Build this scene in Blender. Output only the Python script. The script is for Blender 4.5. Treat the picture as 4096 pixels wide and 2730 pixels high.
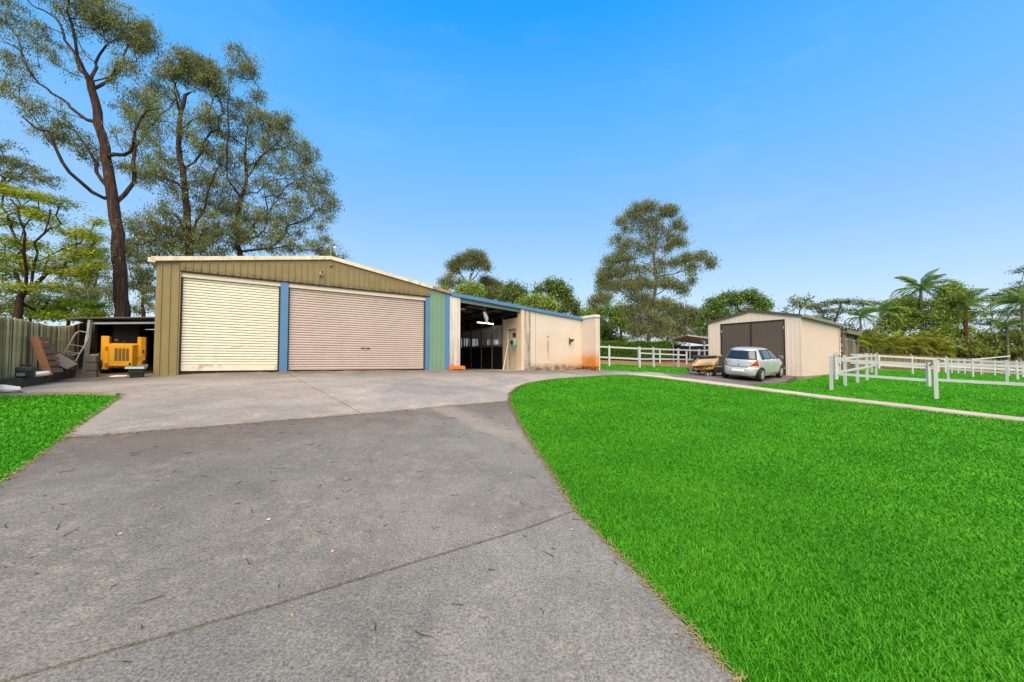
import bpy, bmesh, math, random
import numpy as np
from mathutils import Vector, Matrix, Euler

R = math.radians
sc = bpy.context.scene
COL = sc.collection
for o in list(bpy.data.objects):
    bpy.data.objects.remove(o)

# ------------------------------------------------------------------ camera
cam_d = bpy.data.cameras.new('camera')
cam = bpy.data.objects.new('camera', cam_d)
COL.objects.link(cam)
cam.location = (0, 0, 1.5)
cam.rotation_euler = (R(90) + math.atan(48 / 1497.), 0, 0)
cam_d.sensor_width = 36
cam_d.lens = 36 * 1497 / 4096.
cam_d.shift_y = 39 / 4096.
cam_d.clip_start = 0.05
cam_d.clip_end = 3000
sc.camera = cam

# ------------------------------------------------------------------ world, sun, exposure
SUN_EL, SUN_AZ = R(50), R(178)       # azimuth clockwise from +Y: behind the camera
w = bpy.data.worlds.new('World')
sc.world = w
w.use_nodes = True
nt = w.node_tree
nt.nodes.clear()
wo = nt.nodes.new('ShaderNodeOutputWorld')
bg = nt.nodes.new('ShaderNodeBackground')
sky = nt.nodes.new('ShaderNodeTexSky')
sky.sky_type = 'NISHITA'
sky.sun_disc = False
sky.sun_elevation = SUN_EL
sky.sun_rotation = SUN_AZ
sky.altitude = 0
sky.air_density = 1.0
sky.dust_density = 0.6
sky.ozone_density = 2.0
# colour grade of the whole sky dome: deep cyan-blue overhead, pale at the horizon
def vmul(src, k):
    m_ = nt.nodes.new('ShaderNodeVectorMath'); m_.operation = 'SCALE'; m_.inputs['Scale'].default_value = k
    nt.links.new(src, m_.inputs[0]); return m_.outputs[0]
cv = nt.nodes.new('ShaderNodeRGBCurve')
EXPO = 2.0
K0 = .065 * 2 ** EXPO / 2
GRADE = {0: [(0, .0), (.092, .004), (.112, .040), (.142, .082), (.20, .142), (.40, .280), (.7, .38), (1, .42)],
         1: [(0, .06), (.165, .186), (.206, .238), (.32, .292), (.57, .392), (.8, .44), (1, .45)],
         2: [(0, .30), (.297, .485), (.35, .51), (.50, .515), (.75, .52), (1, .53)]}
for ch, pts in GRADE.items():
    c = cv.mapping.curves[ch]
    while len(c.points) < len(pts): c.points.new(.5, .5)
    for p, q in zip(c.points, pts): p.location = q; p.handle_type = 'AUTO_CLAMPED'
cv.mapping.update()
nt.links.new(vmul(sky.outputs[0], K0), cv.inputs['Color'])
# faint high cirrus wisps
wtc = nt.nodes.new('ShaderNodeTexCoord'); wmp = nt.nodes.new('ShaderNodeMapping'); wmp.inputs['Scale'].default_value = (1.6, 1.6, 5.0)
wn = nt.nodes.new('ShaderNodeTexNoise'); wn.inputs['Scale'].default_value = 1.7; wn.inputs['Detail'].default_value = 7; wn.inputs['Roughness'].default_value = .62
wr = nt.nodes.new('ShaderNodeValToRGB'); wr.color_ramp.elements[0].position = .50; wr.color_ramp.elements[0].color = (0, 0, 0, 1); wr.color_ramp.elements[1].position = .80; wr.color_ramp.elements[1].color = (.11, .11, .11, 1)
wx = nt.nodes.new('ShaderNodeMix'); wx.data_type = 'RGBA'; wx.inputs[7].default_value = (.42, .46, .52, 1)
nt.links.new(wtc.outputs['Generated'], wmp.inputs['Vector']); nt.links.new(wmp.outputs[0], wn.inputs['Vector']); nt.links.new(wn.outputs['Fac'], wr.inputs['Fac'])
nt.links.new(wr.outputs[0], wx.inputs[0]); nt.links.new(cv.outputs[0], wx.inputs[6])
nt.links.new(vmul(wx.outputs[2], 2 / (.1 * 2 ** EXPO)), bg.inputs['Color'])
nt.links.new(bg.outputs[0], wo.inputs['Surface'])
bg.inputs['Strength'].default_value = 0.1
sun_d = bpy.data.lights.new('sun', 'SUN')
sun = bpy.data.objects.new('sun', sun_d)
COL.objects.link(sun)
sun_d.energy = 1.5
sun_d.angle = R(62)
sun_d.color = (1.0, 0.83, 0.60)
sdir = Vector((math.sin(SUN_AZ) * math.cos(SUN_EL), math.cos(SUN_AZ) * math.cos(SUN_EL), math.sin(SUN_EL)))
sun.rotation_euler = (-sdir).to_track_quat('-Z', 'Y').to_euler()
sun.location = sdir * 60
vs = sc.view_settings
vs.view_transform = 'Standard'
vs.look = 'None'
vs.exposure = EXPO
vs.gamma = 1.0
vs.use_curve_mapping = False
sc.render.engine = 'CYCLES'
sc.cycles.max_bounces = 6
sc.cycles.transparent_max_bounces = 6
sc.cycles.use_denoising = True

# ------------------------------------------------------------------ helpers
def tag(o, label=None, cat=None, group=None, kind=None):
    if label: o['label'] = label
    if cat: o['category'] = cat
    if group: o['group'] = group
    if kind: o['kind'] = kind
    return o

def empty(name, loc=(0, 0, 0), rz=0.0, label=None, cat=None, group=None, kind=None, parent=None, rot=None):
    o = bpy.data.objects.new(name, None)
    COL.objects.link(o)
    o.location = loc
    o.rotation_euler = rot if rot else (0, 0, rz)
    o.empty_display_size = .2
    if parent: o.parent = parent
    return tag(o, label, cat, group, kind)

def link(name, me, parent=None, loc=(0, 0, 0), rot=(0, 0, 0), scale=(1, 1, 1)):
    o = bpy.data.objects.new(name, me)
    COL.objects.link(o)
    if parent: o.parent = parent
    o.location, o.rotation_euler, o.scale = loc, rot, scale
    return o

class MB:
    """collects shapes; build() links them as ONE mesh object"""
    def __init__(s):
        s.v, s.f, s.sm = [], [], []
    def add(s, vs_, fs, smooth=False):
        b = len(s.v)
        s.v += [tuple(p) for p in vs_]
        for f in fs:
            s.f.append([i + b for i in f]); s.sm.append(smooth)
        return s
    def box(s, x0, x1, y0, y1, z0, z1):
        v = [(x, y, z) for z in (z0, z1) for y in (y0, y1) for x in (x0, x1)]
        return s.add(v, [(0, 2, 3, 1), (4, 5, 7, 6), (0, 1, 5, 4), (2, 6, 7, 3), (0, 4, 6, 2), (1, 3, 7, 5)])
    def hexa(s, v):
        """eight corners: bottom four counter-clockwise, top four"""
        return s.add(v, [(3, 2, 1, 0), (4, 5, 6, 7), (0, 1, 5, 4), (1, 2, 6, 5), (2, 3, 7, 6), (3, 0, 4, 7)])
    def bar(s, p0, p1, wd, ht, up=(0, 0, 1)):
        p0, p1 = Vector(p0), Vector(p1)
        d = (p1 - p0).normalized(); u = Vector(up)
        x = d.cross(u)
        if x.length < 1e-4: x = d.cross(Vector((1, 0, 0)))
        x.normalize(); u = x.cross(d).normalized()
        a, b = x * wd / 2, u * ht / 2
        return s.hexa([p0 - a - b, p0 + a - b, p1 + a - b, p1 - a - b, p0 - a + b, p0 + a + b, p1 + a + b, p1 - a + b])
    def prism(s, poly, a, b, axis='y'):
        """poly in the plane across axis, extruded from a to b"""
        def P(p, t):
            return (p[0], t, p[1]) if axis == 'y' else ((t, p[0], p[1]) if axis == 'x' else (p[0], p[1], t))
        n = len(poly)
        v = [P(p, a) for p in poly] + [P(p, b) for p in poly]
        f = [tuple(range(n - 1, -1, -1)), tuple(range(n, 2 * n))]
        f += [(i, (i + 1) % n, n + (i + 1) % n, n + i) for i in range(n)]
        return s.add(v, f)
    def tube(s, pts, rad, n=8, cap=True, smooth=True):
        pts = [Vector(p) for p in pts]
        if not hasattr(rad, '__len__'): rad = [rad] * len(pts)
        rings = []; x = None
        for i, p in enumerate(pts):
            d = (pts[min(i + 1, len(pts) - 1)] - pts[max(i - 1, 0)])
            d = d.normalized() if d.length > 1e-6 else Vector((0, 0, 1))
            if x is None:
                x = d.cross(Vector((0, 0, 1)) if abs(d.z) < .9 else Vector((1, 0, 0))).normalized()
            else:
                x = (x - d * x.dot(d))
                x = x.normalized() if x.length > 1e-6 else d.orthogonal().normalized()
            y = d.cross(x)
            rings.append([p + (x * math.cos(2 * math.pi * k / n) + y * math.sin(2 * math.pi * k / n)) * rad[i] for k in range(n)])
        v = [q for r in rings for q in r]
        f = [(i * n + k, i * n + (k + 1) % n, (i + 1) * n + (k + 1) % n, (i + 1) * n + k) for i in range(len(pts) - 1) for k in range(n)]
        s.add(v, f, smooth)
        if cap:
            s.add(rings[0], [tuple(range(n - 1, -1, -1))]); s.add(rings[-1], [tuple(range(n))])
        return s
    def lathe(s, prof, n=20, c=(0, 0, 0), axis='z', smooth=True):
        def P(r, h, t):
            a, b = r * math.cos(t), r * math.sin(t)
            q = (a, b, h) if axis == 'z' else ((h, a, b) if axis == 'x' else (b, h, a))
            return (q[0] + c[0], q[1] + c[1], q[2] + c[2])
        v = [P(r, h, 2 * math.pi * k / n) for r, h in prof for k in range(n)]
        f = [(i * n + k, i * n + (k + 1) % n, (i + 1) * n + (k + 1) % n, (i + 1) * n + k) for i in range(len(prof) - 1) for k in range(n)]
        return s.add(v, f, smooth)
    def ball(s, c, rx, ry, rz, n=12, m=8, jit=0, rng=random):
        v = [(c[0], c[1], c[2] - rz)]
        for i in range(1, m):
            a = -math.pi / 2 + math.pi * i / m
            for k in range(n):
                t = 2 * math.pi * k / n; q = 1 + jit * (rng.random() - .5)
                v.append((c[0] + rx * q * math.cos(a) * math.cos(t), c[1] + ry * q * math.cos(a) * math.sin(t), c[2] + rz * q * math.sin(a)))
        v.append((c[0], c[1], c[2] + rz))
        f = [(0, 1 + (k + 1) % n, 1 + k) for k in range(n)]
        for i in range(m - 2):
            f += [(1 + i * n + k, 1 + i * n + (k + 1) % n, 1 + (i + 1) * n + (k + 1) % n, 1 + (i + 1) * n + k) for k in range(n)]
        t = len(v) - 1
        f += [(1 + (m - 2) * n + k, 1 + (m - 2) * n + (k + 1) % n, t) for k in range(n)]
        return s.add(v, f, True)
    def mesh(s, name, mat, fix=True):
        me = bpy.data.meshes.new(name)
        me.from_pydata(s.v, [], s.f)
        me.polygons.foreach_set('use_smooth', s.sm)
        if mat: me.materials.append(mat)
        if fix:
            bm = bmesh.new(); bm.from_mesh(me)
            bmesh.ops.recalc_face_normals(bm, faces=bm.faces)
            bm.to_mesh(me); bm.free()
        return me
    def build(s, name, mat, parent=None, loc=(0, 0, 0), rot=(0, 0, 0), bevel=0, **t):
        o = link(name, s.mesh(name, mat), parent, loc, rot)
        if bevel:
            m = o.modifiers.new('bevel', 'BEVEL'); m.width = bevel; m.segments = 2; m.limit_method = 'ANGLE'
        return tag(o, **t) if t else o

def text_mesh(txt, size, mat, ext=.002, align='CENTER'):
    cu = bpy.data.curves.new('lettering', 'FONT')
    cu.body = txt; cu.size = size; cu.extrude = ext; cu.align_x = align; cu.align_y = 'CENTER'
    o = bpy.data.objects.new('lettering', cu); COL.objects.link(o)
    me = bpy.data.meshes.new_from_object(o.evaluated_get(bpy.context.evaluated_depsgraph_get()))
    bpy.data.objects.remove(o)
    me.materials.clear(); me.materials.append(mat)
    return me

# ------------------------------------------------------------------ materials
class NT:
    def __init__(s, name):
        s.m = bpy.data.materials.new(name); s.m.use_nodes = True
        s.t = s.m.node_tree; s.n = s.t.nodes
        s.b = s.n['Principled BSDF']; s.out = s.n['Material Output']
        s.tc = s.n.new('ShaderNodeTexCoord')
    def L(s, a, b): s.t.links.new(a, b)
    def val(s, x):
        return x
    def setin(s, sock, x):
        if hasattr(x, 'is_linked') or hasattr(x, 'links'): s.L(x, sock)
        else: sock.default_value = x if not (hasattr(x, '__len__') and len(x) == 3 and len(sock.default_value) == 4) else (*x, 1)
    def noise(s, scale, detail=4, rough=.55, vec=None, stretch=None, dist=0):
        n = s.n.new('ShaderNodeTexNoise'); n.inputs['Scale'].default_value = scale
        n.inputs['Detail'].default_value = detail; n.inputs['Roughness'].default_value = rough; n.inputs['Distortion'].default_value = dist
        v = vec or s.tc.outputs['Object']
        if stretch:
            mp = s.n.new('ShaderNodeMapping'); mp.inputs['Scale'].default_value = stretch
            s.L(v, mp.inputs['Vector']); v = mp.outputs[0]
        s.L(v, n.inputs['Vector'])
        return n.outputs['Fac']
    def ramp(s, fac, stops, interp='LINEAR'):
        r = s.n.new('ShaderNodeValToRGB'); r.color_ramp.interpolation = interp
        e = r.color_ramp.elements
        while len(e) < len(stops): e.new(.5)
        for q, (p, c) in zip(e, stops):
            q.position = p; q.color = (*c, 1) if hasattr(c, '__len__') else (c, c, c, 1)
        s.L(fac, r.inputs['Fac'])
        return r.outputs['Color']
    def mix(s, fac, a, b, mode='MIX'):
        m = s.n.new('ShaderNodeMix'); m.data_type = 'RGBA'; m.blend_type = mode
        s.setin(m.inputs[0], fac); s.setin(m.inputs[6], a); s.setin(m.inputs[7], b)
        return m.outputs[2]
    def math(s, op, a, b=0.0, clamp=False):
        m = s.n.new('ShaderNodeMath'); m.operation = op; m.use_clamp = clamp
        s.setin(m.inputs[0], a); s.setin(m.inputs[1], b)
        return m.outputs[0]
    def sep(s, vec=None):
        x = s.n.new('ShaderNodeSeparateXYZ'); s.L(vec or s.tc.outputs['Object'], x.inputs[0])
        return x.outputs
    def rng(s, v, a, b, c=0.0, d=1.0):
        m = s.n.new('ShaderNodeMapRange'); m.interpolation_type = 'SMOOTHSTEP'
        s.L(v, m.inputs[0])
        for i, q in enumerate((a, b, c, d)): m.inputs[1 + i].default_value = q
        return m.outputs[0]
    def objrand(s):
        n = s.n.new('ShaderNodeObjectInfo'); return n.outputs['Random']
    def attr(s, name):
        n = s.n.new('ShaderNodeAttribute'); n.attribute_name = name; return n.outputs['Fac']
    def bump(s, h, strength=.3, dist=.01):
        b = s.n.new('ShaderNodeBump'); b.inputs['Strength'].default_value = strength; b.inputs['Distance'].default_value = dist
        s.L(h, b.inputs['Height']); s.L(b.outputs[0], s.b.inputs['Normal'])
    def fin(s, col=None, rough=.6, metal=0.0, spec=None):
        if col is not None: s.setin(s.b.inputs['Base Color'], col)
        s.setin(s.b.inputs['Roughness'], rough); s.setin(s.b.inputs['Metallic'], metal)
        if spec is not None: s.b.inputs['Specular IOR Level'].default_value = spec
        return s.m

def lin(r, g, b):
    f = lambda c: c / 255 / 12.92 if c <= 10 else ((c / 255 + .055) / 1.055) ** 2.4
    return (f(r), f(g), f(b))
def sc3(c, k): return tuple(x * k for x in c)

def paint(name, c, var=.12, scale=3.0, rough=.5, fine=60., bumps=.08, metal=0.0, streak=None, dirt=0.0, dirtc=(.08, .065, .045), spec=.4):
    """painted or weathered surface: broad fading, fine grain, optional vertical streaks"""
    t = NT(name)
    n1 = t.noise(scale, 5, .6)
    col = t.ramp(n1, [(.25, sc3(c, 1 - var)), (.75, sc3(c, 1 + var * .6))])
    n2 = t.noise(fine, 3, .6)
    col = t.mix(.5, col, t.ramp(n2, [(.3, .5 - .06), (.7, .5 + .06)]), 'OVERLAY')
    if streak:
        st = t.noise(1.0, 6, .65, stretch=streak)
        msk = t.ramp(st, [(.52, 0.0), (.72, 1.0)])
        col = t.mix(t.math('MULTIPLY', msk, dirt), col, dirtc)
    elif dirt:
        st = t.noise(scale * .7 + 1.3, 6, .7)
        col = t.mix(t.math('MULTIPLY', t.ramp(st, [(.5, 0.0), (.7, 1.0)]), dirt), col, dirtc)
    t.bump(n2, bumps, .004)
    return t.fin(col, t.math('ADD', t.math('MULTIPLY', n1, .2), rough - .1), metal, spec)

MT = {}

# albedos
MT['olive'] = paint('olive_sheet', (.245, .190, .078), .12, 2.0, .5, 90, .05, streak=(6, 6, .35), dirt=.25, dirtc=(.11, .085, .04))
def gable_mat():
    t = NT('olive_gable_sheet')
    n = t.noise(2.2, 5); z = t.sep()[2]
    col = t.ramp(n, [(.3, (.195, .148, .060)), (.7, (.240, .186, .080))])
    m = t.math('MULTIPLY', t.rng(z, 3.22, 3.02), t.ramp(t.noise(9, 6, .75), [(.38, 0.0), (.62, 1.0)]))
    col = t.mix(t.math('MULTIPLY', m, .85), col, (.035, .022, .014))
    t.bump(t.noise(80), .05, .003)
    return t.fin(col, .5)
MT['gable'] = gable_mat()
def slat_mat(name, c, c2, dirt):
    t = NT(name)
    # broad weathering in the door's own frame so the stains run across slats
    pos = t.n.new('ShaderNodeNewGeometry').outputs['Position']
    n = t.noise(.9, 5, .6, vec=pos); n2 = t.noise(1.0, 6, .7, vec=pos, stretch=(3, 3, .5))
    col = t.ramp(n, [(.3, c), (.7, c2)])
    col = t.mix(t.math('MULTIPLY', t.ramp(n2, [(.5, 0.0), (.75, 1.0)]), dirt), col, sc3(c, .55))
    zz = t.sep()[2]
    gr = t.math('MAXIMUM', t.rng(zz, .069, .078), t.rng(zz, .010, .002))
    gr = t.math('MULTIPLY', gr, t.ramp(t.noise(5, 4, vec=pos), [(.3, .55), (.6, .95)]))
    col = t.mix(gr, col, (.055, .040, .022))                                   # uneven darker tone in the slat grooves
    t.bump(t.noise(120, vec=pos), .03, .002)
    return t.fin(col, .42)
MT['slat_cream'] = slat_mat('cream_roller_slat', (.76, .70, .53), (.82, .77, .62), .14)
MT['slat_pink'] = slat_mat('pink_beige_roller_slat', (.51, .405, .35), (.56, .45, .395), .10)
MT['rail_cream'] = paint('dirty_cream_rail', (.72, .66, .52), .1, 3, .5, dirt=.75, dirtc=(.25, .2, .15))
MT['hood'] = paint('cream_hood', (.74, .64, .50), .08, 2.5, .5)
MT['blue'] = paint('blue_paint', (.082, .200, .385), .10, 2.0, .42, 90, .04)
MT['green'] = paint('green_sheet', (.165, .285, .195), .10, 2.0, .42, 90, .05)
MT['barge'] = paint('weathered_cream_capping', (.72, .62, .47), .2, 5.0, .6, 60, .1, dirt=.55, dirtc=(.30, .20, .13))
MT['rust'] = paint('rusty_capping', (.36, .20, .13), .35, 9, .75, 60, .2, dirt=.4, dirtc=(.5, .4, .3))
MT['galv'] = paint('galvanised_steel', (.36, .38, .40), .12, 6, .42, 70, .05, metal=.35)
MT['roof'] = paint('zinc_roof', (.45, .46, .46), .1, 2, .5, metal=.3)
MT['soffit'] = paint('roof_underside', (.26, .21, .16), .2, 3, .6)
MT['darksteel'] = paint('dark_steel', (.035, .035, .04), .2, 5, .5)
MT['steelgreen'] = paint('grey_green_beam', (.22, .26, .25), .15, 3, .45, metal=.2)
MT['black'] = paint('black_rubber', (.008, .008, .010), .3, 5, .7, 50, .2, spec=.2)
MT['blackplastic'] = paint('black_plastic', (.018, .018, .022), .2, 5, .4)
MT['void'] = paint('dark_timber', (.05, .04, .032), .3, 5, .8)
MT['stallwood'] = paint('stall_timber', (.20, .165, .13), .3, 6, .75, streak=(20, 20, 1), dirt=.6)
MT['stallsteel'] = paint('stall_steel', (.62, .59, .55), .25, 9, .5, metal=.3)

def cream_wall_mat(name, base, rust=True):
    t = NT(name)
    x, y, z = t.sep()
    n = t.noise(.8, 5, .6)
    col = t.ramp(n, [(.3, sc3(base, .93)), (.7, sc3(base, 1.04))])
    # splash grime along the foot and drip marks, shapes of their own
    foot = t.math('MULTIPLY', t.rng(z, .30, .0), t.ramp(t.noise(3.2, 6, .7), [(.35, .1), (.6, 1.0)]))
    st = t.noise(1.0, 6, .7, stretch=(9, 9, .3))
    col = t.mix(t.math('MULTIPLY', t.ramp(st, [(.62, 0.0), (.8, 1.0)]), .22), col, (.32, .24, .16))
    if rust:
        d = t.rng(x, 13.2, 16.4)
        g2 = t.math('MULTIPLY', t.rng(z, 1.05, .0), t.math('ADD', t.math('MULTIPLY', d, .75), .15))
        g2 = t.math('MULTIPLY', g2, t.ramp(t.noise(1.3, 5, .6), [(.2, .5), (.6, 1.0)]))
        col = t.mix(t.math('MULTIPLY', g2, .75), col, (.60, .25, .05))
        # mould halo round the rope
        q = t.math('MULTIPLY', t.rng(t.math('ABSOLUTE', t.math('SUBTRACT', x, 14.2)), 1.0, .1), t.rng(t.math('ABSOLUTE', t.math('SUBTRACT', z, 1.2)), .95, .1))
        col = t.mix(t.math('MULTIPLY', t.math('MULTIPLY', q, t.ramp(t.noise(1.7, 5), [(.3, .3), (.7, 1.0)])), .42), col, (.55, .36, .16))
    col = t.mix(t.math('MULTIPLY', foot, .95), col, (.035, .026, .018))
    t.bump(t.noise(45, 4), .12, .006)
    return t.fin(col, .75, spec=.25)
MT['creamwall'] = cream_wall_mat('cream_render', (.62, .535, .45))
def wing_mat():
    t = NT('rust_stained_render')
    x, y, z = t.sep()
    n = t.noise(.9, 5, .6)
    col = t.ramp(n, [(.3, (.60, .51, .42)), (.7, (.66, .56, .47))])
    g2 = t.math('MULTIPLY', t.rng(z, 1.1, .25), t.ramp(t.noise(1.8, 5, .6), [(.25, .55), (.55, 1.0)]))
    col = t.mix(t.math('MULTIPLY', g2, .97), col, (.60, .19, .012))
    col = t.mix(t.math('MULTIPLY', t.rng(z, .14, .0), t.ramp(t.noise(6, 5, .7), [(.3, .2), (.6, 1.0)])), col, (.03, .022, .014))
    t.bump(t.noise(45, 4), .12, .006)
    return t.fin(col, .75, spec=.25)
MT['wing'] = wing_mat()
MT['innercream'] = paint('inner_cream_render', (.62, .50, .36), .08, 1.5, .75, 50, .1)
MT['doorcream'] = paint('cream_door', (.66, .54, .40), .06, 2, .5)
def pillar_mat(name, base, streakc, amt):
    t = NT(name)
    x, y, z = t.sep()
    n = t.noise(1.5, 5, .6)
    col = t.ramp(n, [(.3, sc3(base, .93)), (.7, sc3(base, 1.03))])
    st = t.noise(1.0, 6, .68, stretch=(8, 8, .45))
    col = t.mix(t.math('MULTIPLY', t.ramp(st, [(.42, 0.0), (.62, 1.0)]), amt), col, streakc)
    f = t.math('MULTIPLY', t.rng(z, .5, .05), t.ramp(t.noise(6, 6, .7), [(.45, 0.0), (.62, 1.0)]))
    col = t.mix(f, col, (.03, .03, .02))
    t.bump(t.noise(45, 4), .15, .006)
    return t.fin(col, .75, spec=.25)
MT['pillar'] = pillar_mat('white_weathered_render', (.66, .62, .57), (.34, .30, .26), .75)
MT['stainpillar'] = pillar_mat('stained_render', (.52, .44, .37), (.10, .065, .05), 1.0)
MT['orange'] = paint('orange_plastic', (.85, .17, .015), .1, 4, .45)

MT['dullroof'] = paint('dull_dark_roofing', (.10, .095, .09), .2, 3, .6)
MT['dulltube'] = paint('dull_grey_tube', (.26, .27, .29), .2, 6, .5, metal=.3)

# right-hand shed
MT['shedwall'] = paint('beige_sheet', (.69, .565, .48), .05, 1.5, .5, 90, .03, streak=(7, 7, .3), dirt=.12, dirtc=(.5, .40, .32))
MT['shedside'] = paint('beige_corrugated', (.58, .47, .42), .05, 1.2, .5, 90, .03, dirt=.12, dirtc=(.55, .45, .36))
MT['sheddoor'] = paint('brown_door_sheet', (.095, .070, .052), .12, 2, .5, 220, .15)
MT['shedtrim'] = paint('brown_trim', (.085, .066, .054), .15, 3, .5)
MT['gutter'] = paint('grey_brown_gutter', (.26, .22, .185), .15, 3, .5)
MT['concrete_old'] = paint('mossy_concrete', (.30, .25, .18), .3, 4, .9, 50, .3, dirt=.5, dirtc=(.10, .085, .05))
MT['concrete_dark'] = paint('dark_mossy_block', (.055, .048, .032), .5, 5, .9, 40, .4, dirt=.5, dirtc=(.12, .12, .04))
MT['blockgrey'] = paint('grey_block', (.15, .122, .098), .25, 6, .9, 60, .3)
MT['weatherwood'] = paint('weathered_timber', (.20, .165, .125), .3, 4, .8, streak=(12, 12, .8), dirt=.5)

def paling_mat(name, stops):
    t = NT(name)
    r = t.objrand()
    n = t.noise(1.0, 5, .65, stretch=(26, 26, 1.1)); n2 = t.noise(2.2, 5, .65)
    mix = t.math('ADD', t.math('MULTIPLY', n, .55), t.math('MULTIPLY', r, .45))
    col = t.ramp(mix, stops)
    col = t.mix(t.math('MULTIPLY', t.ramp(n2, [(.45, 0.0), (.7, 1.0)]), .6), col, sc3(stops[0][1], .8))
    t.bump(n, .5, .01)
    return t.fin(col, .85, spec=.2)
MT['paling'] = paling_mat('mossy_grey_paling', [(.25, (.095, .07, .042)), (.42, (.33, .265, .12)), (.6, (.50, .43, .185)), (.8, (.60, .53, .29))])
MT['palingtan'] = paling_mat('tan_paling', [(.25, (.14, .10, .055)), (.5, (.27, .20, .11)), (.8, (.38, .29, .16))])
MT['postorange'] = paint('orange_brown_post', (.42, .24, .09), .2, 3, .8)
MT['pallet'] = paint('pallet_timber', (.40, .17, .075), .25, 6, .8, 60, .2)
MT['palletgrey'] = paint('grey_pallet_board', (.15, .10, .075), .3, 6, .85, 60, .2)
MT['whiterail'] = paint('white_steel_rail', (.50, .505, .52), .06, 3, .45, 60, .06, dirt=.18, dirtc=(.42, .40, .38))
MT['white'] = paint('white_plastic', (.75, .73, .70), .1, 5, .5)
MT['yellow'] = paint('machine_yellow', (.68, .33, .012), .08, 3, .42, 120, .05, dirt=.15, dirtc=(.40, .16, .02))
MT['yellow2'] = paint('faded_yellow', (.74, .45, .09), .15, 4, .5, 60, .08, dirt=.35, dirtc=(.5, .3, .14))
MT['cartinside'] = paint('pinkish_worn_steel', (.60, .42, .32), .2, 7, .6, 60, .1, dirt=.4, dirtc=(.35, .2, .12))
def cartrust():
    t = NT('rusty_yellow_steel')
    x, y, z = t.sep()
    n = t.noise(7, 6, .7)
    f = t.math('ADD', n, t.math('ADD', t.math('MULTIPLY', x, .22), t.math('MULTIPLY', t.rng(z, .18, .0), .16)))
    col = t.ramp(f, [(.50, (.105, .035, .022)), (.58, (.15, .05, .03)), (.62, (.70, .34, .03)), (.8, (.75, .44, .05))])
    return t.fin(col, .6)
MT['cartrust'] = cartrust()
MT['cartbrown'] = paint('brown_tub', (.085, .062, .045), .15, 5, .5)
MT['tubgrey'] = paint('grey_brown_tub', (.15, .115, .095), .25, 4, .6)
MT['binlid'] = paint('dark_green_plastic', (.045, .065, .058), .15, 5, .5)
MT['yellowplastic'] = paint('yellow_plastic', (.8, .7, .02), .05, 5, .5)
MT['teal'] = paint('pale_teal_board', (.40, .62, .56), .1, 4, .5)
MT['brick'] = paint('brown_brick', (.26, .16, .10), .25, 8, .85)
MT['rope'] = paint('pale_rope', (.50, .44, .37), .3, 30, .9)
MT['rustmetal'] = paint('rusty_metal', (.11, .06, .04), .4, 20, .8, 60, .2)
MT['bag'] = paint('grey_cloth_bag', (.42, .42, .47), .25, 8, .85, 40, .3)
MT['wood'] = paint('pale_broom_wood', (.62, .50, .36), .15, 10, .7)
MT['maroon'] = paint('maroon_board', (.10, .03, .028), .2, 4, .6)
MT['brass'] = paint('brass_tap', (.40, .36, .26), .2, 10, .35, metal=.8)
MT['hosegreen'] = paint('pale_green_hose', (.20, .38, .30), .2, 10, .5)
MT['chrome'] = NT('chrome').fin((.7, .7, .72), .15, 1.0)

# car
def carpaint():
    t = NT('silver_car_paint')
    t.bump(t.noise(900, 2), .02, .001)
    t.fin((.66, .67, .66), .34, .55)
    t.b.inputs['Coat Weight'].default_value = .6; t.b.inputs['Coat Roughness'].default_value = .08
    return t.m
MT['carpaint'] = carpaint()
def glass_dark():
    t = NT('tinted_car_glass')
    t.fin((.012, .018, .024), .13, 0.0, .8)
    return t.m
MT['carglass'] = glass_dark()
MT['sideglass'] = NT('pale_car_glass').fin((.10, .13, .15), .03, .35, .9)
MT['trimblack'] = NT('black_trim').fin((.012, .012, .013), .5)
MT['tyre'] = paint('tyre_rubber', (.016, .016, .017), .2, 20, .8, 80, .2)
MT['rim'] = NT('silver_rim').fin((.62, .63, .65), .3, .6)
def lens(name, c):
    t = NT(name); t.fin(c, .1, 0.0, .7); t.b.inputs['Coat Weight'].default_value = .5; return t.m
MT['tailred'] = lens('red_lens', (.62, .012, .010))
MT['tailorange'] = lens('amber_lens', (.80, .13, .02))
MT['tailclear'] = lens('clear_lens', (.62, .60, .60))
MT['plate'] = paint('white_plate', (.82, .80, .77), .02, 3, .5)
def tube_light():
    t = NT('lit_fluorescent_tube')
    t.b.inputs['Emission Color'].default_value = (1, .97, .93, 1); t.b.inputs['Emission Strength'].default_value = 3.0
    return t.fin((.9, .9, .9), .4)
MT['lit'] = tube_light()

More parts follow.
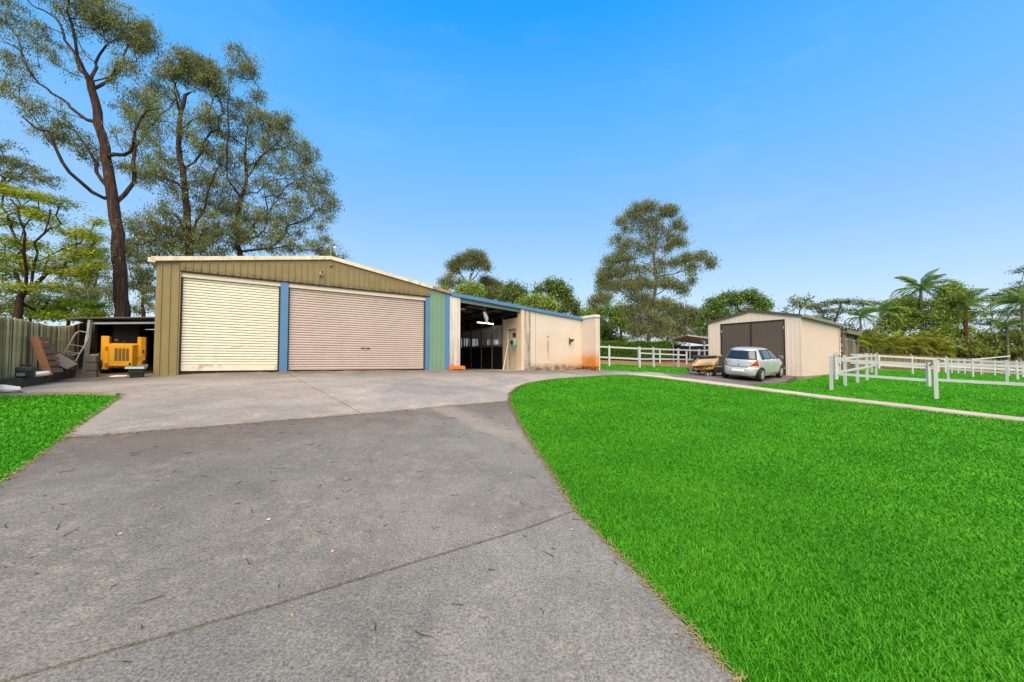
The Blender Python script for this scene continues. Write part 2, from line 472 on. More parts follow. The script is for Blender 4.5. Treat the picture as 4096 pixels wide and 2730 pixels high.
# ground
def concrete_mat(name, c, warm, blot=1.0, joint=False, foot=False, side=None):
    """weathered concrete: broad stains, tan flaking, dark grain, pale aggregate"""
    t = NT(name)
    x, y, z = t.sep()
    big = t.noise(.42, 6, .62, dist=.8)
    mid = t.noise(1.5, 6, .7, dist=.4)
    grain = t.noise(70, 4, .7)
    spk = t.noise(150, 2, .5)
    col = t.ramp(big, [(.28, sc3(c, .74)), (.46, c), (.58, warm), (.76, sc3(warm, 1.28))])
    if side:       # paler tone blended in towards the right of the slab
        col = t.mix(t.math('MULTIPLY', t.rng(t.math('ADD', x, t.math('MULTIPLY', y, .12)), side[0], side[1]), .55), col, sc3(warm, 1.30))
    col = t.mix(t.math('MULTIPLY', t.ramp(mid, [(.44, 0.0), (.64, 1.0)]), .42 * blot), col, sc3(c, .60))
    fl = t.math('MULTIPLY', t.ramp(t.noise(7.5, 7, .78), [(.50, 0.0), (.62, 1.0)]), t.ramp(t.noise(.8, 4, .6), [(.38, 0.0), (.58, 1.0)]))
    col = t.mix(t.math('MULTIPLY', fl, .62 * blot), col, sc3((1.06 * warm[0], warm[1], .93 * warm[2]), 1.45))
    st = t.ramp(t.noise(1.0, 6, .7, stretch=(2.2, .35, 1)), [(.50, 0.0), (.68, 1.0)])
    col = t.mix(t.math('MULTIPLY', st, .22 * blot), col, sc3(c, .55))
    col = t.mix(.9, col, t.ramp(grain, [(.32, .20), (.5, .5), (.68, .80)]), 'OVERLAY')
    col = t.mix(t.math('MULTIPLY', t.ramp(spk, [(.64, 0.0), (.70, 1.0)]), .50), col, sc3(warm, 2.0))
    col = t.mix(t.math('MULTIPLY', t.ramp(spk, [(.29, 1.0), (.36, 0.0)]), .70), col, sc3(c, .30))
    if joint:      # leaf-stain brown against the joint below the apron, and a washed tan strip
        v = t.math('ADD', t.math('MULTIPLY', x, -.617), t.math('MULTIPLY', y, .787))
        mk = t.math('MULTIPLY', t.rng(v, 4.9, 6.9), t.ramp(t.noise(1.3, 6, .7), [(.28, .2), (.55, 1.0)]))
        col = t.mix(t.math('MULTIPLY', mk, .72), col, (.135, .098, .070))
        v2 = t.math('ADD', t.math('ADD', t.math('MULTIPLY', x, .8), t.math('MULTIPLY', y, .6)), t.math('MULTIPLY', t.math('SUBTRACT', t.noise(1.6, 5, .7), .5), .5))
        mk = t.math('MULTIPLY', t.math('MULTIPLY', t.rng(v2, 3.12, 3.30), t.rng(v2, 4.0, 3.55)), t.rng(v, 3.2, 5.2))
        col = t.mix(t.math('MULTIPLY', mk, .55), col, (.33, .27, .215))
    if foot:       # damp dirt that gathers along the foot of the doors
        v = t.math('ADD', t.math('MULTIPLY', x, -.559), t.math('MULTIPLY', y, .829))
        mk = t.math('MULTIPLY', t.rng(v, 11.9, 14.4), t.ramp(t.noise(.8, 6, .7), [(.30, .15), (.55, 1.0)]))
        col = t.mix(t.math('MULTIPLY', mk, .80), col, (.095, .072, .054))
    t.bump(t.math('ADD', t.math('MULTIPLY', grain, .8), spk), .6, .007)
    return t.fin(col, t.math('ADD', t.math('MULTIPLY', mid, .25), .62), spec=.3)
MT['conc_near'] = concrete_mat('driveway_concrete', (.160, .151, .134), (.200, .186, .163), side=(-2.5, 1.0))
MT['conc_mid'] = concrete_mat('driveway_concrete_brown', (.150, .139, .121), (.194, .177, .152), joint=True, side=(-4.5, 0.6))
MT['conc_apron'] = concrete_mat('apron_concrete', (.272, .240, .212), (.340, .288, .238), .9, foot=True)
MT['conc_apron2'] = concrete_mat('apron_concrete_grey', (.285, .257, .232), (.350, .302, .258), .9, foot=True)
MT['conc_pad'] = concrete_mat('pad_concrete', (.120, .100, .092), (.18, .155, .14), 1.2)
MT['conc_path'] = concrete_mat('pale_path_concrete', (.50, .40, .33), (.56, .45, .375), .4)
def soil_mat():
    t = NT('brown_soil')
    n = t.noise(.5, 6, .65); f = t.noise(9, 6, .7)
    col = t.ramp(n, [(.35, (.15, .16, .04)), (.5, (.24, .135, .075)), (.7, (.33, .19, .11))])
    col = t.mix(.8, col, t.ramp(f, [(.3, .3), (.7, .7)]), 'OVERLAY')
    t.bump(f, .6, .03)
    return t.fin(col, .95, spec=.1)
MT['soil'] = soil_mat()
def paddock_mat():
    t = NT('paddock_ground')
    n = t.noise(.12, 6, .65); f = t.noise(7, 6, .7)
    col = t.ramp(n, [(.35, (.07, .13, .02)), (.52, (.14, .16, .035)), (.7, (.22, .17, .07))])
    col = t.mix(.8, col, t.ramp(f, [(.3, .35), (.7, .65)]), 'OVERLAY')
    t.bump(f, .5, .03)
    return t.fin(col, .95, spec=.1)
MT['paddock'] = paddock_mat()
def turf_mat():
    t = NT('turf_underlay')
    n = t.noise(1.1, 6, .65); f = t.noise(38, 6, .75, stretch=(1, 1, 1)); m = t.noise(9, 5, .7)
    col = t.ramp(n, [(.3, (.030, .20, .004)), (.7, (.055, .29, .007))])
    col = t.mix(.9, col, t.ramp(f, [(.28, .22), (.5, .5), (.75, .74)]), 'OVERLAY')
    col = t.mix(.6, col, t.ramp(m, [(.3, .38), (.7, .6)]), 'OVERLAY')
    t.bump(t.math('ADD', f, t.math('MULTIPLY', m, .8)), 1.0, .035)
    return t.fin(col, .9, spec=.05)
MT['turf'] = turf_mat()

def leaf_mat(name, stops, trans=.3):
    t = NT(name)
    a = t.attr('rnd')
    col = t.ramp(a, stops)
    t.fin(col, .55, spec=.25)
    tr = t.n.new('ShaderNodeBsdfTranslucent'); t.L(col, tr.inputs['Color'])
    mx = t.n.new('ShaderNodeMixShader'); mx.inputs[0].default_value = trans
    t.L(t.b.outputs[0], mx.inputs[1]); t.L(tr.outputs[0], mx.inputs[2]); t.L(mx.outputs[0], t.out.inputs['Surface'])
    return t.m
MT['grass'] = leaf_mat('bright_lawn_blade', [(.0, (.030, .170, .003)), (.35, (.060, .300, .006)), (.7, (.095, .400, .009)), (.94, (.16, .48, .018)), (1.0, (.30, .46, .06))], .35)
MT['straw'] = leaf_mat('dry_grass', [(.0, (.30, .19, .08)), (1.0, (.5, .36, .18))], .2)
LEAF = {
    'gum': leaf_mat('gum_leaf', [(.0, (0.033, 0.038, 0.018)), (.35, (0.141, 0.169, 0.058)), (.65, (0.217, 0.246, 0.091)), (.9, (0.342, 0.356, 0.111)), (1.0, (0.468, 0.296, 0.134))]),
    'acacia': leaf_mat('acacia_leaf', [(.0, (0.104, 0.158, 0.023)), (.4, (0.257, 0.331, 0.031)), (.75, (0.513, 0.548, 0.034)), (1.0, (0.782, 0.778, 0.056))]),
    'bright': leaf_mat('bright_shrub_leaf', [(.0, (0.139, 0.232, 0.019)), (.5, (0.310, 0.434, 0.025)), (1.0, (0.527, 0.620, 0.046))]),
    'dark': leaf_mat('dark_leaf', [(.0, (0.066, 0.102, 0.033)), (.5, (0.166, 0.222, 0.064)), (1.0, (0.332, 0.347, 0.092))]),
    'olive': leaf_mat('olive_leaf', [(.0, (0.106, 0.162, 0.038)), (.45, (0.234, 0.337, 0.065)), (.8, (0.386, 0.501, 0.085)), (1.0, (0.539, 0.590, 0.119))]),
    'olivedark': leaf_mat('olive_dark_leaf', [(.0, (0.085, 0.121, 0.032)), (.5, (0.217, 0.275, 0.061)), (1.0, (0.432, 0.492, 0.106))]),
    'green': leaf_mat('fresh_green_leaf', [(.0, (0.062, 0.107, 0.029)), (.5, (0.152, 0.223, 0.053)), (1.0, (0.285, 0.356, 0.071))]),
    'dense': leaf_mat('deep_green_leaf', [(.0, (0.048, 0.106, 0.032)), (.5, (0.133, 0.232, 0.057)), (.9, (0.290, 0.378, 0.076)), (1.0, (0.484, 0.454, 0.089))]),
    'hedge': leaf_mat('hedge_leaf', [(.0, (0.031, 0.093, 0.012)), (.5, (0.085, 0.202, 0.022)), (.9, (0.202, 0.341, 0.028)), (1.0, (0.372, 0.465, 0.046))]),
    'palm': leaf_mat('palm_frond', [(.0, (0.058, 0.123, 0.034)), (.5, (0.146, 0.246, 0.064)), (1.0, (0.334, 0.409, 0.075))]),
    'palmgold': leaf_mat('golden_palm_frond', [(.0, (0.066, 0.114, 0.018)), (.45, (0.165, 0.222, 0.029)), (.75, (0.352, 0.384, 0.044)), (1.0, (0.572, 0.504, 0.110))]),
    'palmdry': leaf_mat('dry_palm_frond', [(.0, (0.248, 0.139, 0.078)), (1.0, (0.465, 0.310, 0.186))]),
}
def bark_mat(name, a, b):
    t = NT(name)
    n = t.noise(1.0, 7, .75, stretch=(16, 16, 1.4)); m = t.noise(2.0, 5, .65)
    col = t.ramp(n, [(.36, a), (.50, sc3(b, .6)), (.66, sc3(b, 1.3))])
    col = t.mix(t.math('MULTIPLY', t.ramp(m, [(.58, 0.0), (.72, 1.0)]), .4), col, sc3(b, 1.9))
    t.bump(n, .9, .05)
    return t.fin(col, .9, spec=.1)
BARK = {'gum': bark_mat('ironbark', (.022, .013, .010), (.085, .053, .042)), 'pale': bark_mat('pale_bark', (.09, .065, .05), (.24, .18, .14)),
        'palm': bark_mat('palm_trunk', (.10, .09, .07), (.24, .22, .18)), 'palmred': bark_mat('fibrous_red_palm_trunk', (.06, .028, .02), (.17, .08, .055))}

# ------------------------------------------------------------------ terrain
def g(x, y, pad=1.0):
    x = np.asarray(x, float); y = np.asarray(y, float)
    p = -.049 * np.clip(x, -60, 60) + .0706 * np.clip(y, -30, 120) - .035
    z = -.15 * np.logaddexp(-p / .15, -1.9 / .15)
    z = z + pad * .2 * np.exp(-((x - 14.5) ** 2 + (y - 20) ** 2) / 3.2 ** 2)
    z = z - .27 * np.exp(-((x + 12.6) ** 2 + (y - 10.8) ** 2) / 2.6 ** 2)
    z = z - .08 * np.exp(-((x - 2) ** 2 + (y - 19) ** 2) / 16.)
    t = np.clip((x - 13) / 6, 0, 1)
    z = z + .22 * t * t * (3 - 2 * t)
    # level platform cut for the garage and stable
    lx = .829 * (x + 9.968) + .559 * (y - 11.2); ly = -.559 * (x + 9.968) + .829 * (y - 11.2)
    k = np.clip((ly + .15) / .5, 0, 1) * np.clip((lx + 1.2) / .6, 0, 1) * np.clip((17.6 - lx) / .6, 0, 1) * np.clip((12 - ly) / 3, 0, 1)
    return z + k * (np.minimum(z, 1.10) - z)
def gl(x, y): return g(x, y, .25)          # lawns: below the raised concrete pad of the shed
def G(x, y): return float(g(x, y))

def clean_poly(p):
    return [tuple(q) for q in p]

def sheet(name, poly, zoff, mat, parent=None, gf=g, skirt=0.0, cell=.6, jitter=0):
    bm = bmesh.new()
    vs_ = [bm.verts.new((x, y, 0)) for x, y in poly]
    bm.faces.new(vs_)
    bmesh.ops.triangulate(bm, faces=bm.faces[:])
    xs = [p[0] for p in poly]; ys = [p[1] for p in poly]
    for ax, lo, hi in ((0, min(xs), max(xs)), (1, min(ys), max(ys))):
        n = int((hi - lo) / cell)
        for i in range(1, n + 1):
            q = lo + (hi - lo) * i / (n + 1)
            co = (q, 0, 0) if ax == 0 else (0, q, 0); no = (1, 0, 0) if ax == 0 else (0, 1, 0)
            bmesh.ops.bisect_plane(bm, geom=bm.verts[:] + bm.edges[:] + bm.faces[:], plane_co=co, plane_no=no, dist=1e-5)
    co = np.array([v.co[:2] for v in bm.verts])
    z = gf(co[:, 0], co[:, 1]) + zoff
    for v, q in zip(bm.verts, z): v.co.z = q
    bmesh.ops.recalc_face_normals(bm, faces=bm.faces)
    if sum(f.normal.z for f in bm.faces) < 0: bmesh.ops.reverse_faces(bm, faces=bm.faces)
    for f in bm.faces: f.smooth = True
    if skirt:
        be = [e for e in bm.edges if e.is_boundary]
        for e in be: e.smooth = False
        r = bmesh.ops.extrude_edge_only(bm, edges=be)
        for v in r['geom']:
            if isinstance(v, bmesh.types.BMVert): v.co.z -= skirt
        for f in r['geom']:
            if isinstance(f, bmesh.types.BMFace): f.smooth = False
    me = bpy.data.meshes.new(name); bm.to_mesh(me); bm.free()
    me.materials.append(mat)
    return link(name, me, parent)

def axis(lo, hi, step, far):
    a = list(np.arange(lo, hi + .01, step)); s = step
    up, dn = [], []
    q = hi
    while q < far: s *= 1.5; q += s; up.append(q)
    s = step; q = lo
    while q > -far: s *= 1.5; q -= s; dn.append(q)
    return dn[::-1] + a + up
gx, gy = axis(-24, 56, 1.0, 900), axis(-6, 60, 1.0, 1400)
GX, GY = np.meshgrid(gx, gy)
GZ = g(GX, GY, 0) - .11
vv = np.stack([GX.ravel(), GY.ravel(), GZ.ravel()], 1).tolist()
nx = len(gx)
ff = [(j * nx + i, j * nx + i + 1, (j + 1) * nx + i + 1, (j + 1) * nx + i) for j in range(len(gy) - 1) for i in range(nx - 1)]
me = bpy.data.meshes.new('ground'); me.from_pydata(vv, [], ff); me.materials.append(MT['paddock'])
me.polygons.foreach_set('use_smooth', [True] * len(ff))
tag(link('ground', me), kind='structure')

RIGHT_EDGE = [(1.06, .9), (1.04, 1.76), (1.0, 1.91), (.80, 2.62), (.56, 3.39), (.48, 4.02), (.37, 4.85), (.25, 5.66), (.12, 6.75), (.03, 7.73), (-.05, 8.55), (-.07, 8.89), (-.06, 10.05), (.18, 11.43), (.50, 12.45), (.98, 13.36), (1.7, 14.45), (2.57, 15.44), (3.5, 16.45), (4.5, 17.33), (5.54, 18.0)]
STRIP_LOW = [(5.54, 18.0), (6.28, 17.45), (7.4, 15.85), (8.85, 13.95), (10.08, 12.35), (11.6, 10.9), (13.0, 9.56), (15.6, 7.1), (19, 4.0)]
STRIP_UP = [(6.35, 18.15), (7.95, 16.85), (9.41, 14.84), (10.65, 13.0), (12.25, 11.5), (13.62, 10.01), (16.2, 7.6), (19.6, 4.5)]
LEFT_EDGE = [(-2.6, .9), (-4.54, 3.36), (-5.17, 4.17), (-5.56, 4.68), (-5.91, 5.08), (-6.9, 6.4), (-7.77, 7.52)]
LEFT_TOP = [(-7.77, 7.52), (-8.58, 7.50), (-9.25, 7.14), (-9.48, 6.95), (-10.0, 6.5)]

drive = empty('driveway', kind='structure')
J1L, J1R = (-3.05, 1.0), (.55, 3.40)
J1 = [(-3.05, 1.0), (-2.12, 1.59), (-1.35, 2.06), (-.77, 2.45), (.1, 3.03), (.555, 3.39)]
gap = .013
def shift(p, d): return [(x + d[0], y + d[1]) for x, y in p]
slabA = shift(J1, (.5 * gap, -.8 * gap)) + [(.80, 2.62), (1.0, 1.91), (1.04, 1.76), (1.06, .6), (-3.3, .6)]
sheet('slab', slabA, 0, MT['conc_near'], drive, skirt=.10, cell=.5)
J2 = [(-5.56, 4.68), (-4.69, 5.30), (-2.75, 6.77), (-.07, 8.87)]
slabB = shift(J1, (-.5 * gap, .8 * gap))[::-1] + [(-4.0, 2.72)] + LEFT_EDGE[1:4] + shift(J2, (.6 * gap, -.8 * gap))[1:] + [(-.05, 8.55), (.03, 7.73), (.12, 6.75), (.25, 5.66), (.37, 4.85), (.48, 4.02)]
sheet('slab', slabB, 0, MT['conc_mid'], drive, skirt=.10, cell=.5)
# apron in front of the garage, two bays either side of a saw cut, then the run past the stable to the shed pad
slabC = shift(J2, (-.6 * gap, .8 * gap))[:3] + [(-2.72, 6.80), (-7.24, 12.03), (-7.2, 13.6), (-11.5, 10.6), (-15.2, 16.5), (-16.5, 15.5), (-12.9, 10.3), (-10.6, 8.5), (-10.0, 7.5), (-9.35, 7.2), (-8.58, 7.55), (-7.77, 7.56), (-6.9, 6.44), (-5.91, 5.12)]
sheet('slab', slabC, .004, MT['conc_apron'], drive, skirt=.10, cell=.5)
slabD = [(-2.71, 6.83), (-.09, 8.91), (-.08, 10.05), (.15, 11.43), (.47, 12.45), (.95, 13.36), (1.67, 14.47), (2.54, 15.46), (3.47, 16.48), (4.47, 17.36), (5.5, 18.06),
         (6.30, 18.17), (7.6, 17.3), (7.9, 19.9), (7.25, 20.0), (4.94, 19.75), (4.6, 21.0), (3.2, 22.0), (-7.18, 13.5), (-7.22, 12.05)]
sheet('slab', slabD, .0, MT['conc_apron2'], drive, skirt=.10, cell=.6)
slabE = [(7.62, 17.29), (7.98, 16.87), (9.5, 15.3), (10.08, 15.79), (10.7, 16.26), (11.41, 16.53), (12.36, 17.1), (15.35, 19.85), (17.8, 22.0), (12.0, 25.5), (10.3, 21.8), (9.3, 19.45), (7.92, 19.9)]
sheet('slab', slabE, 0, MT['conc_pad'], drive, skirt=.30, cell=.6)

path = empty('path', kind='structure')
segs = [(0, 3), (3, 5), (5, 8)]
def lerp_line(L, t):
    d = [0]
    for a, b in zip(L, L[1:]): d.append(d[-1] + math.dist(a, b))
    q = t * d[-1]
    for i in range(len(L) - 1):
        if q <= d[i + 1] + 1e-9:
            f = (q - d[i]) / (d[i + 1] - d[i]); return (L[i][0] + (L[i + 1][0] - L[i][0]) * f, L[i][1] + (L[i + 1][1] - L[i][1]) * f)
    return L[-1]
cuts = [0, .22, .42, .615, .80, 1]
for a, b in zip(cuts, cuts[1:]):
    ts = np.linspace(a + .0006, b - .0006, 9)
    sheet('slab', [lerp_line(STRIP_LOW, t) for t in ts] + [lerp_line(STRIP_UP, t) for t in ts[::-1]], .035, MT['conc_path'], path, gf=lambda x, y: g(x, y, .6), skirt=.14, cell=.5)

LAWN1 = RIGHT_EDGE[::-1] + [(1.6, .2), (6, -.6), (14, .5), (19, 3.9)] + STRIP_LOW[::-1][1:-1]
LAWN2 = STRIP_UP[2:] + [(40, 6), (62, 20), (56, 36), (34, 33), (23.5, 27.0), (17.9, 22.1), (15.45, 19.83), (12.42, 17.04), (11.45, 16.47), (10.72, 16.2), (10.1, 15.74)]
LAWN3 = [(4.75, 20.9), (4.98, 19.79), (7.25, 20.04), (9.28, 19.5), (10.25, 21.8), (11.6, 25.0), (9.9, 25.6), (7.0, 25.0), (5.2, 24.2)]
LAWN4 = LEFT_EDGE[::-1] + [(-2.9, .2), (-8, -.5), (-13, 4)] + LEFT_TOP[::-1][:-1]
sheet('lawn', LAWN1, -.015, MT['turf'], gf=gl, cell=.5, skirt=.12)['kind'] = 'structure'
sheet('lawn', LAWN2, -.015, MT['turf'], gf=gl, cell=1.0, skirt=.12)['kind'] = 'structure'
sheet('lawn', LAWN3, -.0, MT['turf'], gf=gl, cell=.8, skirt=.12)['kind'] = 'structure'
sheet('lawn', LAWN4, -.05, MT['turf'], gf=gl, cell=.5, skirt=.12)['kind'] = 'structure'
DIRT = [(5.2, 24.25), (7.0, 25.05), (9.9, 25.65), (11.65, 25.05), (14, 25.5), (24, 36), (14, 38), (6, 36), (-2, 30), (2, 26)]
sheet('soil', DIRT, -.02, MT['soil'], gf=gl, cell=1.5)['kind'] = 'structure'

# ---- grass blades: nobody could count them
def inside(P, poly):
    x, y = P[:, 0], P[:, 1]; r = np.zeros(len(P), bool); n = len(poly)
    for i in range(n):
        x0, y0 = poly[i]; x1, y1 = poly[(i + 1) % n]
        c = ((y0 > y) != (y1 > y))
        with np.errstate(divide='ignore', invalid='ignore'):
            r ^= c & (x < (x1 - x0) * (y - y0) / (y1 - y0 + 1e-12) + x0)
    return r
def npmesh(name, V, F, rnd, mat):
    """V (n,3), F (m,k) equal-sized faces, rnd per vertex"""
    me = bpy.data.meshes.new(name)
    me.vertices.add(len(V)); me.vertices.foreach_set('co', V.astype(np.float32).ravel())
    m, k = F.shape
    me.loops.add(m * k); me.polygons.add(m)
    me.loops.foreach_set('vertex_index', F.astype(np.int32).ravel())
    me.polygons.foreach_set('loop_start', np.arange(0, m * k, k, dtype=np.int32))
    me.polygons.foreach_set('loop_total', np.full(m, k, np.int32))
    a = me.attributes.new('rnd', 'FLOAT', 'POINT'); a.data.foreach_set('value', rnd.astype(np.float32))
    me.update(calc_edges=True)
    me.materials.append(mat)
    return me
def blade_mesh(name, poly, zoff, K, cap, seed, mat, hgt=.026, far=60, gf=gl):
    rs = np.random.RandomState(seed)
    A = np.array(poly); lo, hi = A.min(0), A.max(0)
    out = []
    # sample in cells so that the density can follow the distance
    for cx in np.arange(lo[0], hi[0], 1.0):
        for cy in np.arange(lo[1], hi[1], 1.0):
            d = math.hypot(cx + .5, cy + .5)
            if d > far or cy < -.8 or abs(cx + .5) > 1.75 * max(cy + .5, 0) + 2.5: continue
            n = int(min(cap, K / max(d * d, .5)))
            if n: out.append(np.stack([cx + rs.rand(n), cy + rs.rand(n)], 1))
    P = np.concatenate(out); P = P[inside(P, poly)]
    n = len(P); d = np.hypot(P[:, 0], P[:, 1])
    # thin patches and clumps
    cl = .5 + .5 * np.sin(P[:, 0] * 2.1 + 1.3 * np.sin(P[:, 1] * 1.7)) * np.sin(P[:, 1] * 2.6 + np.sin(P[:, 0] * 1.1))
    wd = .0024 * np.clip(d / 2.6, 1, 10) * (.7 + .6 * rs.rand(n))
    h = hgt * (.55 + .75 * rs.rand(n)) * (.8 + .4 * cl) * np.clip(.8 + d / 30, 1, 1.4)
    a = rs.rand(n) * 2 * np.pi; lean = h * (.4 + 1.5 * rs.rand(n))
    b = a + np.pi / 2 + rs.randn(n) * .5
    z = gf(P[:, 0], P[:, 1]) + zoff
    base = np.stack([P[:, 0], P[:, 1], z], 1)
    s = np.stack([np.cos(b) * wd, np.sin(b) * wd, 0 * wd], 1)
    tip = base + np.stack([np.cos(a) * lean, np.sin(a) * lean, h], 1)
    mid = base + np.stack([np.cos(a) * lean * .35, np.sin(a) * lean * .35, h * .62], 1)
    V = np.stack([base - s, base + s, mid + s * .8, tip, mid - s * .8], 1).reshape(-1, 3)
    i = np.arange(n)[:, None] * 5
    F = np.concatenate([i + np.array([[0, 1, 2]]), i + np.array([[0, 2, 4]]), i + np.array([[4, 2, 3]])])
    r = np.clip(.15 + .55 * rs.rand(n) + .25 * cl + .05 * rs.randn(n), 0, 1)
    return npmesh(name, V, F, np.repeat(r, 5), mat)
for nm, poly, zo, K, cap, sd, lab in (('grass', LAWN1, -.015, 190000, 11000, 1, 'bright green mown grass filling the wide lawn beside the driveway'),
                                 ('grass', LAWN2, -.015, 60000, 1300, 2, 'bright green mown grass around the white rail yards'),
                                 ('grass', LAWN3, .0, 60000, 600, 4, 'strip of bright green grass beneath the white fence behind the stable'),
                                 ('grass', LAWN4, -.05, 130000, 6000, 3, 'bright green grass patch by the old timber fence')):
    tag(link(nm, blade_mesh(nm, poly, zo, K, cap, sd, MT['grass'])), lab, 'grass', kind='stuff')
# dry runners along the lawn edge against the concrete
def edge_straw(line, seed, n, spread=.03):
    rs = np.random.RandomState(seed); pts = []
    for t in rs.rand(n):
        p = lerp_line(line, t); pts.append((p[0] + rs.randn() * spread, p[1] + rs.randn() * spread))
    P = np.array(pts); z = g(P[:, 0], P[:, 1]) + .006
    a = rs.rand(n) * 6.28; L = .02 + .05 * rs.rand(n); wd = .003 * np.clip(np.hypot(P[:, 0], P[:, 1]) / 3, 1, 4)
    base = np.stack([P[:, 0], P[:, 1], z], 1); dv = np.stack([np.cos(a) * L, np.sin(a) * L, .01 * rs.rand(n)], 1)
    sv = np.stack([-np.sin(a) * wd, np.cos(a) * wd, 0 * wd], 1)
    V = np.stack([base - sv, base + sv, base + dv + sv * .3, base + dv - sv * .3], 1).reshape(-1, 3)
    i = np.arange(n)[:, None] * 4
    return V, i + np.array([[0, 1, 2, 3]]), np.repeat(rs.rand(n), 4)
Vs, Fs, Rs, off = [], [], [], 0
for ln, sd, n in ((RIGHT_EDGE, 5, 4200), (LEFT_EDGE, 6, 900), (J2, 7, 700)):
    V, F, r = edge_straw(ln, sd, n, .022 if sd != 7 else .05)
    Vs.append(V); Fs.append(F + off); Rs.append(r); off += len(V)
tag(link('dry_grass', npmesh('dry_grass', np.concatenate(Vs), np.concatenate(Fs), np.concatenate(Rs), MT['straw'])), 'dry straw runners along the edge of the lawns', 'straw', kind='stuff')

# twigs, bark and fallen leaves scattered over the concrete
def litter():
    rs = np.random.RandomState(17); mb = MB(); lf = MB()
    areas = [slabA, slabB, slabC[:6] + slabC[-4:]]
    for poly, n in ((slabA, 46), (slabB, 230), (slabD, 60)):
        A = np.array(poly); lo, hi = A.min(0), A.max(0); k = 0
        while k < n:
            p = lo + (hi - lo) * rs.rand(2)
            if not inside(p[None], poly)[0]: continue
            k += 1
            z = float(g(*p)) + .006; a = rs.rand() * 6.28
            if rs.rand() < .55:
                L = (.03 + .10 * rs.rand() ** 2); c, s = math.cos(a), math.sin(a); bend = rs.randn() * .15
                q = [(p[0] + c * L * u - s * L * bend * u * u, p[1] + s * L * u + c * L * bend * u * u, float(g(p[0] + c * L * u, p[1] + s * L * u)) + .006 + .004 * u) for u in (0, .5, 1)]
                mb.tube(q, [.0028, .0022, .0012], 4)
            else:
                L = .014 + .022 * rs.rand(); wv = L * .35; c, s = math.cos(a), math.sin(a)
                v = [(p[0], p[1], z), (p[0] + c * L * .5 - s * wv, p[1] + s * L * .5 + c * wv, z + .01), (p[0] + c * L, p[1] + s * L, z + .004), (p[0] + c * L * .5 + s * wv, p[1] + s * L * .5 - c * wv, z + .002)]
                lf.add(v, [(0, 1, 2, 3)])
    return mb, lf
mb, lf = litter()
tag(mb.build('twig_litter', paint('twig', (.06, .035, .022), .4, 20, .9)), 'thin dark twigs scattered on the grey concrete driveway', 'twigs', kind='stuff')
lm = NT('dead_leaf'); rr = lm.n.new('ShaderNodeNewGeometry').outputs['Random Per Island']
lm.fin(lm.ramp(rr, [(0, (.30, .10, .045)), (.5, (.42, .25, .13)), (1, (.6, .5, .38))]), .8)
tag(lf.build('leaf_litter', lm.m), 'small dead leaves scattered on the grey concrete driveway', 'leaves', kind='stuff')

# ------------------------------------------------------------------ garage and stable share one front line, turned 34 degrees
FO, FR = (-9.968, 11.2, 1.24), R(34)
def FW(x, y, z=0):
    """front-line coordinates to world"""
    c, s = math.cos(FR), math.sin(FR)
    return (FO[0] + c * x - s * y, FO[1] + s * x + c * y, FO[2] + z)
gar = empty('metal_garage', FO, FR, 'long metal garage with cream and pink roller doors under an olive gable', 'garage')
def rtop(x): return 3.34 + .163 * (x + .65) if x < 4.07 else 4.11 - .163 * (x - 4.07)     # top of the capping

def ribbed(x0, x1, zb, zt, y, pitch=.19, rib=.026, phase=.5, thick=.012, flip=1):
    """trapezoid-ribbed sheet in the xz plane, ribs towards -y"""
    mb = MB(); pr = [(x0, y)]
    q = x0 + pitch * phase
    while q < x1 - .03:
        pr += [(q - .024, y), (q - .012, y - rib * flip), (q + .012, y - rib * flip), (q + .024, y)]
        q += pitch
    pr.append((x1, y))
    f = zt if callable(zt) else (lambda x: zt)
    n = len(pr)
    v = [(x, yy, zb) for x, yy in pr] + [(x, yy, f(x)) for x, yy in pr]
    v += [(x, y + thick, zb) for x, yy in pr] + [(x, y + thick, f(x)) for x, yy in pr]
    fs = []
    for i in range(n - 1):
        fs += [(i, i + 1, n + i + 1, n + i), (2 * n + i + 1, 2 * n + i, 3 * n + i, 3 * n + i + 1), (i + 1, i, 2 * n + i, 2 * n + i + 1), (n + i, n + i + 1, 3 * n + i + 1, 3 * n + i)]
    fs += [(0, n, 3 * n, 2 * n), (n - 1, 3 * n - 1, 4 * n - 1, 2 * n - 1)]
    return mb.add(v, fs)

ribbed(-.55, -.02, -.22, lambda x: rtop(x) - .10, -.02, phase=.62).build('wall_panel', MT['olive'], gar)
MB().box(-.02, .0, -.035, .14, -.15, 3.02).build('door_jamb', MT['olive'], gar)
# gable sheets, one object per sheet
xs = [-.02, .76, 1.52, 2.28, 3.04, 3.80, 4.56, 5.32, 6.08, 6.84, 7.86]
for a, b in zip(xs, xs[1:]):
    if a < 4.07 < b:
        for c, d in ((a, 4.07), (4.072, b)):
            ribbed(c + .001, d - .001, 3.03, lambda x: rtop(x) - .09, -.06, phase=.5).build('gable_sheet', MT['gable'], gar)
    else:
        ribbed(a + .001, b - .001, 3.03, lambda x: rtop(x) - .09, -.06, phase=.5).build('gable_sheet', MT['gable'], gar)
MB().box(-.02, 7.86, -.045, .16, 3.00, 3.028).build('lintel', MT['void'], gar)
MB().prism([(0, 3.05), (0, 3.25), (4.07, 3.92), (7.84, 3.25), (7.84, 3.05)], -.035, .10).build('gable_backing', MT['darksteel'], gar)

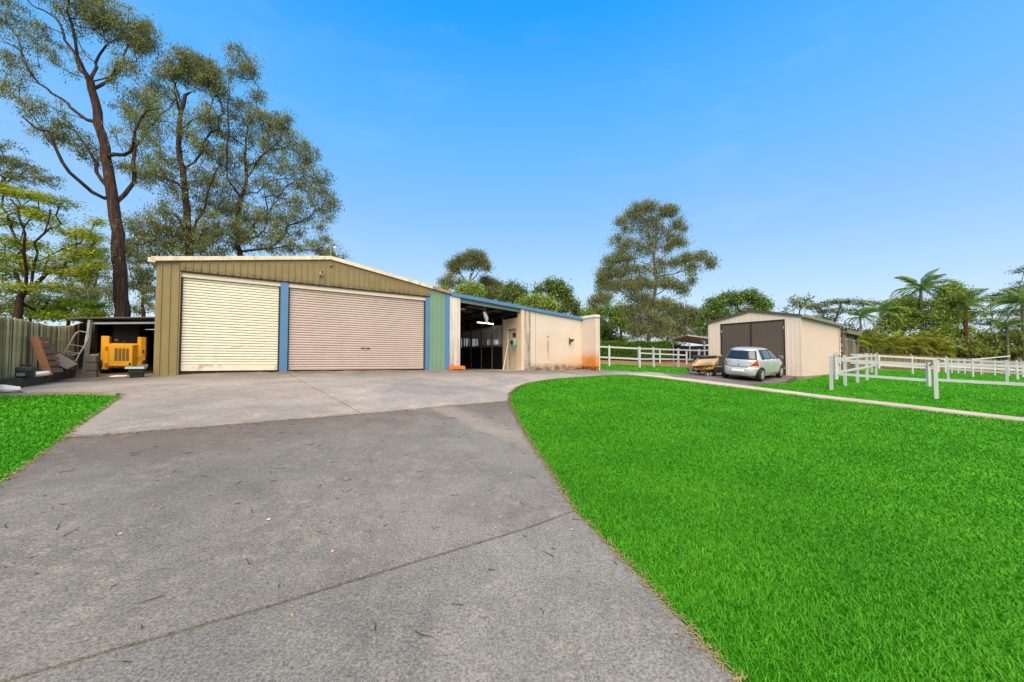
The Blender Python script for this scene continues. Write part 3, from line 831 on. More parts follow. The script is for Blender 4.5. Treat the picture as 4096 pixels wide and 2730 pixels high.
def roller(x0, x1, n, mat, railmat, y=.09):
    o = MB().box(x0 + .03, x1 - .03, y + .026, y + .03, 0, 2.85).build('roller_door', MT['void'], gar)
    for gx_ in (x0 - .005, x1 - .035): MB().box(gx_, gx_ + .04, y - .045, y + .05, 0, 2.86).build('guide_rail', MT['void'], o)
    p = .0855
    prof = [(.016, 0), (.016, .004), (.001, .011), (-.003, .03), (-.004, .045), (-.002, .062), (.002, .072), (.016, .077), (.016, p)]
    mb = MB(); v = [(x, yy, z) for x in (x0 + .03, x1 - .03) for yy, z in prof]
    k = len(prof)
    mb.add(v, [(i, i + 1, k + i + 1, k + i) for i in range(k - 1)])
    v2 = [(x, .024, z) for x in (x0 + .03, x1 - .03) for z in (0, p)]
    mb.add(v2, [(0, 2, 3, 1)])
    me = mb.mesh('slat', mat)
    zb = 2.85 - n * p
    for i in range(n):
        link('slat', me, o, (0, y, zb + i * p))
    MB().box(x0 + .03, x1 - .03, y - .012, y + .024, .012, zb).build('bottom_rail', railmat, o)
    MB().box(x0 + .03, x1 - .03, y + .0, y + .02, -.03, .010).build('rubber_seal', MT['black'], o)
    return o
d1 = roller(.0, 2.54, 31, MT['slat_cream'], MT['rail_cream'])
d2 = roller(2.79, 7.68, 33, MT['slat_pink'], MT['slat_pink'])
MB().box(1.22, 1.36, .068, .085, .80, .835).box(1.37, 1.50, .064, .085, .802, .828).build('lift_handle', MT['hood'], d1)
MB().box(5.18, 5.50, .060, .085, .80, .835).build('lift_handle', MT['trimblack'], d2)
MB().box(5.29, 5.40, .054, .06, .808, .828).build('lock', MT['chrome'], d2)
MB().box(.0, 2.55, .02, .24, 2.855, 2.998).build('door_hood', MT['hood'], gar)
MB().box(2.79, 7.70, .02, .24, 2.855, 2.998).build('door_hood', MT['hood'], gar)
MB().box(2.555, 2.785, -.03, .16, -.06, 3.0).build('door_post', MT['blue'], gar, bevel=.006)
MB().box(7.69, 7.86, -.03, .16, -.06, 3.0).build('door_post', MT['blue'], gar, bevel=.006)
ribbed(7.865, 8.55, -.05, lambda x: rtop(x) - .09, -.03, phase=.5).build('wall_panel', MT['green'], gar)
MB().box(8.555, 8.765, -.05, .16, -.12, 3.28).build('corner_post', MT['blue'], gar, bevel=.006)
MB().box(7.87, 8.55, -.012, .1, -.1, 3.1).build('wall_backing', MT['darksteel'], gar)
# capping along the roof slopes
def cap_poly(a, b): return [(a, rtop(a) - .125), (b, rtop(b) - .125), (b, rtop(b)), (a, rtop(a))]
MB().prism(cap_poly(-.65, 4.07), -.13, .02).build('barge_capping', MT['barge'], gar)
MB().prism(cap_poly(4.072, 7.95), -.13, .02).build('barge_capping', MT['barge'], gar)
MB().prism(cap_poly(7.952, 8.80), -.13, .02).build('barge_capping', MT['rust'], gar)
def roofsheet(a, b):
    z = lambda x: rtop(x) - .03
    return MB().prism([(a, z(a)), (b, z(b)), (b, z(b) - .03), (a, z(a) - .03)], .021, 9.0)
roofsheet(-.68, 4.07).build('roof_sheet', MT['roof'], gar)
roofsheet(4.072, 8.80).build('roof_sheet', MT['roof'], gar)
MB().box(-.55, -.53, .02, 8.9, -.3, 3.22).build('side_wall', MT['olive'], gar)
MB().box(8.74, 8.76, .17, 8.9, -.3, 3.2).build('side_wall', MT['darksteel'], gar)
MB().prism([(-.53, -.3), (8.74, -.3), (8.74, 3.18), (4.07, 4.0), (-.53, 3.2)], 8.88, 8.9).build('back_wall', MT['olive'], gar)
MB().box(-.5, 8.7, .2, 8.85, -.3, -.02).build('floor_slab', MT['conc_apron'], gar)
# left gutter end, flood light, pipe at the apex, mast with a lamp
MB().prism([(-.72, 3.18), (-.56, 3.18), (-.56, 3.31), (-.72, 3.31)], -.13, 8.9).build('gutter', MT['barge'], gar)
fl = MB().box(3.72, 3.80, -.13, -.085, 3.36, 3.47).build('flood_light', MT['hood'], gar)
MB().lathe([(.0, -.20), (.04, -.20), (.05, -.12), (.03, -.10)], 10, (3.77, -.04, 3.475), 'y').build('lamp_head', MT['hood'], fl)
MB().lathe([(.0, -.21), (.035, -.205), (.038, -.2)], 10, (3.77, -.04, 3.475), 'y').build('lens', MT['trimblack'], fl)
MB().lathe([(.0, -.17), (.03, -.165), (.034, -.12), (.0, -.11)], 10, (3.735, -.02, 3.375), 'y').build('lamp_head', MT['gable'], fl)
MB().tube([(4.07, -.10, 3.95), (4.07, -.10, 3.80)], .012, 8).ball((4.075, -.10, 3.77), .045, .045, .04, 10, 6).build('cable_entry', MT['gable'], gar)
ms = MB().tube([(4.12, .3, 4.0), (4.12, .3, 4.62)], .012, 6).build('mast', MT['galv'], gar)
MB().lathe([(.02, 0), (.06, .05), (.075, .07), (.0, .05)], 12, (4.20, .3, 4.55), 'x').build('lamp', MT['white'], ms)

# ------------------------------------------------------------------ stable
stb = empty('stable_block', FW(8.76, 0), FR, 'low cream rendered stable with blue fascia and open front beside the garage', 'stable')
SX = 8.76
def S(x): return x - SX
def ftop(x): return 3.32 - .0708 * (x - 8.6)
def SB(x0, x1, y0, y1, z0, z1): return MB().box(S(x0), S(x1), y0, y1, z0, z1)
def fas(a, b): return [(S(a), ftop(a) - .155), (S(b), ftop(b) - .155), (S(b), ftop(b)), (S(a), ftop(a))]
MB().prism(fas(8.805, 12.9), -.10, .03).build('fascia', MT['blue'], stb)
MB().prism(fas(12.902, 16.66), -.10, .03).build('fascia', MT['blue'], stb)
stw = MB().prism([(S(8.77), -.2), (S(9.26), -.2), (S(9.26), ftop(9.26) - .156), (S(8.77), ftop(8.77) - .156)], -.04, .32).build('pillar', MT['pillar'], stb)
MB().prism([(S(9.27), ftop(9.27) - .34), (S(12.53), ftop(12.53) - .30), (S(12.53), ftop(12.53) - .157), (S(9.27), ftop(9.27) - .157)], .05, .16).build('opening_beam', MT['steelgreen'], stb)
MB().prism([(S(12.54), -.2), (S(12.72), -.2), (S(12.72), ftop(12.72) - .157), (S(12.54), ftop(12.54) - .157)], -.05, .30).build('column', MT['innercream'], stb)
MB().prism([(S(12.735), -.2), (S(13.10), -.2), (S(13.10), ftop(13.1) - .157), (S(12.735), ftop(12.735) - .157)], -.03, .30).build('column', MT['stainpillar'], stb)
def wallpiece(a, b, y0=0.0, y1=.25): return MB().prism([(a, -.22), (b, -.22), (b, ftop(b) - .157), (a, ftop(a) - .157)], y0, y1)
wp = wallpiece(13.115, 13.44)
o = link('front_wall', wp.mesh('front_wall', MT['creamwall']), stb, (-SX, 0, 0))
o = link('front_wall', wallpiece(13.46, 16.64).mesh('front_wall', MT['creamwall']), stb, (-SX, 0, 0))
SB(13.44, 13.46, .012, .2, -.2, 2.75).build('joint_strip', MT['rustmetal'], stb)
wg = MB().box(16.65, 16.87, -1.02, .25, -.25, 2.66)
wgo = link('wing_wall', wg.mesh('wing_wall', MT['wing']), stb, (-SX, 0, 0))
SB(16.60, 16.92, -1.07, .3, 2.662, 2.80).build('wing_cap', MT['white'], stb, bevel=.02)
SB(16.92, 17.02, -1.06, -.90, 2.66, 2.78).build('gutter_outlet', MT['blue'], stb)
SB(16.90, 16.94, -1.045, -.06, -.2, 2.66).build('corner_trim', MT['hood'], stb)
# roof, purlins, remaining walls
def rsheet(): return [(S(8.8), ftop(8.8) - .02), (S(17.0), ftop(17.0) - .02), (S(17.0), ftop(17.0) - .045), (S(8.8), ftop(8.8) - .045)]
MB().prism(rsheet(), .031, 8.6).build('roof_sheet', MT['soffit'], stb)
for yy in (1.1, 2.4, 3.7, 5.0, 6.3, 7.6):
    MB().prism([(S(8.8), ftop(8.8) - .20), (S(17), ftop(17) - .20), (S(17), ftop(17) - .047), (S(8.8), ftop(8.8) - .047)], yy, yy + .07).build('purlin', MT['darksteel'], stb)
for xx in (9.9, 11.3, 12.7, 14.6):
    SB(xx, xx + .08, .17, 8.5, ftop(xx) - .36, ftop(xx) - .205).build('rafter', MT['darksteel'], stb)
SB(16.88, 17.0, .26, 8.6, -.3, 2.68).build('side_wall', MT['innercream'], stb)
# back wall with two barred windows
def bw(a, b, z0, z1): SB(a, b, 8.45, 8.6, z0, z1).build('back_wall', MT['stallwood'], stb)
MB().prism([(S(8.77), -.3), (S(13.5), -.3), (S(13.5), ftop(13.5) - .05), (S(8.77), ftop(8.77) - .05)], 8.45, 8.6).build('back_wall', MT['stallwood'], stb); bw(13.5, 16.87, -.3, 1.05); MB().prism([(S(13.5), 1.95), (S(16.87), 1.95), (S(16.87), ftop(16.87) - .05), (S(13.5), ftop(13.5) - .05)], 8.45, 8.6).build('back_wall', MT['stallwood'], stb); bw(14.9, 15.6, 1.05, 1.95); bw(16.6, 16.87, 1.05, 1.95)
for a, b in ((13.5, 14.9), (15.6, 16.6)):
    n = int((b - a) / .12)
    for i in range(1, n):
        SB(a + i * .12 - .012, a + i * .12 + .012, 8.5, 8.53, 1.05, 1.95).build('window_bar', MT['stallsteel'], stb)
SB(8.77, 16.9, .26, 8.5, -.3, -.09).build('floor_slab', MT['conc_apron2'], stb)
SB(9.27, 12.53, -.02, .26, -.3, -.075).build('threshold', MT['conc_path'], stb)
# tack room wall with its door recess (runs back from the column)
SB(12.56, 12.72, .31, .45, -.1, 2.5).build('room_wall', MT['innercream'], stb)
SB(12.56, 12.72, 1.22, 1.62, -.1, 2.5).build('room_wall', MT['innercream'], stb)
SB(12.56, 12.72, .45, 1.22, 1.98, 2.5).build('room_wall', MT['innercream'], stb)
SB(12.72, 14.6, 1.5, 1.62, -.1, 2.5).build('room_wall', MT['innercream'], stb)
SB(12.72, 14.6, .31, 1.5, 2.5, 2.55).build('room_ceiling', MT['innercream'], stb)
dr = SB(12.69, 12.73, .46, 1.14, -.08, 1.97).build('door', MT['doorcream'], stb)
SB(12.68, 12.69, .56, .92, 1.56, 1.78).build('sign', MT['maroon'], dr)
SB(12.68, 12.69, .56, .70, 1.36, 1.42).build('door_plate', MT['maroon'], dr)
SB(12.64, 12.73, 1.145, 1.215, -.08, 1.975).build('door_frame', MT['galv'], stb)
# stall fronts along the aisle, black rubber below, steel bars above
bars = MB().box(-.016, .016, -.016, .016, 1.24, 2.17).mesh('bar', MT['stallsteel'])
post = MB().box(-.04, .04, -.04, .04, -.08, 2.62).mesh('post', MT['stallwood'])
ks = [1.66, 2.75, 3.95, 5.2, 6.4, 7.6]
for a, b in zip(ks, ks[1:]):
    sf = SB(12.57, 12.61, a + .045, b - .045, -.02, 1.12).build('kick_panel', MT['black'], stb)
    SB(12.55, 12.63, a + .045, b - .045, 1.122, 1.24).build('stall_rail', MT['stallwood'], stb)
    SB(12.55, 12.63, a + .045, b - .045, 2.17, 2.26).build('stall_rail', MT['stallwood'], stb)
    n = int((b - a - .1) / .12)
    for i in range(n):
        link('bar', bars, stb, (S(12.59), a + .09 + i * (b - a - .18) / max(n - 1, 1), 0))
for k in ks: link('post', post, stb, (S(12.59), k, 0))
for yy in (3.95, 6.4):
    SB(12.64, 16.86, yy - .03, yy + .03, -.05, 1.3).build('stall_divider', MT['stallwood'], stb)

# things in and on the stable
lt = empty('fluorescent_light', FW(12.0, 2.5, 2.38), FR + R(13), 'lit white fluorescent batten under the dark stable roof', 'lamp')
MB().box(-.62, .62, -.04, .04, .02, .06).build('batten', MT['hood'], lt)
MB().tube([(-.58, 0, -.005), (.58, 0, -.005)], .014, 10).build('tube', MT['lit'], lt)
MB().tube([(-.4, 0, .07), (-.4, 0, .50)], .006, 5).tube([(.4, 0, .07), (.4, 0, .46)], .006, 5).build('hanger', MT['darksteel'], lt)
lt2 = empty('fluorescent_light', FW(9.75, 1.3, 2.80), FR, 'unlit yellowed fluorescent batten near the white stable pillar', 'lamp')
MB().box(-.5, .42, -.05, .05, .0, .06).build('batten', MT['hood'], lt2)
bgo = empty('hanging_bag', FW(10.66, .22, .06), FR, 'grey cloth bag hung on a cord in the stable opening', 'bag')
MB().tube([(0, 0, 2.82), (.005, 0, 2.52)], .008, 6).build('cord', MT['rope'], bgo)
rng = random.Random(4)
MB().tube([(-.10, 0, 2.56), (-.04, 0, 2.50), (0, 0, 2.44), (.05, .02, 2.34), (.10, .02, 2.24), (.09, .02, 2.12), (.16, .0, 2.06)], [.02, .05, .08, .10, .09, .06, .05], 10).build('sack', MT['bag'], bgo)
tp = empty('timber_pole', FW(12.2, .1, -.08), FR, 'pale timber pole leaning against the tack room wall', 'pole')
MB().tube([(-.55, .1, .0), (.30, .9, 1.55)], .022, 8).build('shaft', MT['wood'], tp)
hr = empty('hose_reel', FW(12.5, .5, 1.28), FR, 'pale green wall hose reel beside the stable column', 'hose reel')
MB().box(-.14, .05, -.16, .16, -.18, .16).build('housing', MT['hosegreen'], hr, bevel=.05)
MB().lathe([(.0, -.17), (.10, -.165), (.11, -.14)], 16, (0, 0, 0), 'x').build('hub', MT['trimblack'], hr)
MB().tube([(-.10, -.17, -.02), (-.12, -.20, -.18), (-.11, -.20, -.34), (-.11, -.19, -.46)], .014, 8).build('hose', MT['hosegreen'], hr)
rp = empty('rope', FW(14.22, -.03, 0), FR, 'knotted pale rope hanging on the stained cream wall', 'rope')
MB().lathe([(.028, -.01), (.045, 0), (.028, .01)], 12, (0, -.01, 1.60), 'y').build('ring', MT['rustmetal'], rp)
m = MB()
for s in (0, 1, 2):
    m.tube([(.022 * math.cos(t * 2.2 + s * 2.1), -.01 + .022 * math.sin(t * 2.2 + s * 2.1), 1.40 - .055 * t) for t in np.arange(0, 10.5, .5)], .014, 5)
m.tube([(0, -.01, 1.60), (.005, -.01, 1.40)], .008, 5).tube([(0, -.01, .84), (.02, -.01, .66), (.03, -.01, .40)], [.016, .012, .008], 6)
m.build('braid', MT['rope'], rp)
br = empty('wall_bracket', FW(15.72, 0, 1.42), FR, 'small rusty saddle bracket fixed to the cream wall', 'bracket')
MB().box(-.02, .02, -.03, -.002, -.20, .18).build('plate', MT['rustmetal'], br)
MB().prism([(-.03, -.10), (-.03, .12), (-.22, .08), (-.30, .10), (-.30, -.0), (-.16, -.06)], -.04, .06, 'x').build('arm', MT['rustmetal'], br)
tpp = empty('garden_tap', FW(16.64, -.62, .52), FR, 'brass garden tap on the rust stained wing wall', 'tap')
MB().tube([(0, 0, .0), (-.06, 0, 0), (-.09, 0, -.01), (-.10, 0, -.05)], .012, 8).tube([(-.05, 0, 0), (-.05, 0, .06)], .008, 6).build('spout', MT['brass'], tpp)
MB().bar((-.05, -.04, .065), (-.05, .04, .065), .014, .01).build('handle', MT['brass'], tpp)
ob = empty('fence_foot', FW(9.02, -.22, 0), FR, 'orange plastic fence foot at the base of the white pillar', 'fence foot')
gz = G(*FW(9.02, -.22)[:2]) - FO[2]
MB().prism([(-.34, gz), (-.26, gz), (-.23, gz + .03), (.20, gz + .03), (.23, gz), (.34, gz), (.33, gz + .15), (.30, gz + .165), (-.30, gz + .165), (-.33, gz + .15)], -.14, .10).build('block', MT['orange'], ob, bevel=.012)

# ------------------------------------------------------------------ beige shed on the right
SO, SR = (11.80, 22.44, .82), R(-51.8)
def SWd(x, y, z=0):
    c, s = math.cos(SR), math.sin(SR)
    return (SO[0] + c * x - s * y, SO[1] + s * x + c * y, SO[2] + z)
shd = empty('beige_shed', SO, SR, 'beige metal shed with tall brown double doors behind the silver hatchback', 'shed')
W, D, EV, AP = 4.53, 8.0, 3.09, 3.57
def st(x): return EV + (AP - EV) * (1 - abs(x - W / 2) / (W / 2))
DX0, DX1, DZ = .684, 3.86, 2.95
ribbed(.01, DX0, -.25, lambda x: st(x) - .02, 0, pitch=.19, rib=.007).build('front_panel', MT['shedwall'], shd)
ribbed(DX1, W - .01, -.25, lambda x: st(x) - .02, 0, pitch=.19, rib=.007).build('front_panel', MT['shedwall'], shd)
ribbed(DX0 + .001, W / 2, DZ, lambda x: st(x) - .02, 0, pitch=.19, rib=.007).build('front_panel', MT['shedwall'], shd)
ribbed(W / 2 + .001, DX1 - .001, DZ, lambda x: st(x) - .02, 0, pitch=.19, rib=.007).build('front_panel', MT['shedwall'], shd)
MB().box(DX0, DX0 + .05, -.012, .06, -.1, DZ - .001).box(DX1 - .05, DX1, -.012, .06, -.1, DZ - .001).box(DX0 + .05, DX1 - .05, -.012, .06, DZ - .05, DZ - .001).build('door_frame', MT['trimblack'], shd)
mid = (DX0 + DX1) / 2
for a, b in ((DX0 + .055, mid - .03), (mid + .03, DX1 - .055)):
    dd = ribbed(a, b, .02, DZ - .055, .03, pitch=.19, rib=.006).build('door_leaf', MT['sheddoor'], shd)
    for zz in (.35, 2.45):
        xx = a if a < mid - .5 else b
        MB().box(xx - .02, xx + .02, .0, .02, zz, zz + .12).build('hinge', MT['white'], dd)
MB().box(mid - .03, mid + .03, .0, .05, .02, DZ - .055).build('meeting_stile', MT['trimblack'], shd)
MB().box(DX0, DX1, .055, .065, 0, DZ).build('door_backing', MT['darksteel'], shd)
# corrugated side: a ribbed sheet turned to run along +y
sd_ = ribbed(.0, D - .12, 0.0, EV - .03, 0, pitch=.125, rib=.016, phase=.6).build('side_sheet', MT['shedside'], shd, (W, 0, 0), (0, 0, R(90)))
MB().box(W - .03, W + .024, -.012, .05, -.25, EV - .02).build('corner_flashing', MT['shedwall'], shd)
MB().box(W - .03, W + .03, D - .12, D - .02, -.3, EV - .02).build('corner_flashing', MT['shedwall'], shd)
MB().tube([(W + .05, D - .2, -.2), (W + .05, D - .2, EV - .1)], .03, 8).build('downpipe', MT['shedwall'], shd)
MB().box(W - .35, W + .10, -.06, D + .1, -.5, -.002).build('footing', MT['concrete_old'], shd)
MB().box(W - .02, W + .03, D - .95, D - .80, .95, 1.05).build('socket_box', MT['postorange'], shd)
MB().box(-.02, .0, .0, D, -.3, EV - .02).build('side_sheet', MT['shedside'], shd)
MB().prism([(0, -.3), (W, -.3), (W, EV - .04), (W / 2, AP - .04), (0, EV - .04)], D - .02, D).build('back_wall', MT['shedside'], shd)
for a, b in ((-.10, W / 2), (W / 2 + .001, W + .06)):
    za, zb = (EV + (AP - EV) * (a / (W / 2)) if a < W / 2 - .1 else AP), (AP if b < W / 2 + .1 else EV - (AP - EV) * ((b - W) / (W / 2)))
    MB().prism([(a, za), (b, zb), (b, zb + .035), (a, za + .035)], -.05, D + .1).build('roof_sheet', MT['shedtrim'], shd)
    MB().prism([(a, za - .08), (b, zb - .08), (b, zb + .05), (a, za + .05)], -.075, -.051).build('barge_board', MT['shedtrim'], shd)
MB().prism([(W + .06, EV - .11), (W + .20, EV - .11), (W + .21, EV + .03), (W + .19, EV + .03), (W + .185, EV - .07), (W + .075, EV - .07), (W + .065, EV + .03), (W + .06, EV + .03)], -.09, D + .1).build('gutter', MT['gutter'], shd)
MB().prism([(-.22, EV - .13), (-.08, EV - .13), (-.08, EV + .01), (-.22, EV + .01)], -.07, D + .1).build('gutter', MT['gutter'], shd)

# timber horse stall behind the shed
hs_ = empty('timber_stall', SWd(W, 8.3, 0), SR, 'weathered timber horse stall under a deep eave behind the beige shed', 'stall')
MB().box(-3.0, .30, .1, 4.2, 2.62, 2.70).build('roof_sheet', MT['gutter'], hs_)
MB().box(.30, .36, .06, 4.24, 2.56, 2.80).build('fascia', MT['weatherwood'], hs_)
MB().box(-3.0, .30, 4.2, 4.26, 2.56, 2.78).build('fascia', MT['weatherwood'], hs_)
for yy in (.16, 1.5, 2.3, 4.06):
    MB().box(.04, .18, yy, yy + .13, -.5, 2.61).build('post', MT['weatherwood'], hs_)
MB().bar((.11, 3.2, 2.55), (.11, 4.05, 2.0), .07, .09).build('brace', MT['void'], hs_)
MB().box(.02, .09, .3, 1.48, -.3, 2.15).build('board_panel', MT['weatherwood'], hs_)
MB().box(.02, .09, 2.45, 4.05, -.3, 2.15).build('board_panel', MT['weatherwood'], hs_)
MB().box(.03, .07, 1.5, 2.42, -.3, 1.05).build('half_door', MT['maroon'], hs_)
MB().box(-2.9, -2.8, .1, 4.2, -.3, 2.6).build('back_wall', MT['void'], hs_)
MB().box(.0, .12, .3, 4.05, 2.16, 2.28).build('top_rail', MT['galv'], hs_)

# open horse shelter between the hedge and the shed
Y0 = 31.5
def U(px, y): return (px - 2048) / 1497. * y
shl = empty('horse_shelter', (U(2760, Y0), Y0, G(U(2760, Y0), Y0)), 0, 'open horse shelter with dark walls behind the white fence', 'shelter')
bz = shl.location.z
def L(px, py, Y): return Vector((U(px, Y) - shl.location.x, Y - Y0, 1.5 + (1452 - py) / 1497. * Y - bz))
A, B, C_ = L(2751, 1342, 31.0), L(2900, 1362, 30.2), L(2684, 1362, 33.4)
D_ = B + (C_ - A)
up = Vector((0, 0, .07))
MB().hexa([A, B, D_, C_, A + up, B + up, D_ + up, C_ + up]).build('roof_sheet', MT['gutter'], shl)
MB().bar(A + Vector((0, -.03, 0)), B + Vector((0, -.03, 0)), .05, .10).build('fascia', MT['galv'], shl)
MB().bar(A + Vector((-.03, 0, 0)), C_ + Vector((-.03, 0, 0)), .05, .10).build('fascia', MT['gutter'], shl)
for q, top in ((L(2693, 1364, 33.2), .0), (L(2818, 1356, 30.9), .0), (L(2759, 1356, 34.5), 0), (L(2880, 1362, 33.5), 0)):
    MB().bar(Vector((q.x, q.y, -.3)), q, .10, .10, (0, 1, 0)).bar(q + Vector((-.35, 0, .02)), q + Vector((0, 0, -.38)), .05, .05, (0, 1, 0)).bar(q + Vector((.35, 0, .02)), q + Vector((0, 0, -.38)), .05, .05, (0, 1, 0)).build('post', MT['galv'], shl)
def wallq(p, q, z0, z1, n):
    p, q = Vector(p), Vector(q)
    for i in range(n):
        a, b = p.lerp(q, (i + .01) / n), p.lerp(q, (i + .99) / n)
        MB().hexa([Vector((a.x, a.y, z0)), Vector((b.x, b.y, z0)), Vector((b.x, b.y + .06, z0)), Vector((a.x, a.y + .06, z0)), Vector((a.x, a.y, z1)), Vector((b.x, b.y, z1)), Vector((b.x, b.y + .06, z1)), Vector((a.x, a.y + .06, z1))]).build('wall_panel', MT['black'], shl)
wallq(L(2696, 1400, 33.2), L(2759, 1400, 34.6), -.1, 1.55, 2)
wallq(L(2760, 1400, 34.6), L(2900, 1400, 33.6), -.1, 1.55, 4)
tyr = MB().lathe([(.28, 0), (.42, .02), (.46, .11), (.42, .20), (.28, .22), (.25, .11), (.28, 0)], 18).build('feed_tub', MT['brick'], None, (U(2754, 32.5), 32.5, G(U(2754, 32.5), 32.5) + .05))
tag(tyr, 'brown ring feed tub on the ground inside the horse shelter', 'feed tub')

# ------------------------------------------------------------------ left yard: paling fence, retaining blocks, carport, skid loader
def paling(name_mesh, wd, th, h, cap=True):
    m = MB(); n = 5
    prof = [(-wd / 2, .0), (-wd * .32, -th), (-.04 * wd, -th * 1.1), (.06 * wd, -th * .72), (.3 * wd, -th * 1.05), (wd / 2, 0)]
    k = len(prof)
    v = [(x, y, 0) for x, y in prof] + [(x, y, h + (.006 if i % 2 else -.006)) for i, (x, y) in enumerate(prof)]
    v += [(-wd / 2, .012, 0), (wd / 2, .012, 0), (-wd / 2, .012, h), (wd / 2, .012, h)]
    f = [(i, i + 1, k + i + 1, k + i) for i in range(k - 1)]
    f += [(k - 1, 2 * k + 1, 2 * k + 3, 2 * k - 1), (2 * k, 0, k, 2 * k + 2), (2 * k + 1, 2 * k, 2 * k + 2, 2 * k + 3), tuple(range(k, 2 * k)) + (2 * k + 3, 2 * k + 2)]
    return m.add(v, f).mesh(name_mesh, None)
def pal_fence(name, label, p0, p1, pitch, hgt, mat, z_top=None, seed=1, postmat=None, postgap=2.4, tilt=0):
    p0, p1 = Vector(p0), Vector(p1); dv = p1 - p0; ln = dv.length; ang = math.atan2(dv.y, dv.x)
    f = empty(name, (p0.x, p0.y, G(p0.x, p0.y)), 0, label, 'fence')
    me = paling('paling', pitch * .98, pitch * .28, hgt); me.materials.append(mat)
    rs = random.Random(seed); n = int(ln / pitch)
    for i in range(n):
        q = p0 + dv * ((i + .5) / n)
        z = G(q.x, q.y) - f.location.z - .06
        link('paling', me, f, (q.x - p0.x + rs.uniform(-.003, .003), q.y - p0.y + (.012 if i % 2 else 0) * 1.0, z + rs.uniform(-.012, .012)), (R(tilt) + rs.uniform(-.008, .008), rs.uniform(-.012, .012), ang), (1, 1, 1 + rs.uniform(-.01, .01)))
    nn = Vector((-dv.y, dv.x)).normalized() * .06
    for zz in (.25, hgt - .3):
        a, b = p0 + nn - p0, p1 + nn - p0
        MB().bar((a.x, a.y, G(p0.x, p0.y) - f.location.z + zz), (b.x, b.y, G(p1.x, p1.y) - f.location.z + zz), .04, .08).build('rail', mat, f)
    if postmat:
        k = int(ln / postgap)
        for i in range(k + 1):
            q = p0 + dv * (i / k) + (-nn * 1.1) - p0
            z = G(p0.x + q.x, p0.y + q.y) - f.location.z
            MB().box(q.x - .06, q.x + .06, q.y - .05, q.y + .05, z - .2, z + hgt + .1).build('post', postmat, f)
    return f
pf = pal_fence('paling_fence', 'mossy grey timber paling fence behind the retaining blocks', (-9.0, 5.85), (-15.2, 13.62), .074, 1.50, MT['paling'], seed=3)

rw = empty('retaining_wall', (-9.9, 7.42, .9), 0, 'low mossy concrete block retaining wall below the paling fence', 'wall')
def blk(p0, p1, wd, z0, z1, mat, parent=rw, name='block'):
    p0, p1 = Vector((p0[0], p0[1])), Vector((p1[0], p1[1])); d = (p1 - p0); n = Vector((-d.y, d.x)).normalized() * wd
    b = Vector(parent.location[:2])
    q = [p0 - b, p1 - b, p1 + n - b, p0 + n - b]
    zz = parent.location.z
    return MB().hexa([(a.x, a.y, z0 - zz) for a in q] + [(a.x, a.y, z1 - zz) for a in q]).build(name, mat, parent, bevel=.012)
blk((-9.93, 7.45), (-10.25, 7.93), .26, .75, 1.185, MT['concrete_dark'])
blk((-10.255, 7.935), (-10.58, 8.43), .26, .75, 1.19, MT['concrete_dark'])
blk((-10.585, 8.435), (-10.92, 8.78), .26, .75, 1.192, MT['concrete_dark'])
blk((-10.80, 8.72), (-11.20, 9.12), .26, .9, 1.302, MT['concrete_dark'])
blk((-11.205, 9.125), (-11.60, 9.52), .26, .8, 1.306, MT['concrete_dark'])
blk((-11.605, 9.525), (-12.0, 9.92), .26, .8, 1.304, MT['concrete_dark'])
blk((-12.005, 9.925), (-12.35, 10.35), .28, .8, 1.31, MT['concrete_dark'])
blk((-11.85, 9.80), (-12.2, 10.2), .24, 1.312, 1.46, MT['concrete_dark'])
blk((-12.205, 10.205), (-12.55, 10.7), .28, 1.312, 1.50, MT['concrete_dark'])
blk((-12.355, 10.355), (-12.75, 10.95), .28, .8, 1.31, MT['concrete_dark'])
# block pier beside the loader
pr_ = empty('block_pier', (-12.28, 10.95, G(-12.28, 10.95)), R(36), 'stack of three grey concrete blocks beside the yellow loader', 'blocks')
for i in range(3):
    MB().box(-.115, .115, -.13, .13, -.05 + i * .235, .18 + i * .235).build('block', MT['blockgrey'], pr_, rot=(0, 0, [.0, .06, -.04][i]), bevel=.03)
# kerb between the left lawn and the apron
kb = empty('kerb', kind='structure')
for a, b in (((-7.9, 7.53), (-8.6, 7.53)), ((-8.61, 7.53), (-9.3, 7.16)), ((-9.31, 7.155), (-9.95, 6.6))):
    a, b = Vector(a), Vector(b)
    MB().bar((a.x, a.y, G(a.x, a.y) - .10), (b.x, b.y, G(b.x, b.y) - .10), .10, .22).build('kerb_stone', MT['concrete_old'], kb)

# carport roof
cp = empty('carport', (-13.1, 11.35, G(-13.1, 11.35)), 0, 'low tin carport between the paling fence and the garage', 'carport')
cz = cp.location.z
def Cc(x, y, z): return Vector((x + 13.1, y - 11.35, z - cz))
q0, q1, q2, q3 = Cc(-13.45, 11.25, 2.83), Cc(-11.0, 12.15, 2.97), Cc(-13.6, 16.0, 2.97), Cc(-16.0, 15.1, 2.83)
t_ = Vector((0, 0, .035))
MB().hexa([q0, q1, q2, q3, q0 + t_, q1 + t_, q2 + t_, q3 + t_]).build('roof_sheet', MT['dullroof'], cp)
MB().bar(Cc(-13.05, 11.55, 2.72), Cc(-11.05, 12.3, 2.82), .05, .06).build('front_beam', MT['galv'], cp)
MB().bar(Cc(-13.07, 11.45, 1.0), Cc(-13.0, 11.5, 2.82), .075, .075, (0, 1, 0)).build('post', MT['galv'], cp)
MB().bar(Cc(-15.7, 15.0, 1.0), Cc(-15.7, 15.0, 2.8), .075, .075, (0, 1, 0)).build('post', MT['galv'], cp)
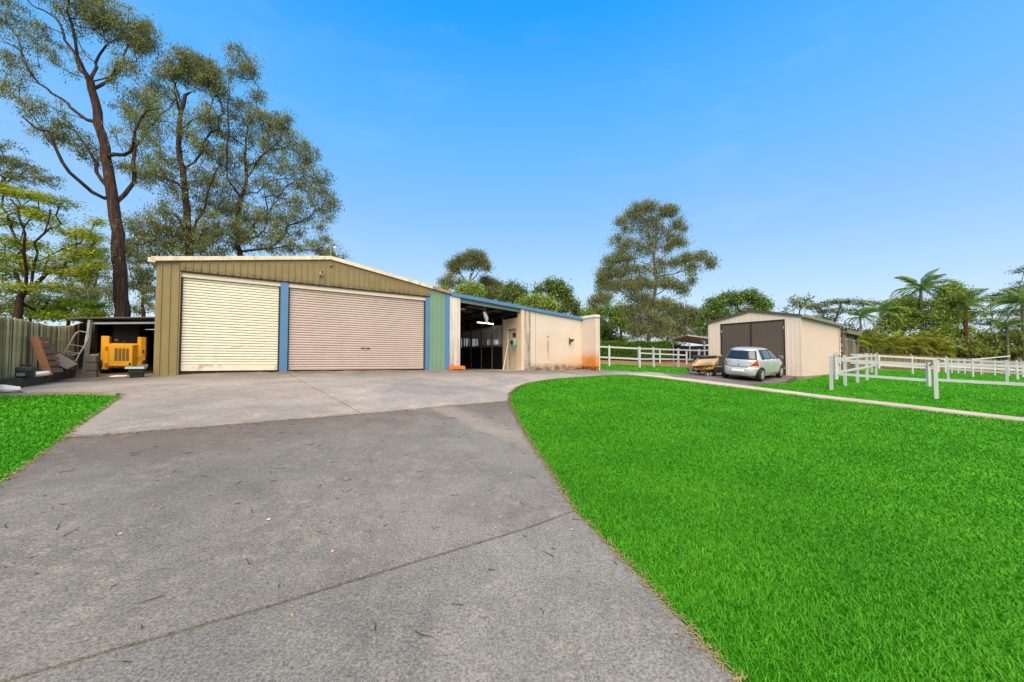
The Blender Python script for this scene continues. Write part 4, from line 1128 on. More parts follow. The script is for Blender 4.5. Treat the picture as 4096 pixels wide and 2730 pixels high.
def cwall(a, b): 
    a, b = Vector(a), Vector(b)
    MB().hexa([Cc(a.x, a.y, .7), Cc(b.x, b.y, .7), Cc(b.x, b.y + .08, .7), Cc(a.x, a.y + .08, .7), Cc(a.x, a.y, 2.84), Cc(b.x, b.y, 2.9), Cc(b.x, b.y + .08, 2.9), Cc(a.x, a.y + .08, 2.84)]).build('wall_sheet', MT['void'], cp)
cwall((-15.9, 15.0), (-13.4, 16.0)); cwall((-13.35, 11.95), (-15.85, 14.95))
# loader
ld = empty('skid_loader', (-12.30, 11.85, G(-12.2, 11.7) + .0), R(40), 'yellow skid steer loader parked tail first under the tin carport', 'loader')
ld.scale = (.70, .80, .92)
def vup(x0, x1, mirror):
    c = .11
    poly = [(x0, .12), (x0, .0), (x0 + (c if not mirror else .13), -.06), (x1 - (.0 if not mirror else c), -.06), (x1, .0 if mirror else -.06), (x1, .12)]
    return poly
MB().prism([(-.71, .5), (-.71, .02), (-.60, -.06), (-.45, -.06), (-.45, .5)], .16, 1.28, 'z').build('upright', MT['yellow'], ld, bevel=.01)
MB().prism([(.44, .5), (.44, -.06), (.56, -.06), (.71, .02), (.71, .5)], .22, 1.28, 'z').build('upright', MT['yellow'], ld, bevel=.01)
MB().hexa([(-.45, -.02, .24), (.44, -.02, .24), (.44, 1.3, .3), (-.45, 1.3, .3), (-.45, .02, 1.05), (.44, .02, 1.05), (.44, 1.3, 1.1), (-.45, 1.3, 1.1)]).build('engine_cover', MT['yellow'], ld)
# bulged engine door
dv_ = [(-.50, -.062, .20), (.47, -.062, .22), (.31, -.30, .27), (-.385, -.30, .27), (-.50, -.062, 1.02), (.47, -.062, 1.02), (.31, -.30, .985), (-.385, -.30, .985)]
ed = MB().hexa([dv_[3], dv_[2], dv_[1], dv_[0], dv_[7], dv_[6], dv_[5], dv_[4]]).build('engine_door', MT['yellow'], ld, bevel=.008)
for c in range(4):
    x = -.245 + c * .118
    m = MB()
    for i in range(22): m.box(x, x + .095, -.304, -.298, .445 + i * .0195, .456 + i * .0195)
    m.build('vent_grille', MT['trimblack'], ed)
MB().lathe([(.0, -.304), (.045, -.304), (.045, -.298)], 14, (.24, 0, .335), 'y', False).build('hole', MT['trimblack'], ed)
MB().bar((.40, -.19, .60), (.53, -.12, .60), .03, .03).bar((.50, -.14, .60), (.50, -.14, .50), .018, .02).build('latch', MT['yellow'], ld)
for zz in (.85, .30):
    MB().box(-.56, -.47, -.13, -.05, zz, zz + .02).box(-.56, -.47, -.13, -.05, zz + .06, zz + .08).box(-.57, -.55, -.13, -.05, zz, zz + .08).build('hinge', MT['yellow'], ld)
MB().box(.575, .665, -.035, .02, .70, .76).lathe([(0, -.03), (.042, -.03), (.042, .03)], 14, (.62, .0, .81), 'y').build('tail_lamp', MT['trimblack'], ld)
MB().box(.575, .665, -.04, .0, .64, .70).build('tail_lamp', MT['rust'], ld)
MB().lathe([(.03, 1.0), (.03, 1.10), (.085, 1.11), (.095, 1.16), (.06, 1.20), (0, 1.205)], 14, (-.27, .25, 0)).build('air_cleaner', MT['rustmetal'], ld)
cg = MB().box(-.42, .42, .55, .60, 1.05, 1.75).box(-.42, .42, .55, 1.6, 1.72, 1.78).box(-.44, -.40, .55, 1.6, 1.0, 1.75).box(.40, .44, .55, 1.6, 1.0, 1.75).build('cab_cage', MT['black'], ld)
MB().bar((-.60, .3, 1.2), (-.60, 1.9, .55), .1, .14).bar((.60, .3, 1.2), (.60, 1.9, .55), .1, .14).build('lift_arm', MT['yellow'], ld)
for x in (-.72, .50):
    for y in (.30, 1.25):
        wo_ = MB().lathe([(.18, -.0), (.30, .0), (.345, .05), (.345, .19), (.30, .24), (.18, .24)], 20, (x - .02, y, .33), 'x').build('wheel', MT['tyre'], ld)
        MB().lathe([(.0, .04), (.18, .04), (.18, .2), (0, .2)], 16, (x - .02, y, .33), 'x').build('rim', MT['yellow2'], wo_)
MB().box(-.5, .5, .0, 1.7, .18, .30).build('chassis', MT['darksteel'], ld)
# dark implement bars leaning left of the loader
im = empty('steel_boom', (-12.75, 11.75, G(-12.7, 11.7)), R(36), 'dark steel boom propped beside the block pier', 'boom')
MB().bar((-.25, .0, .50), (.38, .25, 1.02), .07, .09).bar((-.2, -.02, .60), (.40, .22, 1.06), .03, .03).build('arm', MT['darksteel'], im)
MB().box(-.32, -.14, -.08, .08, .40, .60).build('clamp', MT['galv'], im)
# clutter on the blocks
gn = empty('tool_case', (-10.20, 7.86, 1.19), R(40), 'black plastic power tool case on the mossy block wall', 'case')
gn.scale = (.72, .9, 1.12)
MB().box(-.17, .17, -.10, .10, 0, .20).build('body', MT['blackplastic'], gn, bevel=.025)
MB().box(-.15, .15, -.115, -.10, .11, .17).build('lid_band', MT['darksteel'], gn, bevel=.006)
MB().box(-.14, .02, -.108, -.10, .03, .09).build('panel', MT['chrome'], gn)
MB().tube([(-.10, -.02, .19), (-.10, -.02, .235), (.10, -.02, .235), (.10, -.02, .19)], .013, 8).build('handle', MT['blackplastic'], gn)
ds = MB().lathe([(0, 0), (.16, .01), (.20, .055), (.17, .10), (0, .115)], 20).build('white_basin', MT['white'], None, (-10.50, 8.30, 1.192), (R(8), R(-6), 0))
tag(ds, 'white upturned basin between the black case and the pallet', 'basin')
plt = empty('timber_pallet', (-10.80, 8.66, 1.19), 0, 'broken timber pallet leaning against the paling fence', 'pallet')
plt.scale = (.8, 1, .92)
zx = Vector((-.21, -.15, .95)).normalized(); xx_ = Vector((-.50, .866, 0)); xx_ = (xx_ - zx * xx_.dot(zx)).normalized(); yx = zx.cross(xx_)
plt.rotation_euler = Matrix((xx_, yx, zx)).transposed().to_euler()
MB().box(-.02, .03, -.13, -.0, 0, 1.0).build('bearer', MT['pallet'], plt)
for x in (.28, .55):
    MB().box(x, x + .04, -.10, -.0, .05, .98).build('bearer', MT['pallet'], plt)
for i in range(6):
    MB().box(-.0, .60, -.022, -.0, .06 + i * .165, .16 + i * .165).build('slat', MT['palletgrey'], plt, (0, -.122, 0), (0, R(random.Random(i).uniform(-2, 2)), 0))
wt = empty('barrow_tray', (-11.55, 9.62, 1.42), R(40), 'grey brown barrow tray tipped on its side by the pallet', 'tray', rot=(R(40), R(35), R(20)))
wt.scale = (.56, .56, .7)
m = MB()
o_, i_ = [(-.45, -.30), (.42, -.26), (.42, .26), (-.45, .30)], [(-.36, -.2), (.3, -.18), (.3, .18), (-.36, .2)]
m.hexa([(x, y, 0) for x, y in i_] + [(x, y, .26) for x, y in o_])
m.build('tub', MT['tubgrey'], wt, bevel=.04)
MB().tube([(x, y, .265) for x, y in o_ + o_[:1]], .016, 6).build('rim', MT['blackplastic'], wt)
ht = empty('hand_trolley', (-12.25, 10.30, 1.50), R(36), 'pale tubular hand trolley leaning by the carport post', 'trolley', rot=(R(-22), R(14), R(36)))
for x in (-.14, .14):
    MB().tube([(x, 0, .0), (x, 0, .75), (x * .9, -.03, .90), (x * .5, -.05, .96)], .016, 8).build('side_rail', MT['dulltube'], ht)
for z in (.10, .32, .54): MB().tube([(-.14, 0, z), (.14, 0, z)], .010, 6).build('rung', MT['dulltube'], ht)
MB().tube([(-.07, -.05, .96), (.07, -.05, .96)], .016, 8).build('handle', MT['dulltube'], ht)
MB().box(-.17, .17, -.22, .0, -.02, .0).build('toe_plate', MT['darksteel'], ht)
cb = MB().tube([(-13.0, 11.42, 2.35), (-12.96, 11.36, 2.2), (-12.97, 11.36, 2.0), (-13.05, 11.3, 1.8), (-12.95, 11.0, 1.72), (-13.0, 10.8, 1.82), (-13.05, 10.6, 1.78), (-13.0, 10.4, 1.6), (-12.9, 10.3, 1.5)], .018, 8).build('hose', MT['bag'])
tag(cb, 'pale grey hose draped from the carport post', 'hose')
bk = empty('block_bench', (-10.42, 10.62, G(-10.42, 10.62)), R(34), 'pale teal board on black blocks at the garage corner', 'bench')
MB().box(-.28, -.02, -.10, .15, -.06, .10).box(-.31, .0, -.12, .15, .101, .24).build('base_block', MT['blackplastic'], bk, bevel=.01)
MB().box(-.36, .02, -.16, .18, .241, .30).build('board', MT['teal'], bk)
MB().box(-.14, .06, -.06, .04, .301, .37).build('brick', MT['brick'], bk, rot=(0, 0, .4))
bgp = empty('plastic_bag', (-9.62, 7.18, G(-9.62, 7.18)), .4, 'crumpled white bag on the soil by the fence foot', 'bag')
rg = random.Random(9)
MB().ball((0, 0, .05), .17, .10, .07, 14, 8, .5, rg).ball((-.08, .02, .10), .10, .05, .05, 10, 7, .6, rg).build('sack', MT['white'], bgp)
wr = MB().ball((0, 0, .01), .28, .16, .04, 14, 6, .5, rg).build('crumpled_sheet', MT['white'], None, (-11.55, 11.05, G(-11.55, 11.05)))
tag(wr, 'flat white plastic scrap on the concrete behind the loader', 'scrap')

# ------------------------------------------------------------------ silver hatchback
CT = np.array([  # z, rear x, front x, half width, plan exponent
    (.19, .30, 3.50, .70, 5), (.215, .14, 3.62, .77, 4.6), (.28, .05, 3.71, .815, 4.2), (.36, .012, 3.76, .835, 4.0), (.46, .0, 3.785, .844, 3.9), (.56, .008, 3.78, .847, 3.9), (.605, .03, 3.765, .8475, 3.9),
    (.635, .075, 3.745, .8475, 4.0), (.70, .082, 3.70, .8475, 4.1), (.78, .088, 3.61, .846, 4.1), (.86, .098, 3.46, .840, 4.2), (.93, .115, 3.26, .828, 4.3), (.975, .135, 3.08, .812, 4.3),
    (1.01, .155, 2.98, .795, 4.2), (1.06, .178, 2.90, .773, 4.1), (1.14, .215, 2.77, .738, 4.0), (1.22, .255, 2.63, .703, 3.9), (1.30, .295, 2.48, .668, 3.8), (1.37, .332, 2.33, .635, 3.7), (1.42, .365, 2.20, .605, 3.6),
    (1.455, .40, 2.07, .57, 3.4), (1.485, .47, 1.93, .52, 3.2), (1.507, .60, 1.78, .44, 3.0), (1.522, .82, 1.60, .32, 2.6), (1.53, 1.10, 1.38, .14, 2.2)])
def cpar(z): return [np.interp(z, CT[:, 0], CT[:, k]) for k in (1, 2, 3, 4)]
def side_y(x, z):
    r, f, w_, n = cpar(z); c, a = (r + f) / 2, (f - r) / 2
    return w_ * max(0, 1 - abs((x - c) / a) ** n) ** (1 / n)
def rear_x(y, z):
    r, f, w_, n = cpar(z); c, a = (r + f) / 2, (f - r) / 2
    return c - a * max(0, 1 - abs(y / w_) ** n) ** (1 / n)
hd = Vector((.79, .613, 0)).normalized(); rt = Vector((hd.y, -hd.x, 0))
O_ = Vector((10.37, 17.285, 0))
def gp(xx, yy):
    q = O_ + hd * xx - rt * yy; return G(q.x, q.y)
zr, zf = (gp(.58, .73) + gp(.58, -.73)) / 2, (gp(3.04, .73) + gp(3.04, -.73)) / 2
zl, zrr = (gp(.58, .73) + gp(3.04, .73)) / 2, (gp(.58, -.73) + gp(3.04, -.73)) / 2
fw = Vector((hd.x, hd.y, (zf - zr) / 2.46)).normalized()
lf_ = Vector((-rt.x, -rt.y, (zl - zrr) / 1.46)); upv = fw.cross(lf_).normalized(); lf_ = upv.cross(fw)
car = empty('hatchback_car', (O_.x, O_.y, zr - .58 * (zf - zr) / 2.46 + .004), 0, 'silver five door hatchback parked tail out at the beige shed', 'car')
car.rotation_euler = Matrix((fw, lf_, upv)).transposed().to_euler()

def car_body():
    zs = sorted(set(list(CT[:, 0]) + list(np.linspace(.25, 1.45, 40))))
    N = 96; v = []
    for z in zs:
        r, f, w_, n = cpar(z); c, a = (r + f) / 2, (f - r) / 2
        for k in range(N):
            t = 2 * math.pi * k / N; ct, s_ = math.cos(t), math.sin(t)
            v.append((c + a * math.copysign(abs(ct) ** (2 / n), ct), w_ * math.copysign(abs(s_) ** (2 / n), s_), z))
    f = [(i * N + k, i * N + (k + 1) % N, (i + 1) * N + (k + 1) % N, (i + 1) * N + k) for i in range(len(zs) - 1) for k in range(N)]
    m = MB(); m.add(v, f, True); m.add(v[:N], [tuple(range(N - 1, -1, -1))]); m.add(v[-N:], [tuple(range(N))])
    me = m.mesh('body', MT['carpaint'])
    bm = bmesh.new(); bm.from_mesh(me); bmesh.ops.remove_doubles(bm, verts=bm.verts, dist=1e-5); bmesh.ops.recalc_face_normals(bm, faces=bm.faces); bm.to_mesh(me); bm.free()
    b = link('body', me, car)
    cut = MB()
    for x in (.60, 3.05):
        for s_ in (-1, 1):
            cut.lathe([(0, .56 * s_), (.345, .56 * s_), (.345, 1.0 * s_), (0, 1.0 * s_)], 32, (x, 0, .30), 'y', False)
    cm = cut.mesh('cut', MT['trimblack'])
    bm = bmesh.new(); bm.from_mesh(cm); bmesh.ops.remove_doubles(bm, verts=bm.verts, dist=1e-5); bmesh.ops.recalc_face_normals(bm, faces=bm.faces); bm.to_mesh(cm); bm.free()
    co = link('cut', cm, car)
    md = b.modifiers.new('arches', 'BOOLEAN'); md.operation = 'DIFFERENCE'; md.object = co; md.solver = 'EXACT'
    bpy.context.view_layer.update()
    nm = bpy.data.meshes.new_from_object(b.evaluated_get(bpy.context.evaluated_depsgraph_get()))
    b.modifiers.clear(); b.data = nm; nm.name = 'body'
    bpy.data.objects.remove(co)
    for p in nm.polygons: p.use_smooth = True
    nm.set_sharp_from_angle(angle=R(40))
    return b
body = car_body()
def grid_patch(fn, nu, nv):
    m = MB(); v = [fn(i / nu, j / nv) for j in range(nv + 1) for i in range(nu + 1)]
    f = [(j * (nu + 1) + i, j * (nu + 1) + i + 1, (j + 1) * (nu + 1) + i + 1, (j + 1) * (nu + 1) + i) for j in range(nv) for i in range(nu)]
    return m.add(v, f, True)
def solid(o, th):
    md = o.modifiers.new('thick', 'SOLIDIFY'); md.thickness = th; md.offset = -1
    return o
def side_patch(name, mat, parent, sgn, z0, z1, xl, xr, off, nu=14, nv=8):
    def fn(u, v):
        z = z0 + (z1 - z0) * v; x = xl(v) + (xr(v) - xl(v)) * u
        return (x, sgn * (side_y(x, z) + off), z)
    return solid(grid_patch(fn, nu, nv).build(name, mat, parent), .004)
def rear_patch(name, mat, parent, z0, z1, yl, yr, off, nu=20, nv=8):
    def fn(u, v):
        z = z0 + (z1 - z0) * v; y = yl(v) + (yr(v) - yl(v)) * u
        return (rear_x(y, z) - off, y, z)
    return solid(grid_patch(fn, nu, nv).build(name, mat, parent), .004)
lin2 = lambda a, b: (lambda v: a + (b - a) * v)
hatch = rear_patch('hatch', MT['carpaint'], car, .645, .985, lin2(-.56, -.70), lin2(.56, .70), .006, 24, 10)
rw_ = rear_patch('rear_window', MT['carglass'], hatch, .995, 1.375, lin2(-.665, -.545), lin2(.665, .545), .005, 24, 8)
rear_patch('window_seal', MT['trimblack'], hatch, .978, .997, lin2(-.68, -.67), lin2(.68, .67), .008, 20, 1)
rear_patch('hatch_gap', MT['trimblack'], car, .618, .632, lin2(-.40, -.42), lin2(.40, .42), .004, 20, 1)
m = MB().tube([(rear_x(-.10, 1.0) - .02, -.10, 1.0), (rear_x(-.05, 1.04) - .03, -.05, 1.045), (rear_x(.30, 1.06) - .03, .30, 1.07)], [.014, .013, .007], 6)
m.build('wiper', MT['trimblack'], hatch)
rear_patch('number_plate', MT['plate'], car, .39, .53, lin2(-.27, -.27), lin2(.27, .27), .012, 10, 3)
m = MB(); cx = rear_x(0, .86) - .012
for a, b in ((.075, .05), (.03, .05)):
    m.tube([(cx, a * math.cos(t), .865 + b * math.sin(t)) for t in np.linspace(0, 2 * math.pi, 19)], .005, 5, False)
m.build('emblem', MT['chrome'], hatch)
MB().lathe([(0, -.012), (.03, -.012), (.034, 0)], 16, (rear_x(0, .74) - .006, 0, .735), 'x').build('lock', MT['trimblack'], hatch)
for s_, tx in ((1, 'TOYOTA'), (-1, 'YARIS')):
    me = text_mesh(tx, .052, MT['darksteel'])
    y = .46 * s_ * 1.0; z = .845 if s_ > 0 else .835
    o = link('lettering', me, hatch, (rear_x(y, z) - .012, y, z), (R(90), 0, R(-90) + s_ * R(-6)))
# tail lamps wrap the corner
def lamp_patch(name, mat, parent, sgn, z0, z1, yin, xout, off, nu=14, nv=5):
    def fn(u, v):
        z = z0 + (z1 - z0) * v; r, f, w_, n = cpar(z); c, a = (r + f) / 2, (f - r) / 2
        t0 = math.asin(min(1, (yin(v) / w_)) ** (n / 2)); t1 = math.acos(((c - xout(v)) / a) ** (n / 2))
        t = t0 + (t1 - t0) * u
        return (c - (a + off) * math.cos(t) ** (2 / n), sgn * (w_ + off) * math.sin(t) ** (2 / n), z)
    return solid(grid_patch(fn, nu, nv).build(name, mat, parent), .006)
for s_ in (1, -1):
    tl = lamp_patch('tail_light', MT['tailred'], car, s_, .705, .975, lin2(.47, .70), lin2(.37, .31), .011)
    lamp_patch('reversing_lens', MT['tailclear'], tl, s_, .640, .703, lin2(.52, .50), lin2(.36, .36), .011)
    lamp_patch('indicator_lens', MT['tailorange'], tl, s_, .74, .83, lin2(.58, .64), lin2(.26, .24), .016)
# doors with glass, both sides
for s_ in (1, -1):
    rd = side_patch('door', MT['carpaint'], car, s_, .30, .985, lin2(1.00, .86), lin2(1.62, 1.60), .005, 12, 12)
    fd = side_patch('door', MT['carpaint'], car, s_, .30, .985, lin2(1.635, 1.615), lin2(2.66, 2.70), .005, 14, 12)
    side_patch('window_seal', MT['trimblack'], rd, s_, .985, 1.415, lin2(.60, .66), lin2(1.62, 1.56), .003)
    side_patch('window', MT['sideglass'], rd, s_, 1.0, 1.385, lin2(.90, .92), lin2(1.54, 1.50), .008)
    side_patch('quarter_window', MT['carglass'], rd, s_, 1.01, 1.37, lin2(.68, .76), lin2(.86, .885), .008, 6, 6)
    side_patch('window_seal', MT['trimblack'], fd, s_, .985, 1.415, lin2(1.63, 1.57), lin2(2.66, 1.98), .003)
    side_patch('window', MT['sideglass'], fd, s_, 1.0, 1.385, lin2(1.67, 1.60), lin2(2.46, 1.92), .008)
    for dd, x in ((rd, 1.05), (fd, 1.78)):
        y = s_ * (side_y(x + .07, .87) + .012)
        MB().tube([(x, y, .87), (x + .04, y + s_ * .02, .875), (x + .13, y + s_ * .02, .875), (x + .17, y, .87)], .014, 6).build('door_handle', MT['carpaint'], dd)
        side_patch('handle_cup', MT['trimblack'], dd, s_, .845, .868, lin2(x + .02, x + .02), lin2(x + .15, x + .15), .008, 4, 2)
    mr = MB().box(2.40, 2.52, s_ * .84, s_ * 1.02, .99, 1.11).build('mirror', MT['carpaint'], car, bevel=.03)
    MB().box(2.388, 2.399, s_ * .855, s_ * 1.005, 1.0, 1.10).build('mirror_glass', MT['sideglass'], mr)
    MB().box(2.44, 2.54, s_ * .74, s_ * .85, .98, 1.02).build('mirror_stalk', MT['trimblack'], mr)
# windscreen, aerial, underside, exhaust
def ws(u, v):
    z = 1.03 + .36 * v; y = (-1 + 2 * u) * (.66 - .12 * v); r, f, w_, n = cpar(z); c, a = (r + f) / 2, (f - r) / 2
    return (c + a * (1 - abs(y / w_) ** n) ** (1 / n) + .006, y, z)
solid(grid_patch(ws, 16, 6).build('windscreen', MT['carglass'], car), .004)
MB().tube([(.62, 0, 1.50), (.60, 0, 1.555)], [.014, .008], 6).build('aerial', MT['trimblack'], car)
rear_patch('brake_light', MT['tailred'], hatch, 1.395, 1.41, lin2(-.09, -.09), lin2(.09, .09), .004, 6, 1)
MB().box(.35, 3.45, -.55, .55, .17, .30).build('underbody', MT['trimblack'], car)
MB().tube([(.12, -.38, .22), (.5, -.38, .22)], .03, 10).box(.2, .65, -.62, -.30, .17, .27).build('exhaust', MT['rustmetal'], car)
def wheel(x, s_):
    o = MB().lathe([(.19, -.085), (.255, -.095), (.285, -.085), (.295, -.05), (.297, 0), (.295, .05), (.285, .085), (.255, .095), (.19, .085)], 32, (x, s_ * .745, .297), 'y').build('wheel', MT['tyre'], car)
    y = s_ * (.745 + .078)
    m = MB().lathe([(.165, .0), (.195, .012 * s_), (.20, -.02 * s_), (.195, -.06 * s_)], 28, (x, y, .297), 'y').lathe([(0, .012 * s_), (.05, .010 * s_), (.06, -.005 * s_)], 16, (x, y, .297), 'y')
    for k in range(7):
        t = 2 * math.pi * k / 7 + .2
        d_ = Vector((math.cos(t), 0, math.sin(t))); q = Vector((-d_.z, 0, d_.x)); c0 = Vector((x, y, .297))
        a, b = c0 + d_ * .04, c0 + d_ * .18
        yo = Vector((0, s_ * .008, 0))
        m.add([a - q * .026 + yo, a + q * .026 + yo, b + q * .046 - yo * .3, b - q * .046 - yo * .3], [(0, 1, 2, 3)])
    m.build('rim', MT['rim'], o)
    MB().lathe([(0, -.025 * s_), (.19, -.025 * s_)], 20, (x, y, .297), 'y').build('brake_disc', MT['trimblack'], o)
for x in (.60, 3.05):
    for s_ in (1, -1): wheel(x, s_)

# ------------------------------------------------------------------ carts and bins between car and fence
def frame_rot(v): return v
ct = empty('tipping_cart', (9.72, 19.05, G(9.72, 19.05)), R(-12), 'rusty yellow tipping cart with hay beside the silver hatchback', 'cart')
tub = empty('tub', (-.02, -.12, .30), parent=ct, rot=(R(13), R(-3), R(-30)))
Wc, Lc = .50, 1.15
def side(x0, x1, mat, name): return MB().hexa([(x0 * .86, .04, 0), (x1 * .86, .04, 0), (x1 * .9, Lc - .1, .04), (x0 * .9, Lc - .1, .04), (x0, 0, .22), (x1, 0, .22), (x1, Lc, .30), (x0, Lc, .30)]).build(name, mat, tub)
MB().hexa([(-Wc * .86, .02, 0), (Wc * .86, .02, 0), (Wc * .86, .045, 0), (-Wc * .86, .045, 0), (-Wc, -.02, .22), (Wc, -.02, .22), (Wc, .01, .22), (-Wc, .01, .22)]).build('front_panel', MT['cartrust'], tub)
side(-Wc, -Wc + .03, MT['cartinside'], 'side_panel'); so = side(Wc - .03, Wc, MT['yellow2'], 'side_panel')
MB().box(-Wc * .86, Wc * .86, .05, Lc - .1, .0, .025).build('floor_panel', MT['cartinside'], tub)
MB().hexa([(-Wc * .9, Lc - .12, .03), (Wc * .9, Lc - .12, .03), (Wc * .9, Lc - .09, .03), (-Wc * .9, Lc - .09, .03), (-Wc, Lc - .02, .30), (Wc, Lc - .02, .30), (Wc, Lc + .01, .30), (-Wc, Lc + .01, .30)]).build('back_panel', MT['cartinside'], tub)
for x in (-Wc + .015, Wc - .015):
    MB().tube([(x, -.01, .22), (x, .06, .30), (x, Lc - .1, .38), (x, Lc, .31)], .014, 8).build('top_rail', MT['yellow2'], tub)
MB().box(Wc + .001, Wc + .006, .30, .72, .10, .22).build('name_plate', MT['trimblack'], tub)
link('lettering', text_mesh('Mair-Tranz', .088, MT['white']), tub, (Wc + .008, .51, .16), (R(90), 0, R(90)))
rs = np.random.RandomState(3); n = 420
P = np.stack([rs.uniform(-.30, .34, n), rs.uniform(.15, .75, n), .03 + .16 * rs.rand(n)], 1)
a = rs.rand(n) * 6.28; Lh = .06 + .14 * rs.rand(n)
dv = np.stack([np.cos(a) * Lh, np.sin(a) * Lh, .12 * rs.rand(n)], 1); sv = np.stack([-np.sin(a), np.cos(a), 0 * a], 1) * .006
V = np.stack([P - sv, P + sv, P + dv + sv * .4, P + dv - sv * .4], 1).reshape(-1, 3)
hay = link('hay', npmesh('hay', V, np.arange(n)[:, None] * 4 + np.array([[0, 1, 2, 3]]), np.repeat(rs.rand(n), 4), LEAF['olive']), ct, (-.02, -.12, .30), (R(13), R(-3), R(-30)))
tag(hay, kind='stuff')
MB().bar((.75, .62, .62), (1.0, .95, .78), .03, .03).build('handle', MT['darksteel'], ct)
for x, y in ((.52, -.04), (-.12, .28)):
    q = MB().lathe([(.08, -.04), (.155, -.04), (.17, 0), (.155, .04), (.08, .04)], 18, (x, y, .17), 'x').build('wheel', MT['tyre'], ct)
    MB().lathe([(0, -.02), (.085, -.03), (.085, .03), (0, .02)], 14, (x, y, .17), 'x').build('rim', MT['rustmetal'], q)
MB().bar((-.42, -.28, .03), (.04, .05, .24), .04, .04).bar((.0, .0, .22), (.5, .0, .20), .04, .04).bar((.2, .1, .2), (.2, .5, .45), .04, .05).build('frame', MT['rustmetal'], ct)
MB().hexa([(.02, -.12, .0), (.34, -.12, .0), (.34, .1, .0), (.02, .1, .0), (.08, -.08, .16), (.30, -.08, .16), (.30, .06, .16), (.08, .06, .16)]).build('battery_box', MT['darksteel'], ct, bevel=.015)
MB().box(.17, .20, -.125, -.10, .0, .13).box(.30, .325, -.13, -.11, .02, .15).build('bracket', MT['white'], ct)
bc = empty('brown_barrow', (10.62, 19.15, G(10.62, 19.15)), R(-8), 'brown steel barrow tub between the yellow cart and the hatchback', 'barrow')
MB().hexa([(-.30, -.26, .22), (.42, -.26, .20), (.42, .26, .2), (-.30, .26, .22), (-.40, -.34, .46), (.60, -.34, .44), (.60, .34, .44), (-.40, .34, .46)]).build('tub', MT['cartbrown'], bc, bevel=.02)
MB().tube([(-.41, -.35, .465), (.61, -.35, .445), (.61, .35, .445), (-.41, .35, .465), (-.41, -.35, .465)], .014, 6).build('rim', MT['cartinside'], bc)
MB().tube([(.02, -.2, .22), (.16, -.26, .02), (.30, -.2, .22)], .014, 6).tube([(.16, -.26, .02), (.22, -.27, .02), (.34, -.22, .20)], .012, 6).build('leg', MT['darksteel'], bc)
q = MB().lathe([(.07, -.035), (.13, -.03), (.14, 0), (.13, .03), (.07, .035)], 16, (-.36, 0, .14), 'y').build('wheel', MT['tyre'], bc)
MB().bar((-.36, -.06, .14), (.1, -.2, .22), .03, .03).bar((-.36, .06, .14), (.1, .2, .22), .03, .03).build('frame', MT['rustmetal'], bc)
def bin_(x, y, rz, lab, yel):
    b = empty('wheelie_bin', (x, y, G(x, y) - .02), rz, lab, 'bin', 'wheelie bins behind the yellow cart')
    MB().hexa([(-.21, -.24, .06), (.21, -.24, .06), (.21, .24, .06), (-.21, .24, .06), (-.27, -.33, .86), (.27, -.33, .86), (.27, .33, .86), (-.27, .33, .86)]).build('body', MT['binlid'], b, bevel=.02)
    ld_ = MB().hexa([(-.30, -.38, .865), (.30, -.38, .865), (.30, .36, .865), (-.30, .36, .865), (-.24, -.28, .96), (.24, -.28, .96), (.26, .34, .97), (-.26, .34, .97)]).build('lid', MT['binlid'], b, bevel=.02)
    if yel: MB().box(-.02, .24, -.2, .1, .962, .99).build('sticker', MT['yellowplastic'], ld_)
    for s_ in (-1, 1):
        MB().lathe([(0, -.03), (.1, -.03), (.1, .03), (0, .03)], 16, (s_ * .24, .30, .1), 'x').build('wheel', MT['tyre'], b)
    MB().tube([(-.22, .36, .84), (-.22, .42, .86), (.22, .42, .86), (.22, .36, .84)], .016, 6).build('handle', MT['binlid'], b)
bin_(10.78, 21.35, R(14), 'dark green wheelie bin nearer the white fence, plain lid', False)
bin_(11.38, 20.95, R(10), 'dark green wheelie bin with a yellow patch on its lid', True)

# ------------------------------------------------------------------ white rail fences
def rail_fence(name, label, pts, h=1.32, rails=(1.20, .64), rh=.098, rw_=.05, pw=.106, group='white rail fences', gate=None, mat=None, skip=(), caps=True):
    """pts: ground points; a post at each, rails between neighbours"""
    mat = mat or MT['whiterail']
    b = Vector((pts[0][0], pts[0][1], float(gl(pts[0][0], pts[0][1]))))
    f = empty(name, b, 0, label, 'fence', group)
    L = [Vector((x, y, float(gl(x, y)))) - b for x, y in pts]
    for i, p in enumerate(L):
        q = L[min(i + 1, len(L) - 1)] - L[max(i - 1, 0)]; a = math.atan2(q.y, q.x)
        m = MB().box(-pw / 2, pw / 2, -pw / 2, pw / 2, -.35, h)
        if caps: m.box(-pw / 2 - .006, pw / 2 + .006, -pw / 2 - .006, pw / 2 + .006, h + .001, h + .03)
        rr_ = random.Random(i * 7 + len(pts))
        m.build('post', mat, f, tuple(p), (rr_.uniform(-.012, .012), rr_.uniform(-.012, .012), a))
    for i, (p, q) in enumerate(zip(L, L[1:])):
        if i in skip: continue
        d = (q - p); d.z = 0; d.normalize(); o = d * (pw / 2 + .002)
        for z in rails:
            MB().bar(p + o + Vector((0, 0, z)), q - o + Vector((0, 0, z)), rw_, rh).build('rail', mat, f)
    return f
